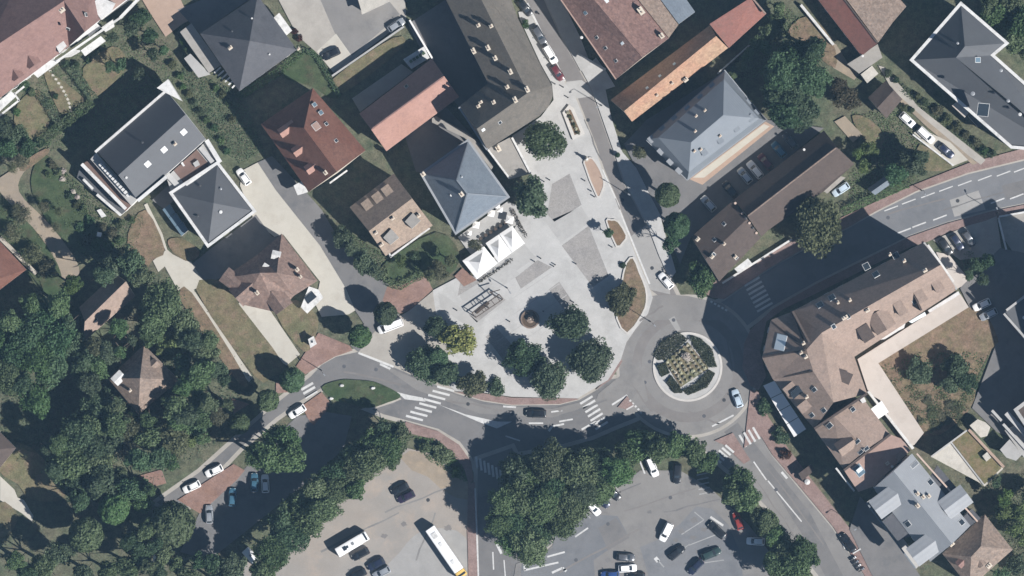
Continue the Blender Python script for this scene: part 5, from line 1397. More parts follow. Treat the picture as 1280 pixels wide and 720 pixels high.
c.dormer(1048, 562, -0.82, 0.57, 3.0, 4.0, 1.4, 'r_tan', rise=1.6); c.skylight(1037, 532, 1.2, 1.5); c.skylight(1066, 512, 1, 1.2)
for x, y in ((1072, 552), (1083, 561), (1076, 565)): c.skylight(x, y, .8, 1.4)
c.slab('white_canopy', [(1085, 514), (1102, 501), (1111, 515), (1092, 528)], 7.0, 7.2, 'canvas'); c.slab('white_vent', [(1075, 500), (1080, 496), (1083, 502), (1078, 504)], 10, 11.4, 'white')
d_ = Building('flat_wing', 'pinkish flat roofed wing with a bluish roof light beside the zinc block', flat([(1055, 588), (1113, 543), (1126, 548), (1138, 563), (1092, 608), (1073, 615)], 10.6), 10.6, 'r_pinkflat', 'w_pink', cat='apartment building')
d_.skylight(1074, 588, 2.0, 2.6, 'veranda'); d_.chimney(1109, 579, .5, .6, .9, 'white'); d_.bar('parapet', (1055, 588), (1113, 543), .5, 10.4, 11.2, 'r_brown'); d_.vent(1115, 583, .3, .5); d_.slab('roof_box', [(1120, 570), (1128, 564), (1131, 569), (1123, 576)], 10.6, 11.3, 'r_tan')
d_.slab('fan_unit', [(1070, 588), (1076, 583), (1079, 587), (1073, 592)], 11, 11.6, 'skyglass'); d_.bar('gutter', (1045, 585), (1068, 614), .4, 8.4, 9.0, 'white')
t = thing('podium_terrace', W(1120, 470), 'broad pale terrace slab wrapping the brown courtyard garden', 'terrace')
prism('slab', [(1072, 449), (1200, 367), (1211, 384), (1098, 454), (1155, 541), (1143, 556), (1134, 560), (1100, 500), (1086, 492)], -0.1, 1.6, MT['terrace'], t, MT['w_pink'])
prism('parapet', [(1084, 490), (1086.4, 488.4), (1143, 560), (1140, 562)], 1.6, 2.5, MT['white'], t)

# zinc block
b = Building('zinc_block', 'pale zinc roofed block with box dormers and grey recessed terraces', [[(1092, 610, 12.4), (1117, 589, 15.0), (1190, 680, 15.0), (1163, 702, 12.4)], [(1117, 589, 15.0), (1140, 567, 12.6), (1213, 657, 12.6), (1190, 680, 15.0)]], 12.4, 'r_zincpale', 'w_white', cat='apartment building')
for (x, y, fx, fy) in ((1094, 637, -0.8, 0.6), (1141, 696, -0.8, 0.6), (1207, 617, 0.8, -0.6)):
    dd = b.dormer(x, y, fx, fy, 4.6, 6.2, 1.7, 'r_zincpale', 'gable', rise=.7)
for pts in ([(1103, 652), (1117, 640), (1141, 669), (1122, 676)], [(1164, 596), (1172, 582), (1198, 612), (1182, 622)], [(1203, 648), (1215, 636), (1226, 648), (1212, 658)]):
    b.slab('recessed_terrace', pts, 9.0, 12.2, 'r_slate', 'w_grey')
for x, y in ((1147, 617), (1154, 621), (1161, 620), (1145, 631)): b.chimney(x, y, .6, .7, .6, 'dark')
b.chimney(1147, 632, .6, .8, .9, 'white'); b.chimney(1190, 679, .6, .8, 1, 'white')
for x, y in ((1163, 603), (1135, 655), (1202, 653)): b.skylight(x, y, 1.3, 1.4, 'glass')
b.skylight(1143, 581, 1.0, 2.4, 'metal')
b.bar('balcony_rail', (1083, 628), (1144, 710), .35, 8.0, 9.0, 'r_zinc'); b.slab('balcony', [(1083, 628), (1091, 622), (1152, 704), (1145, 711)], 7.4, 8.0, 'w_grey')
b.bar('parapet', (1146, 567), (1222, 652), .35, 12, 12.9, 'w_pink')

# tan hipped house at the end
b = Building('house', 'tan hipped house with a reddish slope, next to the zinc block', hip([(1178, 692), (1231, 643), (1266, 687), (1212, 735)], (1214, 696), (1226, 683), 9.0, 12.0), 9.0, 'r_old', 'w_cream')
b.chimney(1236, 707, .8, 1, 1.2, 'white'); b.dormer(1228, 706, 0.6, 0.8, 1.6, 2, .8, 'r_old', rise=.6); b.chimney(1189, 681, .5, .6, .9, 'white'); b.dormer(1198, 706, -.7, .7, 1.6, 2.4, 1, 'r_pink', rise=.8)

# low green roof building
b = Building('pavilion', 'low flat building, half pale gravel roof and half sedum roof', flat([(1164, 571), (1210, 537), (1254, 586), (1231, 608), (1222, 602)], 4.0), 4.0, 'r_gravel', 'w_grey', cat='building')
b.slab('sedum_bed', [(1190, 552), (1209, 538), (1252, 585), (1231, 605)], 4.0, 4.12, 'r_green'); b.bar('wall_coping', (1211, 537), (1255, 584), .6, 3.8, 4.6, 'tan'); b.bar('wall_coping', (1189, 553), (1230, 606), .3, 3.9, 4.25, 'plaza')
b.slab('roof_box', [(1228, 570), (1234, 565), (1239, 572), (1233, 577)], 4.0, 4.8, 'r_gravel'); b.bar('coping', (1164, 571), (1210, 537), .35, 3.9, 4.3, 'plaza')
patch_leaves('sedum', [(1192, 553), (1209, 540), (1250, 585), (1232, 603)], 900, 0.25, None, 'f_olive', 0.22, 'stuff', b.root, 4.12, 5)
b = Building('pavilion', 'small pale cabin roof beside the sedum roof', flat([(1212, 532), (1222, 524), (1232, 528), (1238, 534), (1234, 545), (1226, 547)], 2.6), 2.6, 'r_gravel', 'w_grey', cat='cabin', windows=False)
b = Building('pavilion', 'pale grey flat roofed cabin by the long white beams', flat([(1250, 562), (1262, 549), (1278, 568), (1270, 576), (1258, 572)], 3.2), 3.2, 'plaza2', 'w_grey', cat='cabin', windows=False)
b = Building('apartment_block', 'flat dark roofed building with long white beams at its terraces', flat([(1268, 512), (1300, 488), (1330, 540), (1300, 560)], 7), 7, 'r_brown', 'w_white', cat='apartment building')
b.bar('beam', (1240, 513), (1252, 526), .6, 2.4, 3.0, 'plaza'); b.bar('beam', (1254, 530), (1290, 570), .6, 2.4, 3.0, 'plaza'); b.bar('beam', (1258, 516), (1300, 562), 1.2, 4.4, 5.2, 'plaza'); b.ring('coping', .8, 6.8, 7.4, 'plaza2', .2)
b.slab('terrace', [(1256, 538), (1270, 532), (1300, 566), (1300, 580), (1280, 572)], 0, 2.4, 'plaza2', 'w_white')
b = Building('flat_block', 'dark flat roofed block edged by thin pale copings', flat([(1257, 390), (1300, 358), (1330, 400), (1300, 450)], 7), 7, 'r_char', 'w_grey', cat='building')
b.bar('coping', (1258, 388), (1300, 356), .5, 6.8, 7.4, 'plaza2'); b.bar('coping', (1255, 392), (1290, 432), .5, 6.8, 7.4, 'plaza2'); b.vent(1280, 397, .4, .8)

# brown hipped villa by the driveway
e, r = 6.0, 9.8
A, Bb = (346, 341), (325, 341)
N_, Ee, Ss, S2, SW_, W_, NW_, NN = (352, 292), (397, 351), (367, 370), (348, 391), (304, 381), (278, 348), (300, 333), (322, 318)
b = Building('villa', 'brown hipped villa of many slopes between driveway and pale terrace', [[(*A, r), (*N_, e), (*Ee, e)], [(*A, r), (*Ee, e), (*Ss, e)], [(*A, r), (*Ss, e), (*S2, e), (*Bb, r)], [(*Bb, r), (*S2, e), (*SW_, e)], [(*Bb, r), (*SW_, e), (*W_, e)],
    [(*Bb, r), (*W_, e), (*NW_, e)], [(*Bb, r), (*NW_, e), (*NN, e)], [(*Bb, r), (*NN, e), (*N_, e), (*A, r)]], e, 'r_villa', 'w_white')
b.dormer(296, 372, -0.75, 0.66, 4.6, 5.0, 1.6, 'r_villa', wall='w_white', rise=2.2); b.dormer(281, 343, -0.8, -0.6, 3.4, 4.2, 1.2, 'r_villa', rise=1.7); b.dormer(355, 385, 0.6, 0.8, 4.2, 4.6, 1.2, 'r_villa', rise=2.0)
b.chimney(372, 337, .6, .7, 2.6, 'r_old'); b.chimney(376, 346, .5, .5, 2.0, 'r_old'); b.chimney(322, 366, .6, .8, 2.4, 'r_pink'); b.dormer(341, 318, -0.9, -0.2, 1.6, 1.8, 1.1, 'white', rise=.4); b.dormer(330, 332, -.8, -.5, 1.0, 1.4, 1.0, 'white', rise=.3)
b.slab('porch_roof', [(386, 358), (398, 362), (404, 372), (384, 392), (376, 384)], 2.0, 2.7, 'white', 'w_white'); b.slab('porch_glass', [(380, 372), (390, 364), (396, 371), (385, 380)], 2.7, 2.9, 'glass')

# long garage in the wood
b = Building('outbuilding', 'long grey and pink gabled outbuilding half hidden by the wood', [[(99, 384, 4.6), (144, 342, 4.6), (157, 352, 6.6), (106, 402, 6.6)], [(106, 402, 6.6), (157, 352, 6.6), (169, 370, 4.6), (104, 428, 4.6)]], 4.6, 'r_tan', 'w_cream', cat='outbuilding')
b.skylight(118.5, 399, .9, 1.1); b.skylight(112, 404.5, .9, 1.1)
# house in the wood
b = Building('villa', 'weathered brown pyramid roofed villa standing in the wood', hip([(135, 473), (180, 431), (224, 475), (173, 518)], (175, 473), (175, 473), 6.0, 9.6), 6.0, 'r_old', 'stone')
b.dormer(144, 477, -0.7, 0.7, 2.0, 2.6, 1.5, 'white', rise=.3); b.dormer(196, 452, .7, -.7, 1.8, 2.4, 1.0, 'r_old', rise=.8); b.chimney(163, 488, .5, .5, 1.4, 'white')
b = Building('house', 'brown roofed house cut off at the edge of the garden path', [[(-30, 300, 4.6), (0, 302, 4.6), (33, 337, 4.6), (-5, 350, 7.0)], [(-30, 300, 4.6), (-5, 350, 7.0), (-20, 380, 4.6)], [(-5, 350, 7.0), (33, 337, 4.6), (0, 362, 4.6), (-20, 380, 4.6)]], 4.6, 'r_red', 'w_cream')
b.bar('garden_wall', (0, 297), (45, 342), .9, 0, 1.6, 'stone')
b = Building('house', 'grey roofed house corner beside the round dry lawn', [[(-40, 540, 5), (-12, 528, 5), (20, 560, 5), (-10, 562, 7)], [(-40, 540, 5), (-10, 562, 7), (-10, 600, 5)], [(-10, 562, 7), (20, 560, 5), (2, 582, 5), (-10, 600, 5)]], 5, 'r_brown', 'w_cream')
b = Building('shed', 'white flat roofed shed standing in the concrete yard', flat([(444, -12), (478, -12), (487, 2), (453, 18)], 3.4), 3.4, 'r_gravel', 'w_white', cat='shed')
b = Building('kiosk', 'tiny white roofed kiosk on the red paving', flat([(385, 424), (392, 420), (396, 430), (388, 435)], 2.2), 2.2, 'white', 'w_white', cat='kiosk', windows=False, over=.2)
b.skylight(390, 427, .7, .6, 'glass')
b = Building('bus_shelter', 'brown roofed shelter on the red pavement beside a white box', flat([(998, 592), (1014, 580), (1018, 588), (1003, 601)], 2.5), 2.5, 'r_brown', 'metal', cat='shelter', windows=False, over=.3)
b = Building('greenhouse', 'small grey blue roofed greenhouse behind the pavement hedge', gable((1084, 236), (1112, 216), (1122, 224), (1094, 244), 2.2, 3.0), 2.2, 'r_blue', 'veranda', cat='greenhouse', windows=False)

b = Building('apartment_tower', 'tall flat roofed apartment tower beyond the shaded yard', flat([(1312, 330), (1350, 310), (1420, 560), (1375, 590)], 16.0), 16.0, 'r_flat', 'w_grey', cat='apartment building')
b.ring('coping', .6, 15.8, 16.5, 'plaza2', .1)
# ------------------------------------------------------------------ tents, fountain, furniture
def tent(q, label, z=2.3, top=3.9):
    zg = gz(*q[0])
    c = Vector((sum(p[0] for p in q) / 4, sum(p[1] for p in q) / 4))
    t = thing('party_tent', W(c.x, c.y, 0), label, 'tent', None)
    P = ccw([W(x, y, z) for x, y in q])
    P = [Vector(p) for p in P]; C = sum(P, Vector()) / 4; C.z = top
    v = []; n = 6
    for i in range(4):     # sagging canvas
        A, B = P[i], P[(i + 1) % 4]
        for k in range(n):
            p = A.lerp(B, k / n)
            v.append(p)
    m = len(v); rings = [v]
    for s in (0.35, 0.7):
        rings.append([p.lerp(C, s) - Vector((0, 0, 0.28 if s < .5 else .16)) for p in v])
    vv = [p for r_ in rings for p in r_] + [C]
    f = []
    for r_ in range(2):
        for k in range(m): f.append([r_ * m + k, r_ * m + (k + 1) % m, (r_ + 1) * m + (k + 1) % m, (r_ + 1) * m + k])
    for k in range(m): f.append([2 * m + k, 2 * m + (k + 1) % m, 3 * m])
    mk('canopy', vv, f, MT['canvas'], t)
    vl = v + [p - Vector((0, 0, .35)) for p in v]
    mk('valance', vl, [[k, m + k, m + (k + 1) % m, (k + 1) % m] for k in range(m)], MT['canvas'], t)
    for p in P:
        q_ = p.lerp(C, 0.04)
        obox('pole', Vector((q_.x, q_.y, 0)), Vector((1, 0, 0)), Vector((0, 1, 0)), Vector((0, 0, 1)), .09, .09, 0, z, MT['metal'], t)
    return t
tent([(578, 326), (605, 308), (622, 329), (596, 349)], 'white canvas tent nearest the red flower bed')
tent([(607, 304), (623.5, 293), (639.5, 316), (623, 328)], 'white canvas tent standing between two other tents')
tent([(624, 292.6), (640, 282), (656, 304), (640, 315.6)], 'white canvas tent beside the round olive tree')

def lathe(name, c, prof, mats, parent, n=28, fmf=None):
    v = []; f = []; fm = []
    for rr, z in prof:
        for k in range(n):
            a = k * 2 * math.pi / n; v.append(c + Vector((rr * math.cos(a), rr * math.sin(a), z)))
    for i in range(len(prof) - 1):
        for j in range(n): f.append([i * n + j, i * n + (j + 1) % n, (i + 1) * n + (j + 1) % n, (i + 1) * n + j])
    f.append([(len(prof) - 1) * n + j for j in range(n)])
    return mk(name, v, f, mats, parent)
z = gz(662, 399)
t = thing('fountain', W(662.5, 399, 0), 'round brown fountain basin with a pale centre on the plaza', 'fountain')
c = W(662.5, 399, z); c.z = z
MT['water'] = plain('dark basin water', (0.09, 0.065, 0.045), 0.08)
MT['bronze'] = surf('brown basin stone', (0.15, 0.11, 0.085), (0.19, 0.14, 0.11), amp=.1)
lathe('basin', c, [(2.12, -0.02), (2.12, 0.42), (1.8, 0.45), (1.75, 0.2)], MT['bronze'], t)
lathe('water', c, [(1.76, 0.30), (0.2, 0.31)], MT['water'], t)
lathe('pedestal', c, [(0.95, 0.2), (0.85, 0.5), (0.35, 0.62), (0.22, 1.1), (0.5, 1.2), (0.5, 1.28), (0.12, 1.22)], MT['r_old'], t)
lathe('spout', c, [(0.14, 1.2), (0.16, 1.5), (0.05, 1.6)], MT['pale'], t)

# timber pergola
z = gz(610, 385)
t = thing('pergola', W(608, 385, 0), 'dark timber pergola frame on the grey paved panel', 'pergola')
pa, pb = Vector((590, 391)), Vector((624, 368)); qa = Vector((594.5, 397)); qb = Vector((628.5, 374))
def beam(name, a, b, w, z0, z1, mat, par):
    A = W(a.x, a.y, z1); B = W(b.x, b.y, z1); d = (B - A).normalized(); L = (B - A).length; u = Vector((-d.y, d.x, 0))
    C = (A + B) / 2; C.z = 0
    return obox(name, C, d, u, Vector((0, 0, 1)), L, w, z0, z1, MT[mat], par)
beam('beam', pa, pb, .22, z + 2.3, z + 2.5, 'wood', t); beam('beam', qa, qb, .18, z + 2.3, z + 2.5, 'wood', t)
for k in (0, 3, 4, 5, 7, 9, 10):
    s = k / 10
    beam('rafter', pa.lerp(pb, s), qa.lerp(qb, s), .16, z + 2.51, z + 2.65, 'wood', t)
for s in (0.02, .5, .98):
    for a, b_ in ((pa, pb), (qa, qb)):
        p = a.lerp(b_, s); obox('post', W(p.x, p.y, 0), Vector((1, 0, 0)), Vector((0, 1, 0)), Vector((0, 0, 1)), .16, .16, z - .02, z + 2.3, MT['wood'], t)
beam('bench', pa.lerp(qa, .5).lerp(pb, .1), pa.lerp(qa, .5).lerp(pb, .6), .5, z + .1, z + .5, 'wood', t)
beam('arm', Vector((612, 366)), Vector((625, 362)), .2, z + 2.6, z + 2.75, 'wood', t); beam('arm', Vector((612, 364)), Vector((620, 372)), .2, z + 2.8, z + 2.95, 'wood', t)

# cafe terrace parasols and tables
def parasol(x, y, s, label, group=None, z=2.3, mat='canvas', rot=0.6):
    zg = gz(x, y)
    t = thing('parasol', W(x, y, 0), label, 'parasol', group)
    c = W(x, y, z); v = []
    for k in range(4):
        a = rot + k * math.pi / 2; v.append(c + Vector((math.cos(a), math.sin(a), 0)) * s * .707)
    v.append(c + Vector((0, 0, .5))); v += [p - Vector((0, 0, .18)) for p in v[:4]]
    mk('canopy', v, [[0, 1, 4], [1, 2, 4], [2, 3, 4], [3, 0, 4], [0, 5, 6, 1], [1, 6, 7, 2], [2, 7, 8, 3], [3, 8, 5, 0]], MT[mat], t)
    obox('pole', Vector((c.x, c.y, 0)), Vector((1, 0, 0)), Vector((0, 1, 0)), Vector((0, 0, 1)), .06, .06, zg, z + .45, MT['metal'], t)
    lathe('base', Vector((c.x, c.y, zg)), [(.3, -.02), (.3, .08), (.1, .1)], MT['dark'], t, 12)
for x, y, s in ((586.5, 291, 1.1), (595, 281, 1.5), (614, 266.5, 1.5), (622, 258, 1.0), (625, 262, 1.2)):
    parasol(x, y, s, 'small white square parasol on the cafe terrace', 'parasols on the cafe terrace')
parasol(637, 274.5, 1.7, 'white parasol at the head of the tents')
parasol(196, 698, 1.6, 'white parasol alone between the dark woodland trees'); parasol(124, 293, 1.0, 'tiny pale parasol among shrubs below the stepped terraces')
def table(x, y, label, group):
    zg = gz(x, y); t = thing('cafe_table', W(x, y, 0), label, 'table', group)
    c = W(x, y, zg); c.z = zg
    lathe('table_top', c, [(.38, .70), (.4, .72), (.38, .74)], MT['wood'], t, 14); lathe('stem', c, [(.22, 0), (.22, .03), (.04, .05), (.04, .7)], MT['dark'], t, 10)
    for k in range(2):
        a = k * math.pi + x; q = c + Vector((math.cos(a), math.sin(a), 0)) * .75
        u = Vector((math.cos(a), math.sin(a), 0)); v = Vector((-u.y, u.x, 0)); zz = Vector((0, 0, 1))
        ch = thing('cafe_chair', Vector((q.x, q.y, zg)), 'dark chair at a cafe table beside the tents', 'chair', 'chairs beside the tents')
        obox('seat', q, u, v, zz, .42, .42, .42, .46, MT['dark'], ch); obox('backrest', q + u * .2, u, v, zz, .04, .42, .46, .86, MT['dark'], ch)
        for sx in (-1, 1):
            for sy in (-1, 1): obox('leg', q + u * (.18 * sx) + v * (.18 * sy), u, v, zz, .04, .04, 0, .42, MT['dark'], ch)
for k in range(6):
    table(601 + k * 6.2, 298 - k * 3.9, 'small dark round cafe table in the row beside the tents', 'cafe tables beside the tents')
hedge([(640, 262), (652, 285), (658, 296)], .5, 1.0, 'low reddish hedge screening the cafe corner', 'f_brown')
hedge([(600, 352), (640, 325)], .35, .8, 'low hedge along the front of the white tents', 'f_brown')

def bollard(x, y, label, group, h=1.0, r=.13, mat='dark'):
    zg = gz(x, y); c = W(x, y, zg); c.z = zg
    o = lathe('bollard', c, [(r * 1.2, -.02), (r * 1.2, .08), (r, .1), (r, h * .85), (r * 1.15, h * .87), (r * .6, h)], MT[mat], None, 10)
    tag(o, label, 'bollard', group)
for x, y in ((693.7, 105), (704, 109), (710, 122), (687, 225), (680, 227), (765, 309), (694, 331), (720, 330), (668, 327), (676, 323), (692, 333), (717, 378), (709, 383), (679, 389), (571, 388), (637, 402), (654, 305), (739, 239), (743, 246), (731, 226)):
    bollard(x, y, 'slim dark bollard standing on the pale plaza', 'bollards on the plaza')
def lamp(x, y, dx, dy, label, group=None, h=6.5, arm=1.2):
    zg = gz(x, y); t = thing('street_lamp', W(x, y, 0), label, 'street lamp', group)
    c = W(x, y, 0); c.z = zg
    lathe('pole', c, [(.16, -.02), (.14, .5), (.09, .6), (.06, h)], MT['dark'], t, 10)
    d = Vector((dx, -dy, 0)).normalized(); u = Vector((-d.y, d.x, 0))
    obox('arm', c + d * (arm / 2) + Vector((0, 0, h)), d, u, Vector((0, 0, 1)), arm, .07, -.05, .02, MT['dark'], t)
    obox('lamp_head', c + d * arm + Vector((0, 0, h)), d, u, Vector((0, 0, 1)), .6, .28, -.1, .04, MT['metal'], t)
lamp(780, 240, .8, .5, 'tall dark lamp post on the pavement by the north street shadows'); lamp(752, 132, -.8, .4, 'tall dark lamp post by the mottled clay block')
lamp(813, 402, .6, .6, 'dark lamp post on the kerb above the roundabout', h=7); lamp(1152, 238, .4, .9, 'dark lamp post on the red pavement above the dashed lane'); lamp(1246, 267, -.4, -.9, 'dark lamp post beside the grey yard', h=7)
lamp(1073, 657, -.8, .5, 'dark lamp post on the red pavement near the parked motorbikes'); lamp(634, 360, .5, .8, 'dark lamp post in the middle of the plaza', h=5); lamp(402, 463, .6, .7, 'dark lamp post at the edge of the red paving')
# statue at the tip of the red bed
z = gz(733, 199)
t = thing('statue', W(733, 199, 0), 'small pale statue on a plinth at the tip of the red bed', 'statue')
c = W(733, 199, 0); c.z = z
lathe('plinth', c, [(.55, 0), (.55, .7), (.4, .75), (.4, 1.1)], MT['stone'], t, 12); lathe('figure', c, [(.25, 1.1), (.32, 1.6), (.24, 2.0), (.34, 2.35), (.12, 2.6), (.17, 2.8), (.05, 2.95)], MT['white'], t, 12)
t = thing('planter_pot', W(772, 194, 0), 'dark round tree pot on the pavement opposite the red bed', 'planter'); c = W(772, 194, 0); c.z = gz(772, 194)
lathe('pot', c, [(.45, 0), (.6, .7), (.5, .72), (.45, .5)], MT['dark'], t, 14); s_ = crown_for('S', 1, 'f_dark'); inst('plant', s_[0], t, (0, 0, .55), (0, 0, 0), (.4, .4, .6))
# kerb wall by the mottled block
t = thing('low_wall', W(748, 77, 0), 'short white wall closing the pale corner by the mottled block', 'wall'); beam('wall', Vector((722, 67)), Vector((757, 87)), .35, 0, 1.0, 'white', t); beam('coping', Vector((722, 67)), Vector((757, 87)), .45, 1.0, 1.08, 'white', t)
t = thing('garden_wall', W(1000, 40, 0), 'pale wall edging the sandy yard of the red gabled building', 'wall'); beam('wall', Vector((1001, 6)), Vector((1042, 56)), .5, 0, 1.5, 'w_cream', t); beam('coping', Vector((1001, 6)), Vector((1042, 56)), .6, 1.5, 1.58, 'white', t)
t = thing('garden_wall', W(1260, 290, 0), 'thin white wall beside the grey yard', 'wall'); beam('wall', Vector((1248, 272)), Vector((1258, 312)), .3, 0, 1.2, 'w_white', t); beam('wall', Vector((1249, 271)), Vector((1300, 262)), .3, 0, 1.2, 'w_white', t); beam('coping', Vector((1248, 272)), Vector((1258, 312)), .4, 1.2, 1.26, 'white', t); beam('coping', Vector((1249, 270.8)), Vector((1300, 261.8)), .4, 1.2, 1.26, 'white', t)
t = thing('garden_wall', W(1170, 195, 0), 'low white wall edging the small pale driveway', 'wall'); beam('wall', Vector((1141, 168)), Vector((1192, 207)), .25, 0, 1.0, 'w_white', t); beam('coping', Vector((1141, 168)), Vector((1192, 207)), .35, 1.0, 1.06, 'white', t)
t = thing('garden_wall', W(1180, 320, 0), 'pale wall between corner block and three dark cars', 'wall'); beam('wall', Vector((1160, 306)), Vector((1192, 352)), .35, 0, 1.6, 'plaza2', t); beam('coping', Vector((1160, 306)), Vector((1192, 352)), .45, 1.6, 1.66, 'white', t)
t = thing('garden_wall', W(935, 320, 0), 'long white wall in front of the low brown row building', 'wall'); beam('wall', Vector((903, 354)), Vector((990, 299)), .3, 0, 1.0, 'w_white', t); beam('coping', Vector((903, 354)), Vector((990, 299)), .45, 1.0, 1.07, 'white', t)
t = thing('garden_wall', W(925, 70, 0), 'thin pale wall between zinc building and dark trees', 'wall'); beam('wall', Vector((897, 92)), Vector((955, 40)), .25, 0, 1.6, 'w_grey', t); beam('coping', Vector((897, 92)), Vector((955, 40)), .35, 1.6, 1.66, 'white', t)
t = thing('garden_wall', W(460, 90, 0), 'thin grey wall along the dry lawn below the yard', 'wall'); beam('wall', Vector((415, 95)), Vector((505, 33)), .3, 0, 1.8, 'w_grey', t); beam('coping', Vector((415, 95)), Vector((505, 33)), .4, 1.8, 1.86, 'plaza2', t)
t = thing('white_box', W(1008.5, 602, 0), 'white advertising column on the red pavement', 'column'); c = W(1008.5, 602, 0); c.z = gz(1008, 602); lathe('column', c, [(.6, 0), (.6, .2), (.5, .25), (.5, 2.4)], MT['w_white'], t, 14); lathe('cap', c, [(.62, 2.4), (.62, 2.55), (.1, 2.8)], MT['white'], t, 14)

# bus and motorhome
def big_vehicle(name, front, rear, w, h, label, cat, hatches, nose=0.0, nose_mat='white', nose_len=1.0):
    a = W(*front, h); b_ = W(*rear, h); L = (a - b_).length; d = a - b_; c = (a + b_) / 2; zg = gz((front[0] + rear[0]) / 2, (front[1] + rear[1]) / 2)
    t = thing(name, Vector((c.x, c.y, zg)), label, cat, None, rz=math.atan2(d.y, d.x))
    def rb(nm, x0, x1, y, z0, z1, m, par=t, rnd=.18):
        v = []; prof = [(y - .03, z0), (y, z0 + .3), (y, z1 - rnd * 1.6), (y - rnd * .5, z1 - rnd * .5), (y - rnd * 1.6, z1), (y * .3, z1 + .03)]
        ring_ = prof + [(-p, q) for p, q in reversed(prof)]
        xs = [x0, x0 + .12, x1 - .15, x1]; sc = [.94, 1, 1, .93]; n = len(ring_); f = []
        for x, k in zip(xs, sc):
            for p, q in ring_: v.append((x, p * k, z0 + (q - z0) * (k if k < 1 else 1)))
        for i in range(3):
            for j in range(n): f.append([i * n + j, (i + 1) * n + j, (i + 1) * n + (j + 1) % n, i * n + (j + 1) % n])
        f += [list(range(n)), [3 * n + j for j in reversed(range(n))]]
        me = _mesh(nm, v, f, [m]); return inst(nm, me, par)
    if nose: 
        rb('body', -L / 2, L / 2 - nose, w / 2, .35, h, PAINT['white']); rb('cab', L / 2 - nose - .05, L / 2, w / 2 * .96, .35, h * nose_len, PAINT['white'] if nose_mat == 'white' else MT[nose_mat])
        inst('windscreen', box_mesh('windscreen', L / 2 - nose * .55, L / 2 - nose * .25, -w * .4, w * .4, h * nose_len - .3, h * nose_len + .045, MT['glass']), t)
    else: rb('body', -L / 2, L / 2, w / 2, .35, h, PAINT['white'])
    for s in (-1, 1):
        y0, y1 = sorted((s * (w / 2 - .02), s * (w / 2 + .012)))
        n = int(L / 1.6)
        for k in range(n):
            x = -L / 2 + .6 + k * (L - 2) / n
            inst('side_window', box_mesh('side_window', x, x + (L - 2) / n - .2, y0, y1, h * .5, h * .78, MT['glass']), t)
    for hx, hw, hl, m in hatches: inst('roof_hatch', box_mesh('roof_hatch', hx - hl / 2, hx + hl / 2, -hw / 2, hw / 2, h - .02, h + .16, MT[m]), t)
    wm = wheel_mesh(.42, .26)
    for x in (-L * .3, L * .34):
        for y in (-w * .44, w * .44): inst('wheel', wm, t, (x, y, .42))
    return t
big_vehicle('bus', (579, 721), (537, 660), 2.45, 3.1, 'long white bus with a yellow front on the sandy car park', 'bus', [(-2.2, .7, .9, 'frame'), (2.6, .7, .9, 'frame'), (-4.6, 1.2, 1.4, 'white')], 1.6, 'yellow', 1.0)
big_vehicle('motorhome', (459, 669), (421, 691.5), 2.3, 2.95, 'white motorhome with dark roof hatches on the sandy car park', 'motorhome', [(-1.9, .9, .8, 'glass'), (.2, .6, .6, 'metal'), (-1.2, .5, .5, 'glass')], 1.5, 'white', .88)
big_vehicle('caravan', (320, 702), (306, 687), 2.0, 2.5, 'small white caravan half under the roadside trees', 'caravan', [(0, .5, .5, 'metal')])

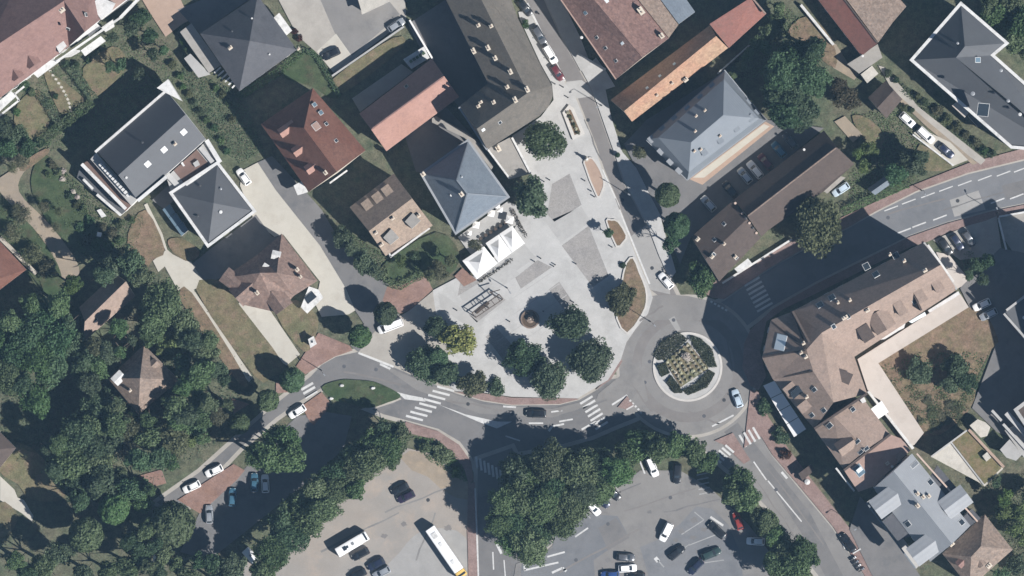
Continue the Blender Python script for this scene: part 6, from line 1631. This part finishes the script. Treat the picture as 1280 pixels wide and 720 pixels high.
# ------------------------------------------------------------------ cars
CARLIST = [
    ((508, 23), (483, 40), 'hatch', 'silver', 'silver car parked against the wall of the dry lawn'),
    ((402, 73), (426, 62), 'hatch', 'black', 'dark car on the pale strip of the concrete yard'),
    ((663, 18), (650, 2), 'hatch', 'black', 'black car at the top of the north street row, above a bush'),
    ((681, 56), (667, 32), 'estate', 'grey', 'dark grey car parked in the north street row behind the white van'),
    ((695, 80), (681, 57), 'van', 'white', 'white van parked in the north street row beside the long block'),
    ((702, 99), (691, 82), 'hatch', 'maroon', 'maroon car at the lower end of the north street row'),
    ((824, 341), (841, 361), 'hatch', 'white', 'white car driving up the north street from the roundabout'),
    ((917, 485), (926, 511), 'hatch', 'skyblue', 'pale blue car driving round the roundabout'),
    ((656, 516.5), (684, 517), 'estate', 'black', 'black car driving along the street past the plaza'),
    ((471, 414), (505, 401), 'bigvan', 'white', 'large white van parked on the forecourt under a tree'),
    ((363, 520), (380, 509), 'hatch', 'white', 'white car at the short zebra crossing by the red paving'),
    ((256, 594), (279, 583), 'hatch', 'white', 'white car on the brick paving, nearer the clipped trees'),
    ((228, 614), (251, 603), 'hatch', 'white', 'white car on the brick paving, nearer the big round tree'),
    ((291, 610), (290, 633), 'hatch', 'teal', 'teal car in the shade beside the brick paving corner'),
    ((261, 631), (262, 655), 'hatch', 'silver', 'silver car in the shade at the tip of the brick paving'),
    ((318, 592), (318, 614), 'hatch', 'teal', 'teal car in deep shade beside a white car'),
    ((331, 594), (332, 615), 'hatch', 'white', 'white car in deep shade beside a teal car'),
    ((488, 617), (512, 605), 'hatch', 'black', 'black car parked side by side with a plum one'),
    ((495, 627), (520, 615), 'hatch', 'plum', 'plum coloured car parked side by side with a black one'),
    ((440, 698), (461, 687), 'hatch', 'black', 'black car right beside the motorhome'),
    ((459, 711), (481, 699), 'hatch', 'navy', 'navy car second from the motorhome'),
    ((466, 721), (488, 710), 'hatch', 'silver', 'silver car third from the motorhome'),
    ((436, 724), (458, 713), 'hatch', 'black', 'black car parked behind the row by the motorhome'),
    ((826, 678), (839, 652), 'van', 'white', 'white van standing alone in the asphalt car park'),
    ((886, 653), (906, 672), 'estate', 'black', 'black car along the bay lines below the red car'),
    ((854, 684), (838, 697), 'hatch', 'black', 'small black car below the lone white van'),
    ((901, 687), (877, 697), 'estate', 'green', 'dark green car in the asphalt car park'),
    ((862, 716), (877, 701), 'hatch', 'navy', 'navy car beside the dark green car'),
    ((794, 697), (770, 696), 'hatch', 'grey', 'grey car next to a white one in the asphalt car park'),
    ((797, 709.5), (772, 711), 'hatch', 'white', 'white car between a grey car and a blue car'),
    ((750, 719), (775, 718), 'hatch', 'blue', 'bright blue car in the asphalt car park'),
    ((783, 721), (807, 720), 'hatch', 'black', 'black car behind the bright blue one'),
    ((748, 642), (735, 627), 'hatch', 'white', 'white car half under the big trees, next to two dark cars'),
    ((760, 633), (746, 617), 'hatch', 'navy', 'navy car half under the big trees beside a white car'),
    ((774, 624), (759, 608), 'hatch', 'black', 'black car half under the big trees at the end of three'),
    ((820, 595), (811, 573), 'van', 'white', 'white van backed under the trees beside the lot'),
    ((846, 604), (847, 580), 'estate', 'black', 'black car under the trees near the white van'),
    ((919, 641), (926, 661), 'hatch', 'red', 'red car under the tree row'),
    ((934, 676), (955, 677), 'hatch', 'white', 'white car nose out from under the tree row'),
    ((1051, 666), (1069, 691), 'estate', 'black', 'black car parked by the red pavement near the motorbikes'),
    ((1189, 319), (1175, 298), 'hatch', 'black', 'black car of three, beside the pale wall'),
    ((1203, 313), (1189, 292), 'hatch', 'navy', 'navy car of three, in the middle'),
    ((1218, 308), (1204, 288), 'hatch', 'grey', 'dark grey car of three, beside the white posts'),
    ((1216, 386), (1238, 376), 'hatch', 'white', 'white car at the corner of the brown courtyard garden'),
    ((1225, 398), (1246, 388), 'hatch', 'silver', 'silver car beside the white one at the brown garden'),
    ((876, 244), (895, 265), 'hatch', 'silver', 'silver car alone in the shaded court, near the clipped trees'),
    ((924, 211), (938, 228), 'hatch', 'silver', 'silver car in the shaded court row with pale roof'),
    ((936, 203), (951, 221), 'estate', 'white', 'white estate car in the shaded court row'),
    ((949, 193), (964, 211), 'hatch', 'maroon', 'maroon car in the shaded court row'),
    ((905, 228), (919, 245), 'hatch', 'black', 'black car in the shaded court between silver ones'),
    ((966, 178), (981, 196), 'hatch', 'teal', 'teal car in the shaded court row'),
    ((980, 167), (995, 185), 'hatch', 'grey', 'grey car at the far end of the shaded court row'),
    ((1142, 157), (1127, 143), 'hatch', 'white', 'white car among garden shrubs beside the lane'),
    ((1166, 177), (1149, 161), 'van', 'white', 'white van on the small driveway by the lane'),
    ((1192, 197), (1173, 180), 'hatch', 'navy', 'navy car on the small driveway by the lane'),
    ((1042, 243), (1060, 231), 'hatch', 'skyblue', 'pale blue car behind the brown gabled building'),
    ((298, 212), (311, 230), 'hatch', 'white', 'white car at the head of the long pale driveway'),
]
for fr, re_, kd, colr, lab in CARLIST:
    car(fr, re_, kd, colr, lab, 'parked and driving cars', z=gz((fr[0] + re_[0]) / 2, (fr[1] + re_[1]) / 2) - 0.06)
# motorbikes
def motorbike(x, y, ang, colr, label, group):
    zg = gz(x, y); t = thing('motorbike', Vector((*W(x, y, .5)[:2], zg)), label, 'motorbike', group, rz=ang)
    wm = wheel_mesh(.28, .13)
    inst('wheel', wm, t, (-.62, 0, .28)); inst('wheel', wm, t, (.62, 0, .28))
    inst('body', box_mesh('body', -.45, .4, -.17, .17, .3, .72, PAINT[colr]), t); inst('seat', box_mesh('seat', -.7, .02, -.16, .16, .72, .84, MT['dark']), t)
    inst('fairing', box_mesh('fairing', .3, .62, -.22, .22, .55, 1.05, PAINT[colr]), t); inst('handlebar', box_mesh('handlebar', .32, .38, -.38, .38, 1.0, 1.05, MT['dark']), t)
for k, (x, y) in enumerate(((1067, 698), (1070, 703), (1073, 707.5), (1077, 712))):
    motorbike(x, y, 0.6, 'white' if k % 2 == 0 else 'silver', 'pale motorbike in the row beside the red pavement', 'motorbikes beside the red pavement')

# ------------------------------------------------------------------ trees
CLEAR = [(178, 470, 26), (160, 478, 20), (195, 472, 24), (176, 495, 20), (178, 448, 18), (112, 408, 15), (125, 396, 16), (138, 382, 17), (152, 366, 17), (244, 578, 14), (262, 568, 12), (220, 600, 12)]
def grove(lst, label, group, mat='f_mid', h=None, cls=None, name='tree', near=None, grow=1.0, mix=None):
    for k, it in enumerate(lst):
        x, y, r = it[:3]; m = it[3] if len(it) > 3 else (mat if mix is None else mix[(k * 7 + int(x)) % len(mix)])
        lb, gr = label, group
        for bx_, by_, br_ in CLEAR:     # crowns keep off the roofs that stand clear in the wood
            r = min(r, (math.hypot(x - bx_, y - by_) - br_) / grow)
        if r < 4.5: continue
        if near:        # named by the landmark it stands nearest to
            w = min(near, key=lambda q: (q[0] - x) ** 2 + (q[1] - y) ** 2)[2]
            lb = label + ' ' + w; gr = group + ' ' + w
        hh = None if h is None else h * (0.86 + 0.28 * ((k * 53) % 11) / 10)
        tree(x, y, r * grow, lb, m, gr, hh if len(lst) > 2 else h, cls, name)
grove([(650, 592, 26), (686, 578, 26), (655, 625, 30), (692, 612, 28), (640, 655, 22), (672, 655, 30), (660, 684, 24), (722, 590, 28), (712, 630, 26), (700, 655, 22), (748, 583, 24), (745, 610, 22), (772, 590, 20), (630, 625, 20), (625, 655, 18), (640, 675, 18), (668, 600, 22), (676, 632, 24), (728, 613, 18)],
      'broad tree of the big grove', 'trees of the big grove', 'f_mid', 12.0, 'L', near=[(615, 585, 'beside the shaded zebra crossing'), (700, 565, 'along the street past the plaza'), (750, 625, 'over the parked dark cars'), (650, 690, 'at the car park entrance')], mix=['f_mid', 'f_mid', 'f_dark'])
grove([(795, 558, 22), (822, 560, 20), (845, 556, 18), (868, 565, 18), (885, 578, 15), (782, 570, 18)], 'mid green tree of the row between roundabout and car park', 'trees between roundabout and car park', 'f_mid', 9.5)
grove([(922, 602, 19), (934, 622, 18), (915, 618, 15), (958, 652, 17), (950, 645, 13), (968, 668, 15)], 'dense green tree of the row beside the road to the zinc block', 'trees along the road', 'f_mid', 9.0)
grove([(985, 695, 27), (1005, 690, 20), (990, 715, 24), (968, 708, 18)], 'green tree of the clump beside the road near the motorbikes', 'trees near the motorbikes', 'f_mid', 10.5)
grove([(352, 552, 24), (335, 572, 22), (362, 572, 20), (320, 570, 16)], 'rounded green tree above the shaded parked cars', 'trees above the shaded cars', 'f_mid', 15)
grove([(326, 712, 12), (340, 690, 20), (362, 672, 20), (352, 655, 18), (382, 655, 18), (375, 632, 18), (402, 635, 20), (395, 612, 18), (420, 610, 20), (418, 590, 16), (442, 592, 20), (440, 570, 16), (462, 575, 20), (485, 558, 20), (465, 552, 17), (500, 545, 15), (480, 538, 13), (290, 712, 18), (268, 705, 14), (445, 612, 12), (330, 715, 14), (492, 572, 12)],
      'green tree of the belt', 'trees of the belt', 'f_mid', 12.0, near=[(313, 695, 'beside the small white caravan'), (420, 665, 'closest to the motorhome'), (490, 590, 'closest to the bare sandy earth'), (470, 500, 'below the grassy island')], grow=1.15, mix=['f_mid', 'f_dark', 'f_mid'])
grove([(335, 500, 13.5), (299, 530, 13)], 'egg shaped clipped green tree beside the narrow path end', 'clipped trees beside the path', 'f_mid', 10.2, 'B')
tree(365, 475, 15, 'dark clipped tree at the end of the pale terrace', 'f_dark', None, 8.5, 'B')
tree(215, 655, 27, 'very large even crowned tree beside the brick paving', 'f_mid', None, 16, 'B'); tree(143, 636, 19, 'even crowned round tree deep in the wood shade', 'f_mid', None, 14.5, 'B'); tree(108, 668, 21, 'oval green tree in the wood, beside the even round one', 'f_mid', None, 15, 'B')
grove([(75, 692, 17), (55, 708, 18), (35, 715, 16), (178, 690, 18), (160, 708, 18), (135, 716, 16), (190, 708, 12), (196, 680, 10), (105, 716, 14), (235, 722, 16), (270, 728, 16), (250, 700, 12), (20, 700, 13), (185, 662, 14), (165, 678, 14), (205, 694, 14), (222, 706, 12), (200, 720, 14)], 'green woodland tree at the far end of the shaded lane', 'woodland trees at the lane end', 'f_mid', 14, mix=['f_mid', 'f_dark'])
grove([(60, 402, 20), (35, 422, 22), (18, 442, 20), (72, 430, 20), (88, 402, 15), (88, 440, 18), (50, 448, 18), (12, 468, 18), (45, 500, 16), (100, 542, 20), (112, 560, 19), (128, 512, 18), (112, 478, 12), (148, 508, 14), (122, 458, 12), (190, 546, 15), (200, 505, 15), (222, 512, 15), (232, 482, 14), (216, 548, 16), (92, 582, 22), (120, 582, 20), (100, 605, 16), (128, 602, 15), (165, 610, 14), (152, 440, 13), (192, 415, 14), (228, 455, 18), (250, 468, 16), (204, 378, 20), (192, 396, 16), (232, 405, 14), (255, 440, 14), (140, 335, 16), (130, 345, 18), (165, 330, 15), (178, 345, 12), (248, 505, 12), (240, 530, 14), (262, 505, 10), (145, 530, 14), (150,410,11), (135,440,12), (165,425,11), (180,445,9), (205,460,9), (240,425,12), (262,425,9), (270,462,11), (282,475,8), (235,520,11), (255,520,11), (225,530,12), (185,525,12), (160,535,13), (140,552,13), (175,575,13), (200,570,12), (215,578,9), (228,575,11), (60,470,13), (30,480,11), (70,460,13), (105,455,13), (118,435,13), (103,420,9), (40,380,11), (75,380,12), (15,405,13), (5,425,13), (135,482,9), (120,530,13), (75,555,9), (70,590,9), (100,625,11), (155,625,9), (180,630,9), (150,600,13), (190,612,7), (272,520,9), (255,548,9), (285,505,7), (60,560,8)],
      'green woodland tree', 'woodland trees', 'f_dark', 12.5, near=[(130, 385, 'beside the long outbuilding'), (175, 475, 'round the weathered villa'), (270, 430, 'along the narrow pale path'), (40, 580, 'beside the round dry lawn'), (30, 400, 'in the dense thicket'), (230, 590, 'above the shaded street')], grow=1.36, mix=['f_dark', 'f_mid', 'f_dark', 'f_mid', 'f_dark', 'f_mid', 'f_olive'])
grove([(216, 432, 19), (90, 356, 13), (165, 520, 9), (246, 488, 11), (185, 395, 9), (200, 440, 12), (238, 545, 14)], 'lighter green tree in the old wooded garden', 'light trees of the wooded garden', 'f_light', 8.5)
tree(160, 560, 17, 'bare looking grey tree in the old wooded garden', 'f_grey', None, 9, 'W'); tree(58, 440, 9, 'dry brown topped tree among woodland greens', 'f_brown', None, 11, 'W')
grove([(30, 270, 14), (15, 290, 14), (40, 320, 16), (60, 335, 14), (20, 262, 10), (70, 285, 8), (28, 200, 12), (15, 210, 8), (75, 265, 8), (55, 258, 8)], 'loose olive fruit tree beside the winding dirt path', 'fruit trees by the dirt path', 'f_olive', 4.5, 'W')
grove([(20, 170, 15), (5, 160, 14), (10, 185, 14), (35, 185, 13)], 'dark garden tree above the dirt path fork', 'trees above the dirt path fork', 'f_dark', 7)
# plaza and streets
tree(681, 176, 25, 'round bright green plane tree on the plaza below the planter', 'f_mid', None, 10.5); tree(664, 246, 26, 'round dark plane tree on the plaza beside the cafe', 'f_dark', None, 10.5, 'M')
tree(573, 425, 22, 'yellow green tree at the edge of the plaza', 'f_yellow', None, 9.0)
grove([(534, 455, 24), (556, 466, 18), (548, 445, 14), (545, 408, 15)], 'dark green tree beside the yellow green one', 'dark trees beside the yellow tree', 'f_dark', 7.5); tree(590, 480, 18, 'light olive tree above the wedge crossing', 'f_olive', None, 7)
grove([(656, 449, 23), (686, 474, 25), (712, 406, 24), (740, 452, 27), (728, 446, 20), (650, 438, 14)], 'dark green plane tree on the plaza near the roundabout', 'plane trees on the plaza', 'f_dark', 8.0)
shrub(620, 484, 13, 'dark rounded shrub group at the plaza kerb', 'f_dark', None, 2.2); tree(776, 374, 20, 'loose grey green tree in the curved dry bed', 'f_olive', None, 6.0, 'M'); tree(760, 292, 8, 'small dark tree in the rounded brown bed', 'f_dark', None, 5, 'S'); shrub(779, 331, 5, 'small dark shrub at the tip of the curved dry bed', 'f_dark')
tree(834, 244, 15, 'clipped oval tree by the corner of the zinc building', 'f_mid', None, 12.0, 'B'); tree(846, 282, 16, 'clipped oval tree shaded by the low brown block', 'f_dark', None, 12.5, 'B'); tree(838, 305, 12, 'dark narrow tree beside the shaded clipped oval tree', 'f_dark', None, 9)
tree(876, 349, 20, 'round green tree at the corner of the low brown block', 'f_mid', None, 8); tree(800, 190, 10, 'grey green young tree on the pavement by the zinc building', 'f_olive', None, 5)
tree(1022, 280, 36, 'very large olive brown tree over the red pavement', 'f_olive', None, 12)
grove([(1000, 72, 26), (975, 92, 24), (1012, 98, 24), (990, 118, 26), (968, 122, 18), (1003, 142, 22), (980, 145, 20), (1018, 62, 16)], 'massive dark tree of the clump behind the zinc building', 'trees behind the zinc building', 'f_dark', 14)
grove([(1058, 122, 17), (1048, 108, 12)], 'bronze leaved tree beside the low garage', 'bronze trees beside the garage', 'f_brown', 7, 'M')
grove([(1136, 205, 22), (1118, 218, 16), (1150, 195, 12)], 'dark tree behind the hedge of the red pavement', 'trees behind the pavement hedge', 'f_dark', 8.5); grove([(1085, 188, 13), (1080, 208, 10), (1072, 192, 8)], 'light green small tree beside the brown gabled building', 'small trees beside the gabled building', 'f_light', 5)
grove([(1248, 18, 22), (1276, 28, 22), (1268, 52, 18), (1238, 2, 16), (1262, 2, 18), (1285, 60, 16)], 'green tree behind the white parapet block', 'trees behind the parapet block', 'f_mid', 9)
grove([(928, 82, 9), (945, 55, 11), (960, 40, 12), (935, 68, 9), (972, 25, 12), (975, 10, 10), (955, 60, 10), (915, 95, 6)], 'small green tree along the thin pale wall', 'trees along the thin pale wall', 'f_mid', 6)
grove([(1149, 464, 18), (1196, 460, 18), (1208, 476, 15), (1188, 480, 13)], 'dark green tree in the brown courtyard garden', 'trees in the courtyard garden', 'f_dark', 5.5)
for x, y, r in ((1165, 515, 10), (1180, 522, 12), (1195, 510, 10), (1170, 532, 10), (1185, 505, 8), (1160, 500, 8), (1150, 525, 6), (1200, 525, 8)): shrub(x, y, r, 'grey green scrub in the corner of the courtyard garden', 'f_olive', 'scrub in the courtyard garden', 1.0)
grove([(1258, 640, 16), (1268, 660, 12), (1256, 622, 12), (1280, 672, 12), (1275, 640, 12), (1290, 620, 14)], 'bright green tree beside the tan hipped house', 'trees beside the tan hipped house', 'f_light', 7.5); grove([(1270, 705, 14), (1250, 720, 12), (1245, 602, 8)], 'dark tree behind the tan hipped house', 'dark trees behind the tan house', 'f_dark', 6)
grove([(1222, 332, 13), (1210, 345, 8), (1236, 325, 10), (1228, 350, 9)], 'dark green tree behind the three dark cars', 'trees behind the three cars', 'f_dark', 6)
# west side street
tree(482, 392, 14, 'dark round tree shading the large white van', 'f_dark', None, 9.5, 'B'); tree(450, 420, 14, 'round green tree beside the red paving', 'f_mid', None, 9.5, 'B')
grove([(428, 297, 14), (455, 328, 16), (468, 340, 12), (440, 312, 10)], 'green tree below the ochre house', 'trees below the ochre house', 'f_dark', 7.5); grove([(548, 338, 13), (562, 325, 10), (538, 345, 9)], 'olive garden tree beside the tents', 'garden trees beside the tents', 'f_olive', 6); tree(500, 326, 9, 'light green shrub tree under the white balcony', 'f_light', None, 4); tree(594, 306, 9, 'olive bushy tree at the notch of the tents', 'f_olive', None, 5)
hedge([(478, 335), (484, 352), (498, 358), (528, 342)], 1.6, 1.6, 'curved green hedge round the garden of the ochre house', 'f_mid'); shrub(520, 322, 9, 'dark shrub below the white balcony', 'f_dark', None, 2)
# north gardens
grove([(175, 22, 13), (165, 38, 11), (188, 45, 11), (192, 68, 10), (175, 92, 9), (205, 62, 8)], 'green garden tree beside the pinkish apartment block', 'trees beside the pinkish block', 'f_dark', 6)
grove([(140, 48, 9), (150, 82, 10), (138, 84, 8)], 'dark small tree over the dry lawn', 'small trees over the dry lawn', 'f_dark', 6)
for x, y, r in ((30, 108, 8), (40, 115, 7), (62, 64, 4), (82, 80, 6), (95, 82, 6), (60, 130, 7), (70, 120, 5), (20, 140, 6), (50, 178, 8), (68, 160, 7), (85, 150, 7), (100, 140, 6), (110, 75, 5)): shrub(x, y, r, 'garden shrub beside the pinkish block lawns', 'f_dark' if x % 20 else 'f_mid', 'shrubs beside the block lawns', 1.6)
hedge([(88, 85), (118, 125)], 1.8, 1.7, 'tall dark hedge between two dry lawns'); hedge([(52, 120), (76, 158)], 1.5, 1.6, 'dark hedge left of the stepping stones'.replace('left of', 'beside')); hedge([(50, 178), (115, 128)], 2.0, 1.6, 'long hedge below the dry lawns', 'f_mid')
for x, y, r in ((65, 205, 7), (72, 215, 6), (60, 218, 5), (88, 245, 7), (95, 255, 6), (105, 262, 7), (112, 275, 7), (100, 285, 8), (128, 285, 7), (140, 290, 8), (150, 280, 6), (165, 275, 5), (120, 305, 9), (135, 308, 9), (150, 300, 7), (110, 300, 8), (155, 318, 8), (170, 325, 7)): shrub(x, y, r, 'mixed garden shrub below the stepped white terraces', ('f_mid', 'f_dark', 'f_olive')[x % 3], 'shrubs below the terraces', 1.6)
for x, y in ((91, 240), (97, 246), (78, 224), (79, 214)): shrub(x, y, 4, 'white flowering shrub below the stepped white terraces', 'f_pale', 'white shrubs below the terraces', 1.0)
for x, y, r in ((228, 108, 5), (236, 118, 6), (244, 128, 6), (250, 140, 6), (258, 150, 5), (225, 95, 6), (215, 80, 7), (232, 60, 5), (228, 52, 5), (268, 160, 6), (276, 175, 6), (283, 188, 6), (290, 150, 6), (278, 118, 6), (285, 128, 5), (270, 110, 5), (300, 118, 5)): shrub(x, y, r, 'small green shrub between the modern block and the slate villa', ('f_mid', 'f_dark', 'f_olive')[x % 3], 'shrubs between modern block and villa', 1.6)
hedge([(303, 118), (345, 92), (376, 66)], 1.5, 1.6, 'green hedge along the wall of the dark slate villa', 'f_mid'); hedge([(380, 62), (398, 72), (424, 120)], .9, 1.5, 'dark hedge between green lawn and yard')
for x, y, r in ((368, 40, 5), (374, 48, 5)): shrub(x, y, r, 'red brown shrub beside the dark slate villa', 'f_red', 'red shrubs beside the slate villa', 1.6)
hedge([(1054, 264), (1095, 246), (1134, 230)], 1.6, 1.8, 'clipped green hedge along the red pavement', 'f_mid')
for x, y, r in ((1110, 92, 6), (1120, 100, 5), (1148, 120, 6), (1155, 128, 6), (1172, 138, 8), (1184, 150, 8), (1196, 160, 8), (1208, 168, 7), (1220, 178, 7), (1230, 188, 7), (1240, 192, 6), (1130, 135, 6), (1140, 138, 5)): shrub(x, y, r, 'shrub in the strip beside the narrow lane', ('f_mid', 'f_dark', 'f_olive')[x % 3], 'shrubs beside the lane', 1.8)
for x, y, r, m, l in ((954, 508, 12, 'f_dark', 'dark round shrub beside the white awning'), (976, 545, 12, 'f_dark', 'dark round shrub below the white awning'), (982, 568, 8, 'f_red', 'rust coloured shrub beside the road crossing'), (552, 567, 14, 'f_mid', 'green shrub mass beside the bare sandy earth'), (532, 560, 10, 'f_mid', 'green shrub at the top of the bare sandy earth'), (570, 590, 8, 'f_light', 'light green shrub at the curved red pavement'), (657, 30, 6, 'f_mid', 'green bush between the parked cars of the north street')): shrub(x, y, r, l, m, None, 2.4)
patch_leaves('dry_grass', [(1098, 456), (1210, 386), (1246, 423), (1238, 436), (1210, 508), (1157, 540)], 5000, 0.22, 'dry tall grass in the courtyard garden', 'f_brown', .22, 'stuff', None, 0.2, 9)
patch_leaves('ground_cover', [(0, 345), (100, 380), (120, 440), (230, 360), (320, 480), (290, 540), (200, 600), (90, 640), (0, 560)], 9000, 0.6, 'ivy and undergrowth below the woodland trees', 'f_dark', .32, 'stuff', None, 0.0, 10)

for nm, pts, n, h_, m, lb in (
    ('undergrowth', [(30, 110), (170, 20), (215, 60), (235, 110), (205, 105), (118, 180), (60, 190), (20, 160)], 5000, .5, 'f_mid', 'low planting round the lawns of the pinkish block'),
    ('undergrowth', [(228, 50), (255, 95), (305, 118), (330, 190), (300, 205), (258, 170), (228, 122)], 4500, .6, 'f_dark', 'low planting between modern block and slate villa'),
    ('undergrowth', [(60, 195), (105, 235), (150, 275), (185, 262), (160, 340), (110, 330), (75, 270)], 4500, .6, 'f_mid', 'low planting below the stepped white terraces'),
    ('undergrowth', [(0, 240), (30, 260), (75, 330), (60, 350), (0, 300)], 2500, .5, 'f_olive', 'rough grass beside the winding dirt path'),
    ('undergrowth', [(1110, 90), (1150, 120), (1250, 195), (1232, 198), (1150, 135), (1120, 110)], 2200, .7, 'f_mid', 'low planting strip beside the narrow lane'),
    ('undergrowth', [(1062, 140), (1130, 140), (1160, 175), (1150, 225), (1060, 258), (1062, 215), (1085, 200)], 4200, .6, 'f_mid', 'rough planting behind the pavement hedge'),
    ('undergrowth', [(240, 365), (280, 352), (300, 385), (355, 456), (340, 470), (318, 470)], 3500, .35, 'f_olive', 'rough dry grass beside the pale terrace'),
    ('undergrowth', [(345, 392), (372, 375), (396, 395), (395, 418), (380, 440)], 1500, .35, 'f_brown', 'scorched grass below the brown villa'),
    ('undergrowth', [(430, 285), (482, 320), (545, 290), (575, 320), (555, 345), (500, 356), (470, 350)], 3500, .6, 'f_mid', 'garden planting round the ochre house'),
    ('undergrowth', [(1150, 490), (1205, 480), (1212, 512), (1158, 545), (1130, 510), (1105, 462), (1125, 455)], 5200, .9, 'f_olive', 'green overgrowth in the courtyard garden corner'),
    ('undergrowth', [(1100, 458), (1150, 440), (1230, 440), (1238, 438), (1212, 512), (1158, 545)], 9000, .9, 'f_mid', 'rough green growth across the lower courtyard garden'),
    ('undergrowth', [(515, 545), (545, 548), (575, 575), (586, 605), (560, 590), (535, 575)], 1800, .7, 'f_mid', 'scrub along the curved red pavement'),
    ('undergrowth', [(1225, 600), (1290, 590), (1290, 735), (1270, 735), (1262, 690), (1235, 645)], 3500, .8, 'f_mid', 'overgrown slope beside the tan hipped house'),
    ('undergrowth', [(920, 70), (985, 10), (1010, 30), (980, 60), (940, 100), (910, 100)], 2600, .7, 'f_mid', 'rough planting along the thin pale wall'),
    ('undergrowth', [(1200, 312), (1240, 318), (1245, 350), (1210, 358)], 1500, .7, 'f_mid', 'rough planting behind the three dark cars'),
): patch_leaves(nm, pts, n, h_, lb, m, .26, 'stuff', None, 0.02, n + int(pts[0][0]))
